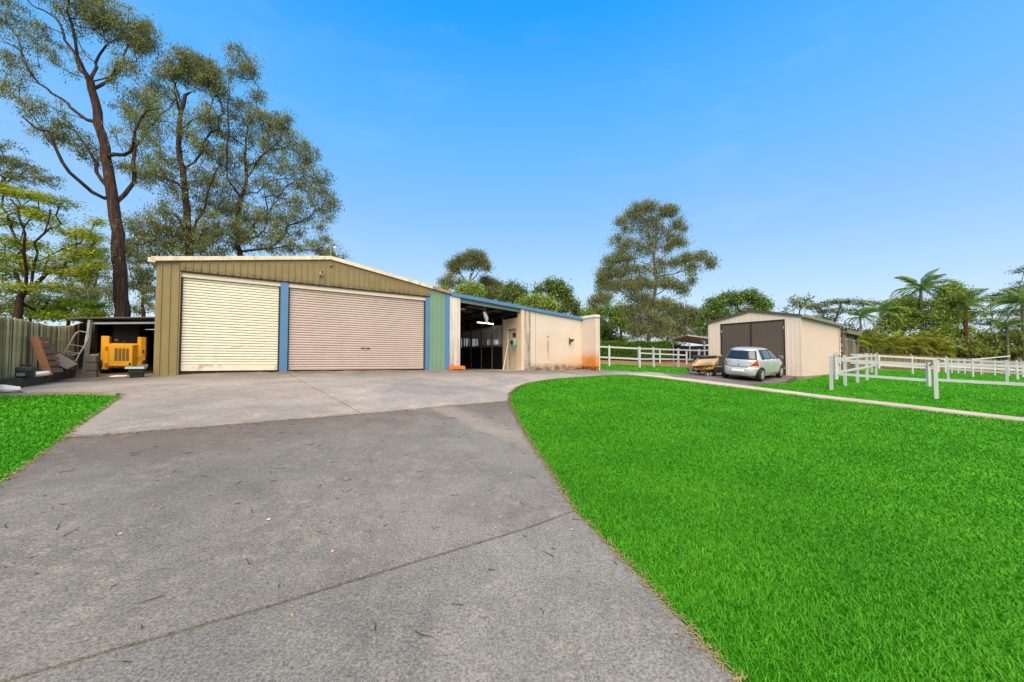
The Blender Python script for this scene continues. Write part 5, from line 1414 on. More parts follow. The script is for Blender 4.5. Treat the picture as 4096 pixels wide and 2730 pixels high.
def gate(name, label, p, q, h=1.28, lo=.42, rails=(1.20, .64)):
    P, Q = Vector((p[0], p[1], float(gl(*p)))), Vector((q[0], q[1], float(gl(*q))))
    o = empty(name, P, 0, label, 'gate'); d = Q - P; n = Vector((d.x, d.y, 0)).normalized()
    a, b = n * .15, d - n * .17
    for s in (a, b):
        MB().bar(s + Vector((0, 0, lo)), s + Vector((0, 0, h)), .11, .09, (0, 1, 0)).build('stile', MT['whiterail'], o)
    for z in rails:
        MB().bar(a + n * .058 + Vector((0, 0, z)), b - n * .058 + Vector((0, 0, z)), .05, .098).build('rail', MT['whiterail'], o)
    MB().box(b.x - .02, b.x + .09, b.y - .09, b.y + .0, b.z + h - .10, b.z + h - .06).build('latch', MT['rustmetal'], o)
    return o
A_, B_ = (13.02, 15.29), (15.11, 13.37)
rail_fence('rail_fence', 'white rail fence running off right from the near gate post', [B_, (17.35, 11.32), (19.6, 9.2)], h=1.36, rails=(1.24, .66))
gate('rail_gate', 'nearest white two rail gate on the bright lawn', A_, B_)
P2, P3, P4, P5 = (14.92, 16.8), (16.4, 17.8), (18.0, 19.0), (22.64, 23.3)
rail_fence('rail_fence', 'white rail fence running back from the nearest gate beside the shed', [A_, P2, P3, P4, P5], h=1.32)
Q1, Q2 = (26.3, 22.6), (27.6, 20.9)
gate('rail_gate', 'far white rail gate between the two yards', P5, (26.0, 22.7))
rail_fence('rail_fence', 'white rail fence at the far side of the near yard', [Q1, Q2, (29.0, 18.6), (30.6, 16.2)], h=1.32)
rail_fence('rail_fence', 'white rail fence behind the far gate towards the palms', [(19.6, 22.6), (21.6, 24.5), (25.5, 26.6), (29.7, 27.8), (34.4, 28.0), (36.4, 27.0), (40.5, 24.0)], h=1.32)
rail_fence('rail_fence', 'white yard fence of close set posts before the tan paling fence', [(38.6 + i * .52, 33.4 - i * .05) for i in range(5)] + [(41.3 + .75 * i, 33.0 - .35 * i) for i in range(6)], h=1.25, rails=(1.18, .60), pw=.09)
bm_ = MB().bar((42.0, 34.2, float(gl(42, 34.2)) + 1.25), (46.3, 34.8, float(gl(46.3, 34.8)) + 1.75), .07, .10).build('boom_rail', MT['whiterail'])
tag(bm_, 'slanting white boom rail above the far yard', 'rail')
# rear fence between the stable and the shed
rail_fence('rail_fence', 'white two rail fence between the stable end and the beige shed', [(4.4, 23.6), (6.08, 23.4), (7.9, 23.2), (9.15, 24.2), (11.37, 25.6), (13.5, 27.0), (15.5, 28.4)], h=1.25, rails=(1.17, .52))
rail_fence('rail_fence', 'short white fence in front of the hedge, behind the two rail fence', [(10.0, 29.6), (11.7, 29.6), (13.7, 29.4)], h=1.0, rails=(.72,), pw=.10)
pal_fence('paling_fence', 'tan timber paling fence along the palms', (33.2, 41.2), (54.5, 34.6), .14, 1.42, MT['palingtan'], seed=6, postmat=MT['postorange'], postgap=2.6)

# ------------------------------------------------------------------ hedge
def hedge(label, p0, p1, h, wd, n, seed):
    p0, p1 = Vector(p0), Vector(p1); d = p1 - p0; ln = d.length; dn = d.normalized(); nn = Vector((-dn.y, dn.x))
    z0 = G(*p0)
    o = empty('hedge', (p0.x, p0.y, z0), 0, label, 'hedge', 'clipped hedges')
    rs = np.random.RandomState(seed)
    s = rs.rand(n) * ln; f = rs.rand(n)
    y = np.where(f < .6, -wd / 2 + .06 * rs.rand(n), (rs.rand(n) - .5) * wd); z = np.where(f < .6, rs.rand(n) * h, h - .05 * rs.rand(n))
    z = z + .05 * np.sin(s * 3.1) * (z / h); y = y - .05 * np.sin(s * 2.3 + 1)
    P = np.stack([dn.x * s + nn.x * y, dn.y * s + nn.y * y, z], 1)
    a = rs.randn(n, 3); a /= np.linalg.norm(a, axis=1)[:, None]; b = rs.randn(n, 3); b -= a * (a * b).sum(1)[:, None]; b /= np.linalg.norm(b, axis=1)[:, None]
    a *= .10; b *= .045
    V = np.stack([P - a, P + b, P + a, P - b], 1).reshape(-1, 3)
    r = np.clip(.25 * rs.rand(n) + .35 * rs.rand(n) + .4 * (z / h) ** 3 * rs.rand(n) + .1, 0, 1)
    link('foliage', npmesh('foliage', V, np.arange(n)[:, None] * 4 + np.array([[0, 1, 2, 3]]), np.repeat(r, 4), LEAF['hedge']), o)
    q = [Vector((0, 0)) - nn * wd * .42, dn * ln - nn * wd * .42, dn * ln + nn * wd * .42, nn * wd * .42]
    MB().hexa([(v.x, v.y, -.2) for v in q] + [(v.x, v.y, h - .08) for v in q]).build('core', paint('hedge_core', (.012, .03, .006), .3, 6, .9), o)
hedge('long clipped green hedge behind the white rail fence', (4.2, 32.0), (13.35, 31.8), 1.42, .9, 15000, 2)
hedge('short darker hedge between the gum trunk and the horse shelter', (11.9, 34.0), (15.2, 34.2), 1.45, .8, 5000, 3)

# ------------------------------------------------------------------ trees
# each: base (x, y), trunk / limb points (dx, dy, height), crown ellipsoids (dx, dy, height, rx, rz, clusters)
TREES = [
    {'kind':'gum','base':(-16.66,16),'r':(0.33,0.17),'trunk':[(-0.05,0,3.2),(-0.28,0,5.98),(-0.47,0,7.7),(-0.76,0,9.43),(-0.97,0,10.43),(-1.34,0,11.9),(-1.6,0,13.01),(-1.81,0,13.76)],'limbs':[[(-1.81,0,13.76),(-2.88,0.5,14.81),(-3.81,0.8,16.33),(-4.68,1,17.6),(-6.53,1.5,18.79),(-7.85,2,20.14)],[(-1.76,0,13.66),(-1.76,-0.5,14.55),(-1.95,-0.6,15.72),(-1.91,-0.8,16.16),(-1.45,-1,17.21)],[(-1.52,0,13.29),(-1.71,0.6,14.31),(-1.4,1.0,15.41),(-1.03,1.2,15.68)],[(-1.34,0,11.9),(-2.14,0.3,12.19),(-3.5,0.8,13.2),(-5.18,1.2,14.38),(-6.59,1.5,15.52),(-7.07,1.6,16.52),(-8.38,1.8,17.31)],[(-0.73,0,8.61),(-0.82,-0.2,8.52),(-1.12,-0.8,8.94),(-1.43,-1.2,9.51),(-1.69,-1.5,10.6),(-1.96,-1.8,10.65),(-2.19,-2,10.93)],[(-0.82,0,8.79),(-2.03,0.6,10.1),(-3.1,1,11.58),(-4.08,1.4,12.41),(-5.44,1.6,13.25)],[(-0.83,0,10.25),(0.02,-0.3,10.36),(0.85,-0.6,10.54),(1.47,-1,11.51),(2.53,-1.4,11.67)],[(-0.49,0,8.24),(-0.32,0.5,9.58),(-0.49,0.8,11.27),(-0.16,1.2,12.69),(0.6,1.5,14.09)],[(-1.76,0,13.66),(-2.24,0.7,15.65),(-1.83,1.0,16.7),(-1.19,1.2,17.49)]],'crown':[(-1.6,0,16.65,1.77,0.71,70),(-0.4,0,16.37,1.24,0.8,60),(0.53,0,15.72,0.66,0.75,40),(-2.07,0,17.22,1.33,0.62,30),(-0.16,0,14.59,0.8,0.4,18),(-0.69,0,14.04,0.53,0.35,8),(-6.7,1,17.2,0.97,0.97,30),(-5.31,1,16.6,0.89,0.71,22),(-6.87,1.4,15.84,0.97,0.8,22),(-3.14,-1,12.38,0.97,0.8,22),(-2.5,-1,11.34,1.06,0.62,20),(-1.98,-1,10.91,0.8,0.53,12),(-3.19,1,11.58,0.97,0.62,20),(-2.79,1,10.99,0.71,0.53,8),(-2.89,0,14.69,0.97,0.71,10),(1.45,-1,12.12,0.8,0.97,22),(-0.01,1.2,14.28,0.8,0.8,20),(0.74,-0.6,11.16,0.8,0.71,18),(0.04,0.8,12.62,0.89,0.71,20),(-0.15,0.5,10.05,0.8,0.71,14),(0.24,-0.5,12.65,0.53,0.89,8),(-7.77,1.5,19.62,1.33,0.71,25),(-2.32,-0.5,17.73,1.95,0.71,40),(-6.77,1,14.52,0.8,0.53,10)],'leaf':'gum','seed':3,'lv':87,'ls':0.099,'rc':0.26},
    {'kind':'gum','base':(-22.43,26),'r':(0.42,0.14),'trunk':[(-0.16,0,7.61),(-0.29,0,9.95),(-0.57,0,13.19),(-0.84,0,15.12),(-1.18,0,16.91),(-1.07,0,19.01),(-0.77,0,20.51)],'limbs':[[(-0.56,0,13.05),(-0.8,-0.5,13.99),(-1.62,-1,14.17),(-2.11,-1.5,14.2)],[(-0.35,0,10.69),(-1.91,0.8,12.18),(-3.94,1.5,12.62),(-5.5,2,12.34)],[(-0.34,0,10.39),(1.34,-0.6,12.2),(1.91,-1,13.46),(3.24,-1.5,15.18)],[(-1.0,0,18.11),(-0.78,1,19.53),(-0.37,1.6,20.4),(-0.27,2,22.46)],[(-1.07,0,19.01),(-0.69,-0.8,19.78),(-0.5,-1.2,20.5)],[(-0.84,0,15.12),(-0.46,0.9,16.52),(-0.14,1.4,18.06)]],'crown':[(-0.76,0,22.93,1.3,0.65,40),(-0.01,0,22.32,1.73,1.01,70),(1.05,0,21.27,1.01,1.15,45),(-1.69,0,21.87,1.15,0.72,28),(-2.23,0,22.47,0.72,0.5,10),(-2.46,0,20.36,1.3,0.72,18),(-1.06,0,17.66,2.16,1.3,30),(-3.3,0,19.01,1.15,1.15,16),(-2.62,0,16.02,1.73,1.01,30),(-3.61,0,14.97,1.15,1.01,20),(-1.41,0,14.68,1.87,1.01,35),(0.28,0,16.91,1.58,1.3,26),(0.96,0,19.01,1.44,0.86,24),(0.79,0,14.53,1.73,1.15,28),(-2.62,0,11.27,2.16,1.15,50),(-3.61,0,10.1,1.73,1.15,40),(-0.44,0,11.13,2.16,1.3,50),(-1.42,0,9.8,2.16,1.01,50),(1.32,0,10.98,1.73,1.3,40),(0.48,0,9.51,1.87,0.86,40),(-0.48,0,12.75,1.73,1.01,26)],'leaf':'gum','seed':5,'lv':84,'ls':0.154,'rc':0.384},
    {'kind':'gum','base':(-20.31,28),'r':(0.34,0.12),'trunk':[(-0.15,0,8.08),(-0.36,0,10.6),(-0.47,0,12.03),(-0.21,0,13.93),(0.15,0,15.53),(-0.05,0,17.45)],'limbs':[[(-0.29,0,10.92),(-1.08,0.5,12.05),(-0.73,0.6,14.53),(0.41,0.8,14.78),(1.23,1,15.7),(2.62,1.4,16.23),(4.06,1.8,16.09)],[(-0.21,0,13.93),(-0.5,-1,15.03),(-0.25,-1.4,17.27),(-0.03,-1.8,20.81),(0.53,-2,22.47)],[(0.15,0,15.53),(1.76,-0.8,16.69),(3.08,-1.2,17.39),(4.05,-1.6,18.52)],[(-0.36,0,10.6),(0.83,1,11.75),(1.18,1.4,13.89),(2.28,2,15.34)],[(-0.05,0,17.45),(-0.07,0.4,19.64),(0.41,0.6,21.09)]],'crown':[(-2.31,0,19.39,1.4,0.93,22),(-1.94,0,17.13,1.55,0.93,22),(-1.57,0,15.21,1.55,0.93,24),(-2.63,0,13.46,1.55,0.93,22),(-1.24,0,21.0,1.09,0.93,14),(-0.7,0,25.07,0.93,0.62,18),(0.27,0,24.09,0.78,0.93,20),(-0.99,0,23.76,0.78,0.93,12),(0.8,0,21.81,0.7,0.62,12),(0.52,0,20.35,1.71,0.78,34),(1.95,0,19.87,1.4,0.78,28),(2.9,0,19.71,0.78,0.78,20),(-0.72,0,19.06,1.71,0.93,26),(1.67,0,18.42,1.71,0.93,30),(3.72,0,18.26,1.24,0.78,24),(4.69,0,17.29,1.24,0.93,30),(2.49,0,16.81,1.86,0.93,30),(-0.35,0,16.81,1.71,1.09,26),(4.24,0,15.69,1.71,0.93,28),(5.67,0,15.21,1.09,1.09,26),(6.48,0,13.78,0.7,1.24,20),(6.03,0,12.34,0.62,0.93,10),(3.16,0,14.41,2.02,0.93,30),(1.1,0,15.21,1.71,0.93,24),(1.32,0,12.66,2.33,1.24,50),(-0.9,0,13.3,1.86,1.24,40),(3.52,0,12.34,1.71,1.24,34),(4.76,0,13.3,1.4,1.09,22),(2.45,0,10.76,2.48,1.24,55),(-0.37,0,10.92,2.02,1.4,50),(4.81,0,10.44,1.71,0.93,22),(6.7,0,9.81,0.93,0.62,14),(6.06,0,10.44,0.93,0.78,10)],'leaf':'gum','seed':8,'lv':84,'ls':0.154,'rc':0.384},
    {'kind':'acacia','base':(-19.16,14.5),'r':(0.19,0.08),'trunk':[(-0.05,0,2.72),(-0.05,0,3.53),(0.06,0,4.09),(0.41,0,4.42),(0.88,0,4.83)],'limbs':[[(0.0,0,3.69),(0.1,0.4,3.62),(0.09,0.7,3.79),(0.09,0.9,4.04),(0.46,1.2,3.96),(0.94,1.4,3.9)],[(0.03,0,4.01),(0.93,-0.6,5.0),(1.34,-1,5.74),(1.57,-1.2,6.65),(1.43,-1.4,7.32)],[(0.88,0,4.83),(0.47,0.5,5.78),(0.85,0.8,6.21),(1.38,1,6.71)],[(0.41,0,4.42),(0.91,-0.3,5.63),(1.45,-0.5,6.37),(1.85,-0.6,7.28)],[(0.88,0,4.83),(1.85,-0.4,5.05),(2.55,-0.6,5.08)]],'crown':[(-0.56,0,8.19,0.72,0.22,34),(0.43,0,8.02,0.64,0.21,30),(1.41,0,7.82,0.48,0.19,18),(0.05,0,7.44,0.88,0.24,34),(0.95,0,7.12,0.64,0.21,22),(-0.59,0,7.03,0.64,0.24,24),(1.78,0,6.62,0.64,0.21,22),(2.6,0,6.46,0.56,0.24,26),(2.91,0,6.95,0.32,0.24,10),(-0.47,0,6.21,0.72,0.24,34),(0.34,0,6.13,0.56,0.22,20),(-0.36,0,5.56,0.88,0.24,44),(-0.58,0,5.07,0.64,0.32,34),(0.38,0,5.23,0.56,0.24,18),(1.58,0,5.64,0.64,0.22,24),(2.46,0,5.89,0.72,0.24,30),(1.36,0,5.15,0.64,0.21,22),(2.17,0,4.99,0.64,0.24,24),(2.72,0,5.31,0.48,0.24,18),(0.17,0,4.42,0.72,0.27,24),(1.71,0,4.42,0.72,0.24,24),(-0.55,0,4.34,0.48,0.4,26)],'leaf':'acacia','seed':11,'lv':60,'ls':0.085,'rc':0.27},
    {'kind':'acacia','base':(-33.62,24),'r':(0.22,0.08),'trunk':[(-0.11,0,4.05),(-0.13,0,7.54),(-0.01,0,10.93),(0.3,0,12.98),(0.67,0,13.94)],'limbs':[[(0.3,0,12.98),(0.66,0.4,14.28),(1.08,0.8,14.92),(1.7,1,14.17)],[(-0.01,0,10.93),(0.24,1,12.03),(1.09,1.4,13.07)]],'crown':[(0.45,0,15.73,0.8,0.4,10),(0.91,0,14.62,0.93,0.53,18),(1.99,0,14.49,0.8,0.4,16),(2.98,0,13.53,1.06,0.47,26),(1.49,0,13.53,0.93,0.47,16),(0.27,0,13.66,1.06,0.8,24),(-0.32,0,14.9,1.06,0.8,20)],'leaf':'gum','seed':12,'lv':64,'ls':0.116,'rc':0.31},
    {'kind':'gum','base':(-27.11,24),'r':(0.2,0.07),'trunk':[(-0.07,0,3.52),(-0.01,0,5.52),(-0.26,0,7.14),(-0.11,0,8.49)],'limbs':[[(-0.16,0,6.2),(-1.59,0.5,7.26),(-2.75,1,7.94)],[(-0.16,0,6.2),(1.01,-0.5,7.42),(2.18,-1,8.07)]],'crown':[(-0.66,0,8.89,1.2,0.8,26),(0.42,0,8.49,1.06,0.93,30),(-1.28,0,7.54,1.2,0.8,26),(-0.06,0,7.14,1.59,0.93,40),(0.77,0,6.2,1.2,0.8,26),(-0.82,0,5.93,1.46,0.8,34),(0.27,0,5.26,1.59,0.66,34),(1.59,0,5.66,0.8,0.8,10),(-1.9,0,6.2,1.06,0.8,20)],'leaf':'gum','seed':13,'lv':83,'ls':0.116,'rc':0.31},
    {'kind':'gum','base':(-21.69,22),'r':(0.16,0.06),'trunk':[(-0.05,0,3.35),(-0.12,0,5.44),(-0.29,0,7.04)],'limbs':[[(-0.12,0,5.44),(-1.18,0.4,6.64),(-1.66,0.6,7.44)],[(-0.12,0,5.44),(-0.06,0.4,6.76)]],'crown':[(-0.56,0,7.78,0.73,0.61,26),(-0.17,0,6.92,0.73,0.73,34),(0.23,0,5.93,0.55,0.73,24),(-0.75,0,6.05,0.43,0.37,10),(0.39,0,4.94,0.37,0.73,12),(-0.71,0,4.7,0.55,0.37,12),(-1.07,0,8.28,0.73,0.49,18)],'leaf':'gum','seed':14,'lv':83,'ls':0.11,'rc':0.26},
    {'kind':'acacia','base':(-18.37,15.5),'r':(0.1,0.05),'trunk':[(-0.04,0,2.63),(-0.06,0,3.32),(0.05,0,3.75)],'limbs':[[(-0.02,0,3.32),(-0.88,0.3,3.8)],[(-0.02,0,3.32),(0.53,0.3,3.88)]],'crown':[(-0.68,0,3.75,0.52,0.17,18),(-0.09,0,4.01,0.6,0.19,24),(0.69,0,3.88,0.6,0.17,24),(1.13,0,3.58,0.52,0.15,18),(-0.33,0,3.41,0.77,0.19,24),(0.45,0,3.41,0.77,0.19,24),(-0.85,0,3.49,0.34,0.17,8)],'leaf':'bright','seed':15,'lv':60,'ls':0.1,'rc':0.28},
    {'kind':'bush','base':(-21.2,16.5),'r':(0.1,0.05),'trunk':[(-0.04,0,2.7),(-0.07,0,3.44),(-0.01,0,3.99)],'limbs':[],'crown':[(-0.47,0,4.08,0.55,0.37,24),(0.09,0,3.9,0.55,0.27,24),(0.35,0,4.36,0.46,0.27,18),(-0.08,0,3.62,0.82,0.18,24),(-1.19,0,3.9,0.55,0.46,24)],'leaf':'dark','seed':16,'lv':43,'ls':0.107,'rc':0.255},
    {'kind':'gum','base':(-4.75,42),'r':(0.3,0.12),'trunk':[(-0.02,0,7.26),(-0.03,0,9.36),(0.01,0,10.63),(0.13,0,11.65)],'limbs':[[(-0.03,0,10.29),(-0.76,0.4,11.06),(-1.41,0.8,12.36),(-1.71,1,13.19)],[(0.01,0,10.63),(0.68,-0.4,11.21),(1.37,-0.8,11.78),(1.96,-1,11.9)],[(-0.03,0,9.79),(-1.54,0.6,9.9),(-2.47,1,10.93),(-3.19,1.2,11.06)],[(0.05,0,10.97),(0.43,0.4,12.43),(0.75,0.5,13.48)]],'crown':[(-0.88,0,13.34,0.75,0.42,30),(-1.47,0,12.83,0.75,0.5,30),(-1.72,0,12.15,0.5,0.5,20),(0.46,0,13.85,0.75,0.42,34),(1.14,0,13.6,0.67,0.5,34),(1.56,0,12.92,0.58,0.5,26),(1.98,0,12.32,0.33,0.42,14),(0.13,0,13.34,0.58,0.5,18),(-2.23,0,12.58,0.33,0.42,10),(-0.38,0,12.49,0.67,0.5,12),(-2.3,0,11.39,0.5,0.33,12),(-2.89,0,10.71,0.5,0.33,16),(0.63,0,12.75,0.67,0.5,14),(-2.13,0,10.46,0.5,0.42,14),(-1.04,0,10.63,0.58,0.5,14)],'leaf':'gum','seed':21,'lv':60,'ls':0.186,'rc':0.504},
    {'kind':'pine','base':(-4.15,38),'r':(0.2,0.06),'trunk':[(-0.01,0,5.95),(-0.02,0,8.23),(-0.03,0,9.0)],'limbs':[],'crown':[(-0.48,0,8.84,0.68,0.45,34),(0.13,0,9.3,0.68,0.38,34),(0.58,0,8.77,0.6,0.45,34),(-1.09,0,8.69,0.45,0.38,20),(-0.02,0,8.39,1.13,0.45,50),(-2.76,0,9.07,0.45,0.3,14)],'leaf':'olive','seed':22,'lv':38,'ls':0.213,'rc':0.468},
    {'kind':'gum','base':(-2.53,44),'r':(0.2,0.08),'trunk':[(-0.01,0,5.77),(-0.01,0,8.85),(-0.1,0,9.74)],'limbs':[[(-0.01,0,8.85),(-0.57,0.4,10.7),(-0.76,0.5,11.35)],[(-0.01,0,8.85),(0.7,-0.4,10.1)]],'crown':[(-0.55,0,11.33,0.52,0.35,22),(-0.02,0,11.06,0.44,0.39,20),(-0.9,0,10.89,0.44,0.35,14),(0.78,0,10.89,0.7,0.44,26),(0.16,0,10.0,1.05,0.61,40),(1.04,0,9.91,0.79,0.61,34),(-0.37,0,9.38,0.79,0.44,26),(1.39,0,9.3,0.7,0.61,26)],'leaf':'gum','seed':23,'lv':66,'ls':0.191,'rc':0.54},
    {'kind':'gum','base':(0.08,40),'r':(0.18,0.07),'trunk':[(0.0,0,5.38),(0.0,0,7.78),(0.0,0,8.91)],'limbs':[[(0.0,0,7.78),(-0.48,0.4,8.98)],[(0.0,0,7.94),(0.79,-0.4,8.68),(1.03,-0.5,8.97)]],'crown':[(0.0,0,9.71,0.56,0.36,26),(-0.4,0,9.23,0.48,0.4,26),(0.16,0,9.07,0.72,0.48,30),(0.96,0,9.07,0.44,0.36,22),(-0.64,0,8.67,0.4,0.48,22),(0.64,0,8.51,0.48,0.4,16),(0.16,0,8.19,0.64,0.4,18),(1.2,0,8.59,0.24,0.32,6)],'leaf':'green','seed':24,'lv':31,'ls':0.246,'rc':0.552},
    {'kind':'bush','base':(2.79,36),'r':(0.2,0.07),'trunk':[(0.01,0,4.99),(0.01,0,6.79)],'limbs':[],'crown':[(-1.14,0,7.52,0.5,0.36,30),(-0.42,0,7.59,0.64,0.43,40),(0.3,0,7.37,0.72,0.43,40),(0.88,0,7.01,0.64,0.43,34),(-1.57,0,7.16,0.5,0.29,26),(0.01,0,6.94,1.22,0.43,50)],'leaf':'olive','seed':25,'lv':40,'ls':0.197,'rc':0.425},
    {'kind':'gum','base':(4.93,40),'r':(0.2,0.07),'trunk':[(0.01,0,5.38),(0.02,0,7.38),(-0.05,0,8.59),(-0.21,0,9.39)],'limbs':[[(0.02,0,7.38),(0.8,0.4,8.01),(1.48,0.6,8.04),(2.08,0.8,7.58)],[(-0.05,0,8.59),(0.69,-0.4,9.15),(1.07,-0.5,9.05)],[(-0.21,0,9.23),(-0.81,0.4,9.63),(-1.76,0.6,9.59)]],'crown':[(-0.85,0,10.03,0.48,0.32,22),(-0.05,0,9.87,0.56,0.32,28),(-0.53,0,9.39,0.72,0.44,34),(0.35,0,9.23,0.64,0.48,30),(0.99,0,9.07,0.4,0.32,14),(-1.89,0,9.39,0.44,0.24,10),(-2.29,0,9.15,0.32,0.24,8),(-0.29,0,8.59,0.72,0.48,26),(0.59,0,8.59,0.64,0.48,22),(1.14,0,8.11,0.56,0.48,22),(1.7,0,7.54,0.48,0.4,22),(1.86,0,6.98,0.32,0.32,12),(0.58,0,7.3,0.72,0.4,24)],'leaf':'green','seed':26,'lv':31,'ls':0.246,'rc':0.552},
    {'kind':'gum','base':(9.16,48),'r':(0.2,0.07),'trunk':[(0.02,0,5.2),(0.03,0,7.31)],'limbs':[],'crown':[(-0.16,0,7.79,0.57,0.24,18),(0.61,0,7.69,0.57,0.29,20),(1.19,0,7.79,0.76,0.38,26),(1.95,0,8.08,0.57,0.57,26),(-0.64,0,7.5,0.48,0.29,12)],'leaf':'olive','seed':27,'lv':31,'ls':0.295,'rc':0.68},
    {'kind':'gum','base':(12.44,34),'r':(0.2,0.1),'trunk':[(-0.0,0,1.59),(-0.01,0,2.97),(0.03,0,4.45),(0.15,0,6.14),(0.56,0,7.63),(0.73,0,9.02),(0.64,0,9.92),(0.51,0,11.33)],'limbs':[[(0.51,0,11.33),(0.11,-0.3,11.93),(-0.53,-0.6,12.93),(-0.83,-0.8,14.04)],[(0.51,0,11.33),(0.88,0.4,12.56),(1.02,0.6,13.75),(1.77,0.8,14.85)],[(0.73,0,9.12),(1.68,0.5,9.64),(2.97,0.9,9.94),(3.98,1.3,10.87),(5.28,1.6,11.79),(6.43,1.8,11.85)],[(0.64,0,9.72),(0.05,-0.4,10.42),(-0.45,-0.7,10.44),(-1.61,-1,10.65)],[(0.68,0,8.92),(-0.0,0.6,8.75),(-1.49,1,9.14),(-2.6,1.4,9.65)],[(0.56,0,7.63),(1.31,-0.6,8.01),(2.12,-1,8.42)],[(0.2,0,6.44),(-0.56,0.8,7.06),(-1.64,1.2,7.74)],[(0.65,0,10.52),(1.36,-0.6,11.15),(2.02,-0.9,11.85)]],'crown':[(-0.16,0,13.64,0.89,0.69,24),(0.75,0,14.44,0.79,0.69,22),(0.43,0,12.73,0.89,0.59,20),(-0.18,0,11.73,0.89,0.59,22),(1.2,0,10.72,0.79,0.59,18),(0.69,0,10.02,0.89,0.49,20),(-0.97,0,12.13,0.79,0.59,18),(0.27,0,15.86,0.89,0.49,38),(-0.93,0,15.65,0.89,0.49,32),(1.46,0,15.45,0.89,0.49,38),(2.26,0,15.55,0.69,0.49,28),(-2.44,0,14.54,0.49,0.49,18),(-1.54,0,14.95,0.69,0.59,24),(-0.35,0,14.74,0.89,0.59,28),(2.84,0,14.44,0.69,0.59,24),(3.43,0,13.84,0.3,0.39,8),(-2.65,0,13.13,0.49,0.49,14),(-1.75,0,13.94,0.69,0.59,16),(-1.76,0,12.63,0.79,0.59,24),(-2.37,0,12.13,0.59,0.49,16),(1.23,0,13.64,0.89,0.59,20),(2.22,0,13.13,0.79,0.49,20),(2.91,0,12.53,0.59,0.49,22),(1.81,0,12.13,0.79,0.49,22),(-3.36,0,12.63,0.2,0.3,4),(-2.67,0,11.23,0.69,0.59,36),(-3.57,0,10.82,0.59,0.59,26),(-1.68,0,11.12,0.59,0.49,22),(-4.07,0,9.72,0.79,0.59,36),(-3.08,0,9.92,0.89,0.59,44),(-1.99,0,10.02,0.79,0.59,34),(-0.79,0,10.22,0.79,0.59,24),(-3.98,0,8.72,0.79,0.59,32),(-2.99,0,8.53,0.89,0.69,38),(-1.8,0,8.63,0.89,0.69,40),(-0.81,0,8.92,0.89,0.69,40),(0.18,0,8.72,0.69,0.59,26),(1.57,0,9.02,0.89,0.59,34),(2.56,0,8.63,0.79,0.49,30),(3.15,0,8.13,0.59,0.39,16),(3.49,0,11.12,0.69,0.59,34),(4.88,0,11.33,0.59,0.49,24),(5.77,0,10.72,0.49,0.59,24),(3.97,0,10.12,0.59,0.69,28),(3.95,0,8.92,0.39,0.49,14),(2.49,0,10.72,0.79,0.59,20),(-4.59,0,7.43,0.79,0.49,26),(-5.09,0,6.83,0.49,0.49,16),(-3.8,0,7.33,0.79,0.59,26),(-1.22,0,7.73,1.08,0.69,44),(-0.23,0,7.13,1.08,0.79,48),(1.15,0,6.83,0.99,0.69,40),(-1.23,0,6.34,1.08,0.79,48),(-0.05,0,5.74,1.18,0.79,52),(1.03,0,5.44,1.08,0.79,46),(-1.15,0,4.95,0.99,0.79,44),(0.13,0,4.45,1.18,0.69,40),(1.32,0,4.45,0.89,0.69,30),(-1.45,0,4.06,0.79,0.59,22)],'leaf':'gum','seed':31,'lv':60,'ls':0.157,'rc':0.432},
    {'kind':'gum','base':(12.79,44),'r':(0.26,0.1),'trunk':[(0.0,0,2.13),(0.02,0,4.04),(0.04,0,5.7),(-0.33,0,7.24)],'limbs':[[(0.03,0,5.32),(-0.58,0.5,7.05),(-1.41,0.8,7.87)],[(0.04,0,5.7),(0.53,-0.5,6.93)]],'crown':[(0.06,0,7.89,0.89,0.77,26),(-0.85,0,7.12,0.77,0.77,26),(0.56,0,6.86,0.89,0.77,26),(-0.47,0,6.22,0.89,0.77,22),(0.93,0,5.7,1.02,0.77,26),(-1.61,0,7.76,0.77,0.51,12),(-2.64,0,7.5,0.77,0.51,14),(-3.79,0,7.12,0.77,0.38,14)],'leaf':'olive','seed':32,'lv':34,'ls':0.279,'rc':0.637},
    {'kind':'gum','base':(17.32,42),'r':(0.2,0.08),'trunk':[(0.0,0,2.1),(0.22,0,4.54),(0.31,0,6.98),(0.33,0,8.21)],'limbs':[[(0.31,0,6.74),(1.11,0.4,7.9),(1.82,0.6,8.06)],[(0.23,0,5.15),(1.05,-0.5,5.95),(1.89,-0.8,6.64)]],'crown':[(0.21,0,8.21,0.85,0.61,24),(1.06,0,7.72,0.73,0.61,20),(1.55,0,7.84,0.37,0.49,8),(0.31,0,6.74,1.1,0.73,30),(1.28,0,6.49,0.97,0.61,26),(2.52,0,7.35,0.85,0.49,26),(3.25,0,7.11,0.73,0.49,20),(2.62,0,6.25,0.97,0.61,26),(1.15,0,5.39,1.1,0.61,26),(2.24,0,4.9,0.85,0.61,20),(0.16,0,4.78,1.1,0.73,26)],'leaf':'gum','seed':33,'lv':66,'ls':0.191,'rc':0.504},
    {'kind':'bush','base':(9.77,40),'r':(0.2,0.08),'trunk':[(0.0,0,2.07),(0.02,0,4.39)],'limbs':[],'crown':[(-0.43,0,6.02,0.7,0.46,20),(0.14,0,5.21,1.16,0.7,50),(-0.56,0,4.51,0.7,0.7,26),(0.72,0,4.51,0.93,0.7,30),(1.53,0,4.04,0.93,0.46,20)],'leaf':'green','seed':34,'lv':40,'ls':0.213,'rc':0.468},
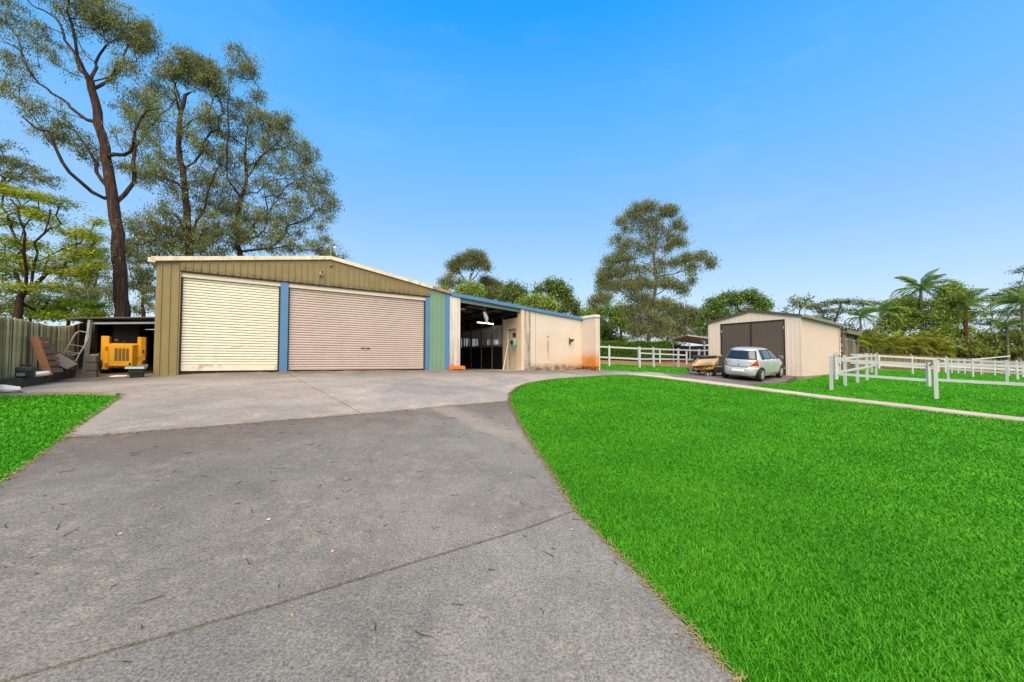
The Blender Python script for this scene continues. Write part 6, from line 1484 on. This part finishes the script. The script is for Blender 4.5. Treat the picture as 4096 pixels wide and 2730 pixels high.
    {'kind':'dense','base':(27.71,46),'r':(0.4,0.15),'trunk':[(-0.04,0,0.03),(0.04,0,3.71),(0.25,0,6.8)],'limbs':[[(0.04,0,3.71),(-1.73,0.6,6.56)],[(0.04,0,3.71),(1.87,-0.6,7.34)]],'crown':[(-2.65,0,8.66,1.38,0.92,60),(-0.47,0,9.43,1.54,0.86,70),(1.39,0,9.74,1.38,0.77,60),(2.91,0,8.81,1.23,0.77,50),(-3.9,0,7.42,1.23,0.92,50),(-1.44,0,7.11,2.15,1.23,90),(1.65,0,7.42,1.84,1.23,70),(-4.54,0,5.87,1.23,1.23,50),(-2.4,0,5.25,1.84,1.23,70),(0.37,0,5.25,1.84,1.23,60),(-5.46,0,6.49,0.77,0.77,20),(3.51,0,8.04,0.92,0.61,20)],'leaf':'dense','seed':41,'lv':50,'ls':0.246,'rc':0.51},
    {'kind':'gum','base':(42.71,56),'r':(0.2,0.08),'trunk':[(-0.04,0,0.45),(0.1,0,6.07),(0.56,0,9.46)],'limbs':[[(0.1,0,6.07),(-0.26,0.4,9.9)],[(0.1,0,6.07),(2.01,0.4,9.9)]],'crown':[(-0.16,0,10.78,0.94,0.56,12),(1.35,0,10.97,0.94,0.52,12),(0.57,0,10.02,1.5,0.75,14),(2.08,0,10.02,0.75,0.67,8),(-1.32,0,9.46,0.56,0.56,6)],'leaf':'dark','seed':42,'lv':17,'ls':0.328,'rc':0.68},
    {'kind':'acacia','base':(41.1,48),'r':(0.25,0.1),'trunk':[(-0.04,0,0.6),(0.1,0,5.42),(0.8,0,7.68)],'limbs':[[(0.09,0,5.1),(-0.71,0.5,7.74),(-1.41,0.8,8.93)],[(0.79,0,7.35),(3.87,0.5,8.72),(6.13,0.8,9.26)]],'crown':[(-1.74,0,8.81,1.28,0.32,20),(0.2,0,9.29,1.28,0.29,20),(2.14,0,9.45,1.44,0.29,24),(4.06,0,9.13,1.12,0.32,18),(5.84,0,9.13,0.8,0.32,12),(-0.79,0,8.16,1.44,0.38,22),(1.14,0,8.32,1.44,0.32,16),(3.39,0,8.16,1.28,0.38,16),(-1.78,0,7.35,1.28,0.45,16),(-0.18,0,7.19,1.28,0.51,18)],'leaf':'dark','seed':43,'lv':36,'ls':0.213,'rc':0.51},
    {'kind':'dense','base':(47.68,46),'r':(0.3,0.1),'trunk':[(-0.02,0,1.25),(0.25,0,4.64),(0.49,0,7.42)],'limbs':[[(0.25,0,4.64),(2.7,0.6,8.12)],[(0.25,0,4.64),(-1.54,-0.5,7.97)]],'crown':[(0.86,0,9.12,1.23,0.68,40),(-0.71,0,8.35,1.08,0.68,36),(2.08,0,8.66,1.08,0.77,36),(0.18,0,7.42,1.69,0.86,60),(-1.08,0,6.49,1.23,0.77,40),(2.33,0,7.11,1.38,0.77,46),(1.38,0,6.18,1.84,0.77,50),(-1.43,0,5.25,1.23,0.61,20)],'leaf':'olive','seed':44,'lv':43,'ls':0.246,'rc':0.51},
    {'kind':'dense','base':(50.89,44),'r':(0.3,0.1),'trunk':[(-0.02,0,1.27),(-0.03,0,5.09),(0.5,0,7.46)],'limbs':[[(-0.03,0,5.09),(2.42,0.6,8.14)],[(-0.03,0,5.09),(-1.23,-0.5,7.98)]],'crown':[(0.91,0,10.42,0.73,0.44,20),(0.3,0,9.83,1.32,0.59,44),(2.36,0,9.83,1.03,0.59,26),(-0.34,0,8.64,1.47,0.73,50),(1.73,0,8.64,1.32,0.65,40),(-0.98,0,7.16,1.32,0.82,50),(1.07,0,6.86,1.62,0.82,56),(2.56,0,7.16,1.03,0.73,26),(-0.46,0,5.39,1.76,0.88,60),(1.59,0,5.09,1.47,0.82,46),(0.37,0,3.91,2.06,0.73,50),(-1.7,0,3.62,1.47,0.59,30)],'leaf':'olive','seed':45,'lv':43,'ls':0.246,'rc':0.51},
    {'kind':'acacia','base':(59.97,46),'r':(0.25,0.1),'trunk':[(-0.03,0,1.25),(-0.2,0,4.33),(0.81,0,6.49)],'limbs':[[(0.08,0,3.71),(-0.41,0.5,6.23)],[(0.81,0,6.49),(2.66,0.4,8.41)]],'crown':[(0.03,0,9.9,1.23,0.31,18),(1.9,0,10.36,1.38,0.37,26),(3.77,0,10.83,1.54,0.43,26),(0.62,0,9.28,1.23,0.37,20),(2.93,0,9.28,1.54,0.49,26),(-1.3,0,7.57,1.23,0.49,18),(0.19,0,6.49,1.23,0.55,18),(2.1,0,7.73,1.38,0.61,26),(3.28,0,6.49,1.54,0.77,26),(-1.96,0,6.49,1.08,0.49,14),(3.25,0,13.01,0.77,0.43,12),(2.72,0,11.45,0.31,0.18,4)],'leaf':'dark','seed':46,'lv':36,'ls':0.213,'rc':0.468},
    {'kind':'bush','base':(53.76,43),'r':(0.2,0.1),'trunk':[(-0.03,0,0.98),(0.06,0,3.28)],'limbs':[],'crown':[(-0.78,0,3.86,1.01,0.57,30),(0.39,0,4.43,1.15,0.72,36),(1.21,0,3.43,1.29,0.72,40),(-1.1,0,2.99,1.15,0.52,26),(0.04,0,2.85,1.44,0.43,26)],'leaf':'olivedark','seed':47,'lv':43,'ls':0.221,'rc':0.425},
    {'kind':'bush','base':(57.49,43),'r':(0.2,0.1),'trunk':[(-0.05,0,0.7),(0.06,0,3.28)],'limbs':[],'crown':[(-1.04,0,4.43,1.15,0.57,34),(0.41,0,4.72,1.29,0.72,40),(1.24,0,3.86,1.15,0.86,36),(-0.52,0,3.14,1.29,0.57,36),(0.9,0,2.71,1.44,0.52,30),(-1.39,0,2.99,1.15,0.52,26)],'leaf':'olivedark','seed':48,'lv':43,'ls':0.213,'rc':0.425},
    {'kind':'bush','base':(46.48,50),'r':(0.2,0.1),'trunk':[(-0.02,0,1.23),(0.04,0,3.24)],'limbs':[],'crown':[(-0.57,0,5.25,1.34,1.0,30),(1.43,0,4.91,1.34,1.0,30),(0.39,0,3.91,2.0,0.84,40),(2.75,0,4.24,1.34,1.0,26),(-1.9,0,5.58,1.17,1.34,26)],'leaf':'dark','seed':49,'lv':43,'ls':0.262,'rc':0.51},
    {'kind':'bush','base':(14.49,48),'r':(0.2,0.1),'trunk':[(-0.01,0,0.92),(0.01,0,3.17)],'limbs':[],'crown':[(-2.55,0,4.13,1.6,0.64,26),(-0.62,0,3.97,1.6,0.64,26),(1.94,0,3.81,1.92,0.58,26),(4.51,0,3.81,1.6,0.58,22),(6.44,0,3.81,1.28,0.71,20)],'leaf':'olive','seed':50,'lv':36,'ls':0.262,'rc':0.51},
    {'kind':'bush','base':(44.01,47),'r':(0.1,0.05),'trunk':[(-0.04,0,0.62),(0.01,0,2.19)],'limbs':[],'crown':[(-0.92,0,2.66,0.78,0.69,26),(0.03,0,2.88,0.94,0.82,36),(0.97,0,2.66,0.78,0.69,26),(0.01,0,2.13,1.57,0.44,24)],'leaf':'olivedark','seed':60,'lv':43,'ls':0.246,'rc':0.51},
    {'kind':'bush','base':(47.46,47),'r':(0.1,0.05),'trunk':[(-0.04,0,0.62),(0.01,0,2.19)],'limbs':[],'crown':[(-1.01,0,2.66,0.86,0.69,26),(0.03,0,2.88,1.04,0.82,36),(1.06,0,2.66,0.86,0.69,26),(0.01,0,2.13,1.73,0.44,24)],'leaf':'olivedark','seed':61,'lv':43,'ls':0.246,'rc':0.51},
    {'kind':'bush','base':(50.91,47),'r':(0.1,0.05),'trunk':[(-0.04,0,0.62),(0.01,0,2.19)],'limbs':[],'crown':[(-1.01,0,2.66,0.86,0.69,26),(0.03,0,2.88,1.04,0.82,36),(1.06,0,2.66,0.86,0.69,26),(0.01,0,2.13,1.73,0.44,24)],'leaf':'olivedark','seed':62,'lv':43,'ls':0.246,'rc':0.51},
    {'kind':'bush','base':(54.68,47),'r':(0.1,0.05),'trunk':[(-0.05,0,0.62),(0.01,0,2.19)],'limbs':[],'crown':[(-1.1,0,2.66,0.94,0.69,26),(0.04,0,2.88,1.13,0.82,36),(1.16,0,2.66,0.94,0.69,26),(0.01,0,2.13,1.88,0.44,24)],'leaf':'olivedark','seed':63,'lv':43,'ls':0.246,'rc':0.51},
    {'kind':'bush','base':(58.13,47),'r':(0.1,0.05),'trunk':[(-0.05,0,0.62),(0.01,0,2.19)],'limbs':[],'crown':[(-1.01,0,2.66,0.86,0.69,26),(0.04,0,2.88,1.04,0.82,36),(1.07,0,2.66,0.86,0.69,26),(0.01,0,2.13,1.73,0.44,24)],'leaf':'olivedark','seed':64,'lv':43,'ls':0.246,'rc':0.51},
    {'kind':'bush','base':(62.21,47),'r':(0.1,0.05),'trunk':[(-0.05,0,0.62),(0.01,0,2.19)],'limbs':[],'crown':[(-1.1,0,2.66,0.94,0.69,26),(0.04,0,2.88,1.13,0.82,36),(1.16,0,2.66,0.94,0.69,26),(0.01,0,2.13,1.88,0.44,24)],'leaf':'olivedark','seed':65,'lv':43,'ls':0.246,'rc':0.51},
]

TREE_LABELS = [
    ('gum_tree', 'tallest dark trunked gum tree behind the carport, crown cut by the frame top'),
    ('gum_tree', 'spreading gum tree behind the left end of the garage roof'),
    ('gum_tree', 'broad gum tree behind the garage apex, crown sloping down right'),
    ('acacia_tree', 'yellow green layered tree with crooked trunk above the paling fence'),
    ('gum_tree', 'sparse high tree crown at the left frame edge'),
    ('gum_tree', 'olive tree between the crooked acacia and the tall gum trunk'),
    ('gum_tree', 'leafy tree in the gap between the tall gum and the garage corner'),
    ('shrub', 'lime green shrub just above the carport roof'),
    ('shrub', 'dark bush behind the paling fence below the acacia'),
    ('gum_tree', 'round topped bare stemmed gum above the blue fascia start'),
    ('wattle_tree', 'dense rounded wattle under the round topped gum'),
    ('gum_tree', 'ragged grey green gum right of the rounded wattle'),
    ('gum_tree', 'slim fresh green tree above the middle of the blue fascia'),
    ('wattle_tree', 'bushy olive tree low behind the blue fascia'),
    ('gum_tree', 'upright green gum over the right half of the blue fascia'),
    ('gum_tree', 'low distant tree tops at the stable end'),
    ('gum_tree', 'big freestanding gum tree behind the white fence and hedge'),
    ('gum_tree', 'forked olive tree left of the big freestanding gum'),
    ('gum_tree', 'thin gum right of the big freestanding gum, above the horse shelter'),
    ('shrub', 'bright rounded bush behind the hedge at the stable end'),
    ('fig_tree', 'dense deep green tree behind the beige shed roof'),
    ('bare_tree', 'wispy nearly bare tree above the shed gutter'),
    ('acacia_tree', 'flat topped dark acacia behind the right side of the shed'),
    ('broadleaf_tree', 'olive broadleaf tree left of the tallest palm'),
    ('broadleaf_tree', 'olive broadleaf tree right of the tallest palm'),
    ('acacia_tree', 'flat layered dark tree at the right frame edge'),
    ('shrub', 'dark olive bush at the foot of the red trunked palm'),
    ('shrub', 'dark olive bush at the right frame edge behind the paling fence'),
    ('shrub', 'shady bush behind the timber stall roof'),
    ('shrub', 'low olive thicket behind the hedges'),
    ('shrub', 'low dark bush behind the paling fence, nearest the timber stall'),
    ('shrub', 'low dark bush behind the paling fence, second from the timber stall'),
    ('shrub', 'low dark bush behind the paling fence, third from the timber stall'),
    ('shrub', 'low dark bush behind the paling fence, below the tallest palm'),
    ('shrub', 'low dark bush behind the paling fence, below the red trunked palm'),
    ('shrub', 'low dark bush behind the paling fence, last before the right frame edge'),
]
def grow(T):
    rs = np.random.RandomState(T['seed'])
    pos, par, fixr = [], [], []
    tr = [np.array(p, float) for p in T['trunk']]
    r0, r1 = T['r']
    zb = G(T['base'][0], T['base'][1])
    if tr[0][2] > zb - .2: tr.insert(0, np.array([tr[0][0], tr[0][1], zb - .2]))
    tr[0][2] = min(tr[0][2], zb - .2)
    def catmull(P, step):
        P = [P[0] * 2 - P[1]] + list(P) + [P[-1] * 2 - P[-2]]; out = []
        for i in range(1, len(P) - 2):
            n = max(2, int(np.linalg.norm(P[i + 1] - P[i]) / step))
            for k in range(n):
                t = k / n
                out.append(.5 * (2 * P[i] + (P[i + 1] - P[i - 1]) * t + (2 * P[i - 1] - 5 * P[i] + 4 * P[i + 1] - P[i + 2]) * t * t + (3 * P[i] - P[i - 1] - 3 * P[i + 1] + P[i + 2]) * t ** 3))
        out.append(P[-2]); return out
    step = .5 if T['base'][1] < 30 else .8
    line = catmull(tr, step)
    for i, p in enumerate(line):
        f = i / max(1, len(line) - 1)
        pos.append(p + rs.randn(3) * .02 * (i > 0)); par.append(i - 1); fixr.append(r0 * (1 - f) + r1 * f + r0 * .35 * math.exp(-f * 14))
    for lm_ in T['limbs']:
        P = [np.array(p, float) for p in lm_]
        j = int(np.argmin([np.linalg.norm(P[0] - q) for q in pos[:len(line)]]))
        P[0] = pos[j]; rs0 = fixr[j] * .40
        L_ = catmull(P, step); pr = j
        for i, p in enumerate(L_[1:]):
            f = (i + 1) / len(L_)
            pos.append(p + rs.randn(3) * .04 * step * 2); par.append(pr); pr = len(pos) - 1; fixr.append(rs0 * (1 - f) + .02)
    tg, siz = [], []
    for (dx, dy, z, rx, rz, n) in T['crown']:
        d = rs.randn(n, 3); d /= np.linalg.norm(d, axis=1)[:, None]; q = rs.rand(n) ** (1 / 2.2)
        tg.append(np.array([dx, dy, z]) + d * q[:, None] * np.array([rx, rx * .85, rz]))
        siz += list(.65 + .7 * rs.rand(n))
    tg = np.concatenate(tg); siz = np.array(siz)
    tg = tg[:, :]; keep = tg[:, 2] > zb + .3; tg, siz = tg[keep], siz[keep]
    if len(tg) > 520:                       # twigs to a subset; the other leaf clumps hang between them
        sub = rs.permutation(len(tg))[:520]
    else: sub = np.arange(len(tg))
    n = len(sub); Tg = tg[sub]
    plen = [0.0]
    for i in range(1, len(pos)): plen.append(plen[par[i]] + np.linalg.norm(pos[i] - pos[par[i]]))
    lo = min(4, len(line) // 3)
    best = np.full(n, 1e9); bi = np.zeros(n, int)
    def relax(i):
        nonlocal best, bi
        c = np.linalg.norm(Tg - pos[i], axis=1) + .28 * plen[i] + .6 * np.maximum(0, pos[i][2] - Tg[:, 2])
        m = c < best; best = np.where(m, c, best); bi = np.where(m, i, bi)
    for i in range(lo, len(pos)): relax(i)
    done = np.zeros(n, bool); tips = {}
    for _ in range(n):
        c = np.where(done, 1e9, best); k = int(np.argmin(c)); done[k] = True
        a, b = pos[bi[k]], Tg[k]; d = np.linalg.norm(b - a); m = max(1, int(d / (step * 1.1))); p = bi[k]
        bow = np.array([0, 0, .12 * d]) + rs.randn(3) * .08 * d
        for s in range(1, m + 1):
            t = s / m
            pos.append(a + (b - a) * t + bow * math.sin(math.pi * t) * .7); par.append(p); fixr.append(0)
            plen.append(plen[p] + d / m); p = len(pos) - 1; relax(p)
    N = len(pos); cnt = np.zeros(N); ch = [[] for _ in range(N)]
    for i in range(N):
        if par[i] >= 0: ch[par[i]].append(i)
    for i in range(N - 1, -1, -1):
        if not ch[i]: cnt[i] = 1
        if par[i] >= 0: cnt[par[i]] += cnt[i]
    tipr = .009 * max(1, T['base'][1] / 16)
    rad = np.maximum(tipr * cnt ** .44, 0); rad = np.where(np.array(fixr) > 0, np.maximum(np.minimum(rad, np.array(fixr)), np.array(fixr) * .8), rad)
    for i in range(N):
        if par[i] >= 0: rad[i] = min(rad[i], rad[par[i]])
    mb = MB(); stack = [(0, None)]
    while stack:
        i, frm = stack.pop()
        chain = ([frm] if frm is not None else []) + [i]; cur = i
        while ch[cur]:
            nx_ = max(ch[cur], key=lambda c: cnt[c])
            for c in ch[cur]:
                if c != nx_: stack.append((c, cur))
            chain.append(nx_); cur = nx_
        rr_ = [rad[c] for c in chain]
        if frm is not None: rr_[0] = rad[i]
        mx = max(rr_)
        mb.tube([pos[c] for c in chain], rr_, 10 if mx > .12 else (6 if mx > .04 else 4), mx > .2)
    return mb, tg, siz, rs
def leaves(T, tg, siz, rs):
    lv, ls, rc = T['lv'], T['ls'], T['rc']; n = len(tg); kind = T['leaf']
    k = np.maximum(4, (lv * siz * (.7 + .6 * rs.rand(n)))).astype(int)
    idx = np.repeat(np.arange(n), k); m = len(idx)
    flat = .45 if kind in ('acacia', 'bright') or T['kind'] == 'acacia' else .8
    d = rs.randn(m, 3) * .55; P = tg[idx] + d * (rc * siz[idx])[:, None] * np.array([1, 1, flat])
    if kind in ('gum',):
        a = np.stack([rs.randn(m) * .45, rs.randn(m) * .45, -1 + .3 * rs.randn(m)], 1)
        wdt = .30
    elif flat < .5:
        a = np.stack([rs.randn(m), rs.randn(m), -.15 + .3 * rs.randn(m)], 1); wdt = .42
    else:
        a = rs.randn(m, 3) + np.array([0, 0, -.4]); wdt = .42
    a /= np.linalg.norm(a, axis=1)[:, None]
    b = rs.randn(m, 3)
    if flat < .5: b[:, 2] *= .3
    b -= a * (a * b).sum(1)[:, None]; b /= np.linalg.norm(b, axis=1)[:, None]
    L_ = ls * (.55 + .8 * rs.rand(m)); a = a * L_[:, None]; b = b * (L_ * wdt * .5)[:, None]
    V = np.stack([P, P + a * .45 + b, P + a, P + a * .45 - b], 1).reshape(-1, 3)
    cr = rs.rand(n)
    # leaf tone differs at random, by clump and by leaf
    r = np.clip(.62 * cr[idx] + .40 * rs.rand(m) - .02, 0, .985) ** 1.1
    r = np.where(rs.rand(m) < .012, 1.0, r)
    return V, np.arange(m)[:, None] * 4 + np.array([[0, 1, 2, 3]]), np.repeat(r, 4)
for T, (nm, lab) in zip(TREES, TREE_LABELS):
    x, y = T['base']
    e = empty(nm, (x, y, 0), 0, lab, 'shrub' if nm == 'shrub' else 'tree', 'trees behind the yard')
    mb, tg, siz, rs = grow(T)
    mb.build('trunk', BARK['pale'] if T['seed'] in (21, 31) else BARK['gum'], e)
    V, F, r = leaves(T, tg, siz, rs)
    link('crown', npmesh('crown', V, F, r, LEAF[T['leaf']]), e)

# ------------------------------------------------------------------ palms
def frond_mesh(name, droop, ll, seed, mat, n=30, wdt=.034):
    rs = np.random.RandomState(seed); V, F, Rn = [], [], []
    def P(t): return np.array([t * (1 - .18 * droop * t * t), 0, -.5 * droop * t * t])
    def quad(a, b, c, d, r):
        i = len(V); V.extend([a, b, c, d]); F.append([i, i + 1, i + 2, i + 3]); Rn.extend([r] * 4)
    ts = np.linspace(0, 1, 11)
    for t0, t1 in zip(ts, ts[1:]):
        w0, w1 = .016 * (1 - t0) + .003, .016 * (1 - t1) + .003
        for o in (np.array([0, 1, 0]), np.array([0, 0, 1])):
            quad(P(t0) - o * w0, P(t0) + o * w0, P(t1) + o * w1, P(t1) - o * w1, .35)
    for i in range(n):
        t = .14 + .85 * (i + .5) / n
        for s in (-1, 1):
            l = ll * (math.sin(math.pi * (.12 + .80 * t)) * .9 + .12) * (.85 + .3 * rs.rand())
            d = np.array([.55 + .25 * t, s * .8, .12 - .25 * rs.rand()]); d /= np.linalg.norm(d)
            p = P(t); m_ = p + d * l * .55; e = p + d * l + np.array([0, 0, -.30 * l * (1 + rs.rand())])
            w_ = np.array([1, 0, 0]) * wdt * .5; r = np.clip(.3 + .5 * rs.rand() + .2 * t, 0, 1)
            quad(p - w_ * .7, p + w_ * .7, m_ + w_, m_ - w_, r); quad(m_ - w_, m_ + w_, e + w_ * .2, e - w_ * .2, r)
    return npmesh(name, np.array(V), np.array(F), np.array(Rn), mat)
FG = [frond_mesh('frond', d, .34, i, LEAF['palm']) for i, d in enumerate((.9, 1.4, 2.0))]
FY = [frond_mesh('frond', d, .30, 10 + i, LEAF['palmgold'], 26) for i, d in enumerate((.9, 1.3, 1.8))]
FD = [frond_mesh('frond', 2.0, .16, 20, LEAF['palmdry'], 20)]
def palm(label, x, y, zc, L_, n, tr, trmat, meshes, seed, shaft=True, cat='palm', name='palm_tree', group='palms behind the tan paling fence', lean=0.0, dead=2):
    zb = G(x, y); e = empty(name, (x, y, zb), 0, label, cat, group); h = zc - zb; rs = random.Random(seed)
    MB().tube([(lean * f * f, 0, h * f - .1) for f in np.linspace(0, 1, 9)], [tr * (1.25 - .45 * f) for f in np.linspace(0, 1, 9)], 10).build('trunk', BARK[trmat], e)
    if shaft: MB().tube([(lean, 0, h - .15), (lean, 0, h + L_ * .12), (lean, 0, h + L_ * .28)], [tr * .95, tr * .85, tr * .25], 10).build('crownshaft', LEAF['palm'], e)
    for i in range(n):
        f = (i + .5) / n; az = i * 2.39996 + rs.uniform(-.25, .25)
        el = R(80 - 85 * f ** .8 + rs.uniform(-10, 10)); k = L_ * (.8 + .3 * rs.random())
        link('frond', meshes[min(len(meshes) - 1, int(f * len(meshes)))], e, (lean, 0, h + L_ * .10), (rs.uniform(-.3, .3), -el, az), (k, k, k))
    for i in range(dead):
        link('dead_frond', FD[0], e, (lean, 0, h), (0, R(55 + 20 * rs.random()), rs.random() * 6.28), (L_ * .6,) * 3)
    return e
def PX(px, Y): return (px - 2048) / 1497. * Y
def PZ(py, Y): return 1.5 + (1452 - py) / 1497. * Y
palm('tallest palm, above the olive broadleaf trees', PX(3692, 45), 45, PZ(1165, 45), 2.7, 15, .15, 'palm', FG, 1)
palm('palm with a shaggy red brown trunk', PX(3868, 43), 43, PZ(1228, 43), 2.5, 18, .20, 'palmred', FG, 2, dead=3)
palm('slim pale trunked palm near the shed roof corner', PX(3446, 43), 43, PZ(1275, 43), 1.7, 11, .09, 'palm', FG, 3)
palm('small palm with a pale skirt near the right frame edge', PX(4032, 42), 42, PZ(1312, 42), 1.6, 11, .14, 'palm', FG, 4, dead=4)
palm('tall palm cut by the right frame edge', PX(4100, 42), 42, PZ(1222, 42), 2.7, 15, .18, 'palm', FG, 5)
palm('half hidden palm left of the olive broadleaf trees', PX(3528, 46), 46, PZ(1255, 46), 2.1, 12, .12, 'palm', FG, 6)
CL = [(3392, 1345, 42.5, 'golden cane palm clump beside the timber stall'), (3480, 1318, 42.5, 'golden cane palm clump behind the slim pale trunk'), (3532, 1330, 42.5, 'golden cane palm clump first from the shed along the fence'),
      (3585, 1345, 42.5, 'low golden cane palm clump second from the shed along the fence'), (3628, 1318, 42.5, 'tallest golden cane palm clump in the thicket'), (3672, 1345, 42.5, 'golden cane palm clump just right of the tallest clump'),
      (3712, 1330, 42.5, 'golden cane palm clump under the tallest palm'), (3758, 1350, 42.5, 'rightmost golden cane palm clump of the thicket')]
for i, (px, py, Y, lab) in enumerate(CL):
    x = PX(px, Y); zb = G(x, Y); e = empty('cane_palm', (x, Y, zb), 0, lab, 'palm', 'golden cane palm thicket'); rs = random.Random(50 + i); h = PZ(py, Y) - zb
    for s in range(4):
        ox, oy, hh = rs.uniform(-.7, .7), rs.uniform(-.5, .5), h * rs.uniform(.45, .85)
        MB().tube([(ox * .5, oy * .5, -.1), (ox, oy, hh * .5), (ox * 1.1, oy * 1.1, hh)], [.06, .05, .045], 7).build('stem', BARK['palm'], e)
        for k in range(8):
            f = (k + .5) / 8; L_ = rs.uniform(1.25, 1.75)
            link('frond', FY[min(2, int(f * 3))], e, (ox * 1.1, oy * 1.1, hh), (rs.uniform(-.3, .3), -R(82 - 62 * f + rs.uniform(-10, 10)), k * 2.4 + rs.uniform(-.3, .3)), (L_,) * 3)
    for k in range(2):
        link('dead_frond', FD[0], e, (rs.uniform(-.5, .5), -.3, h * .5), (0, R(60), rs.random() * 6.28), (1.1,) * 3)
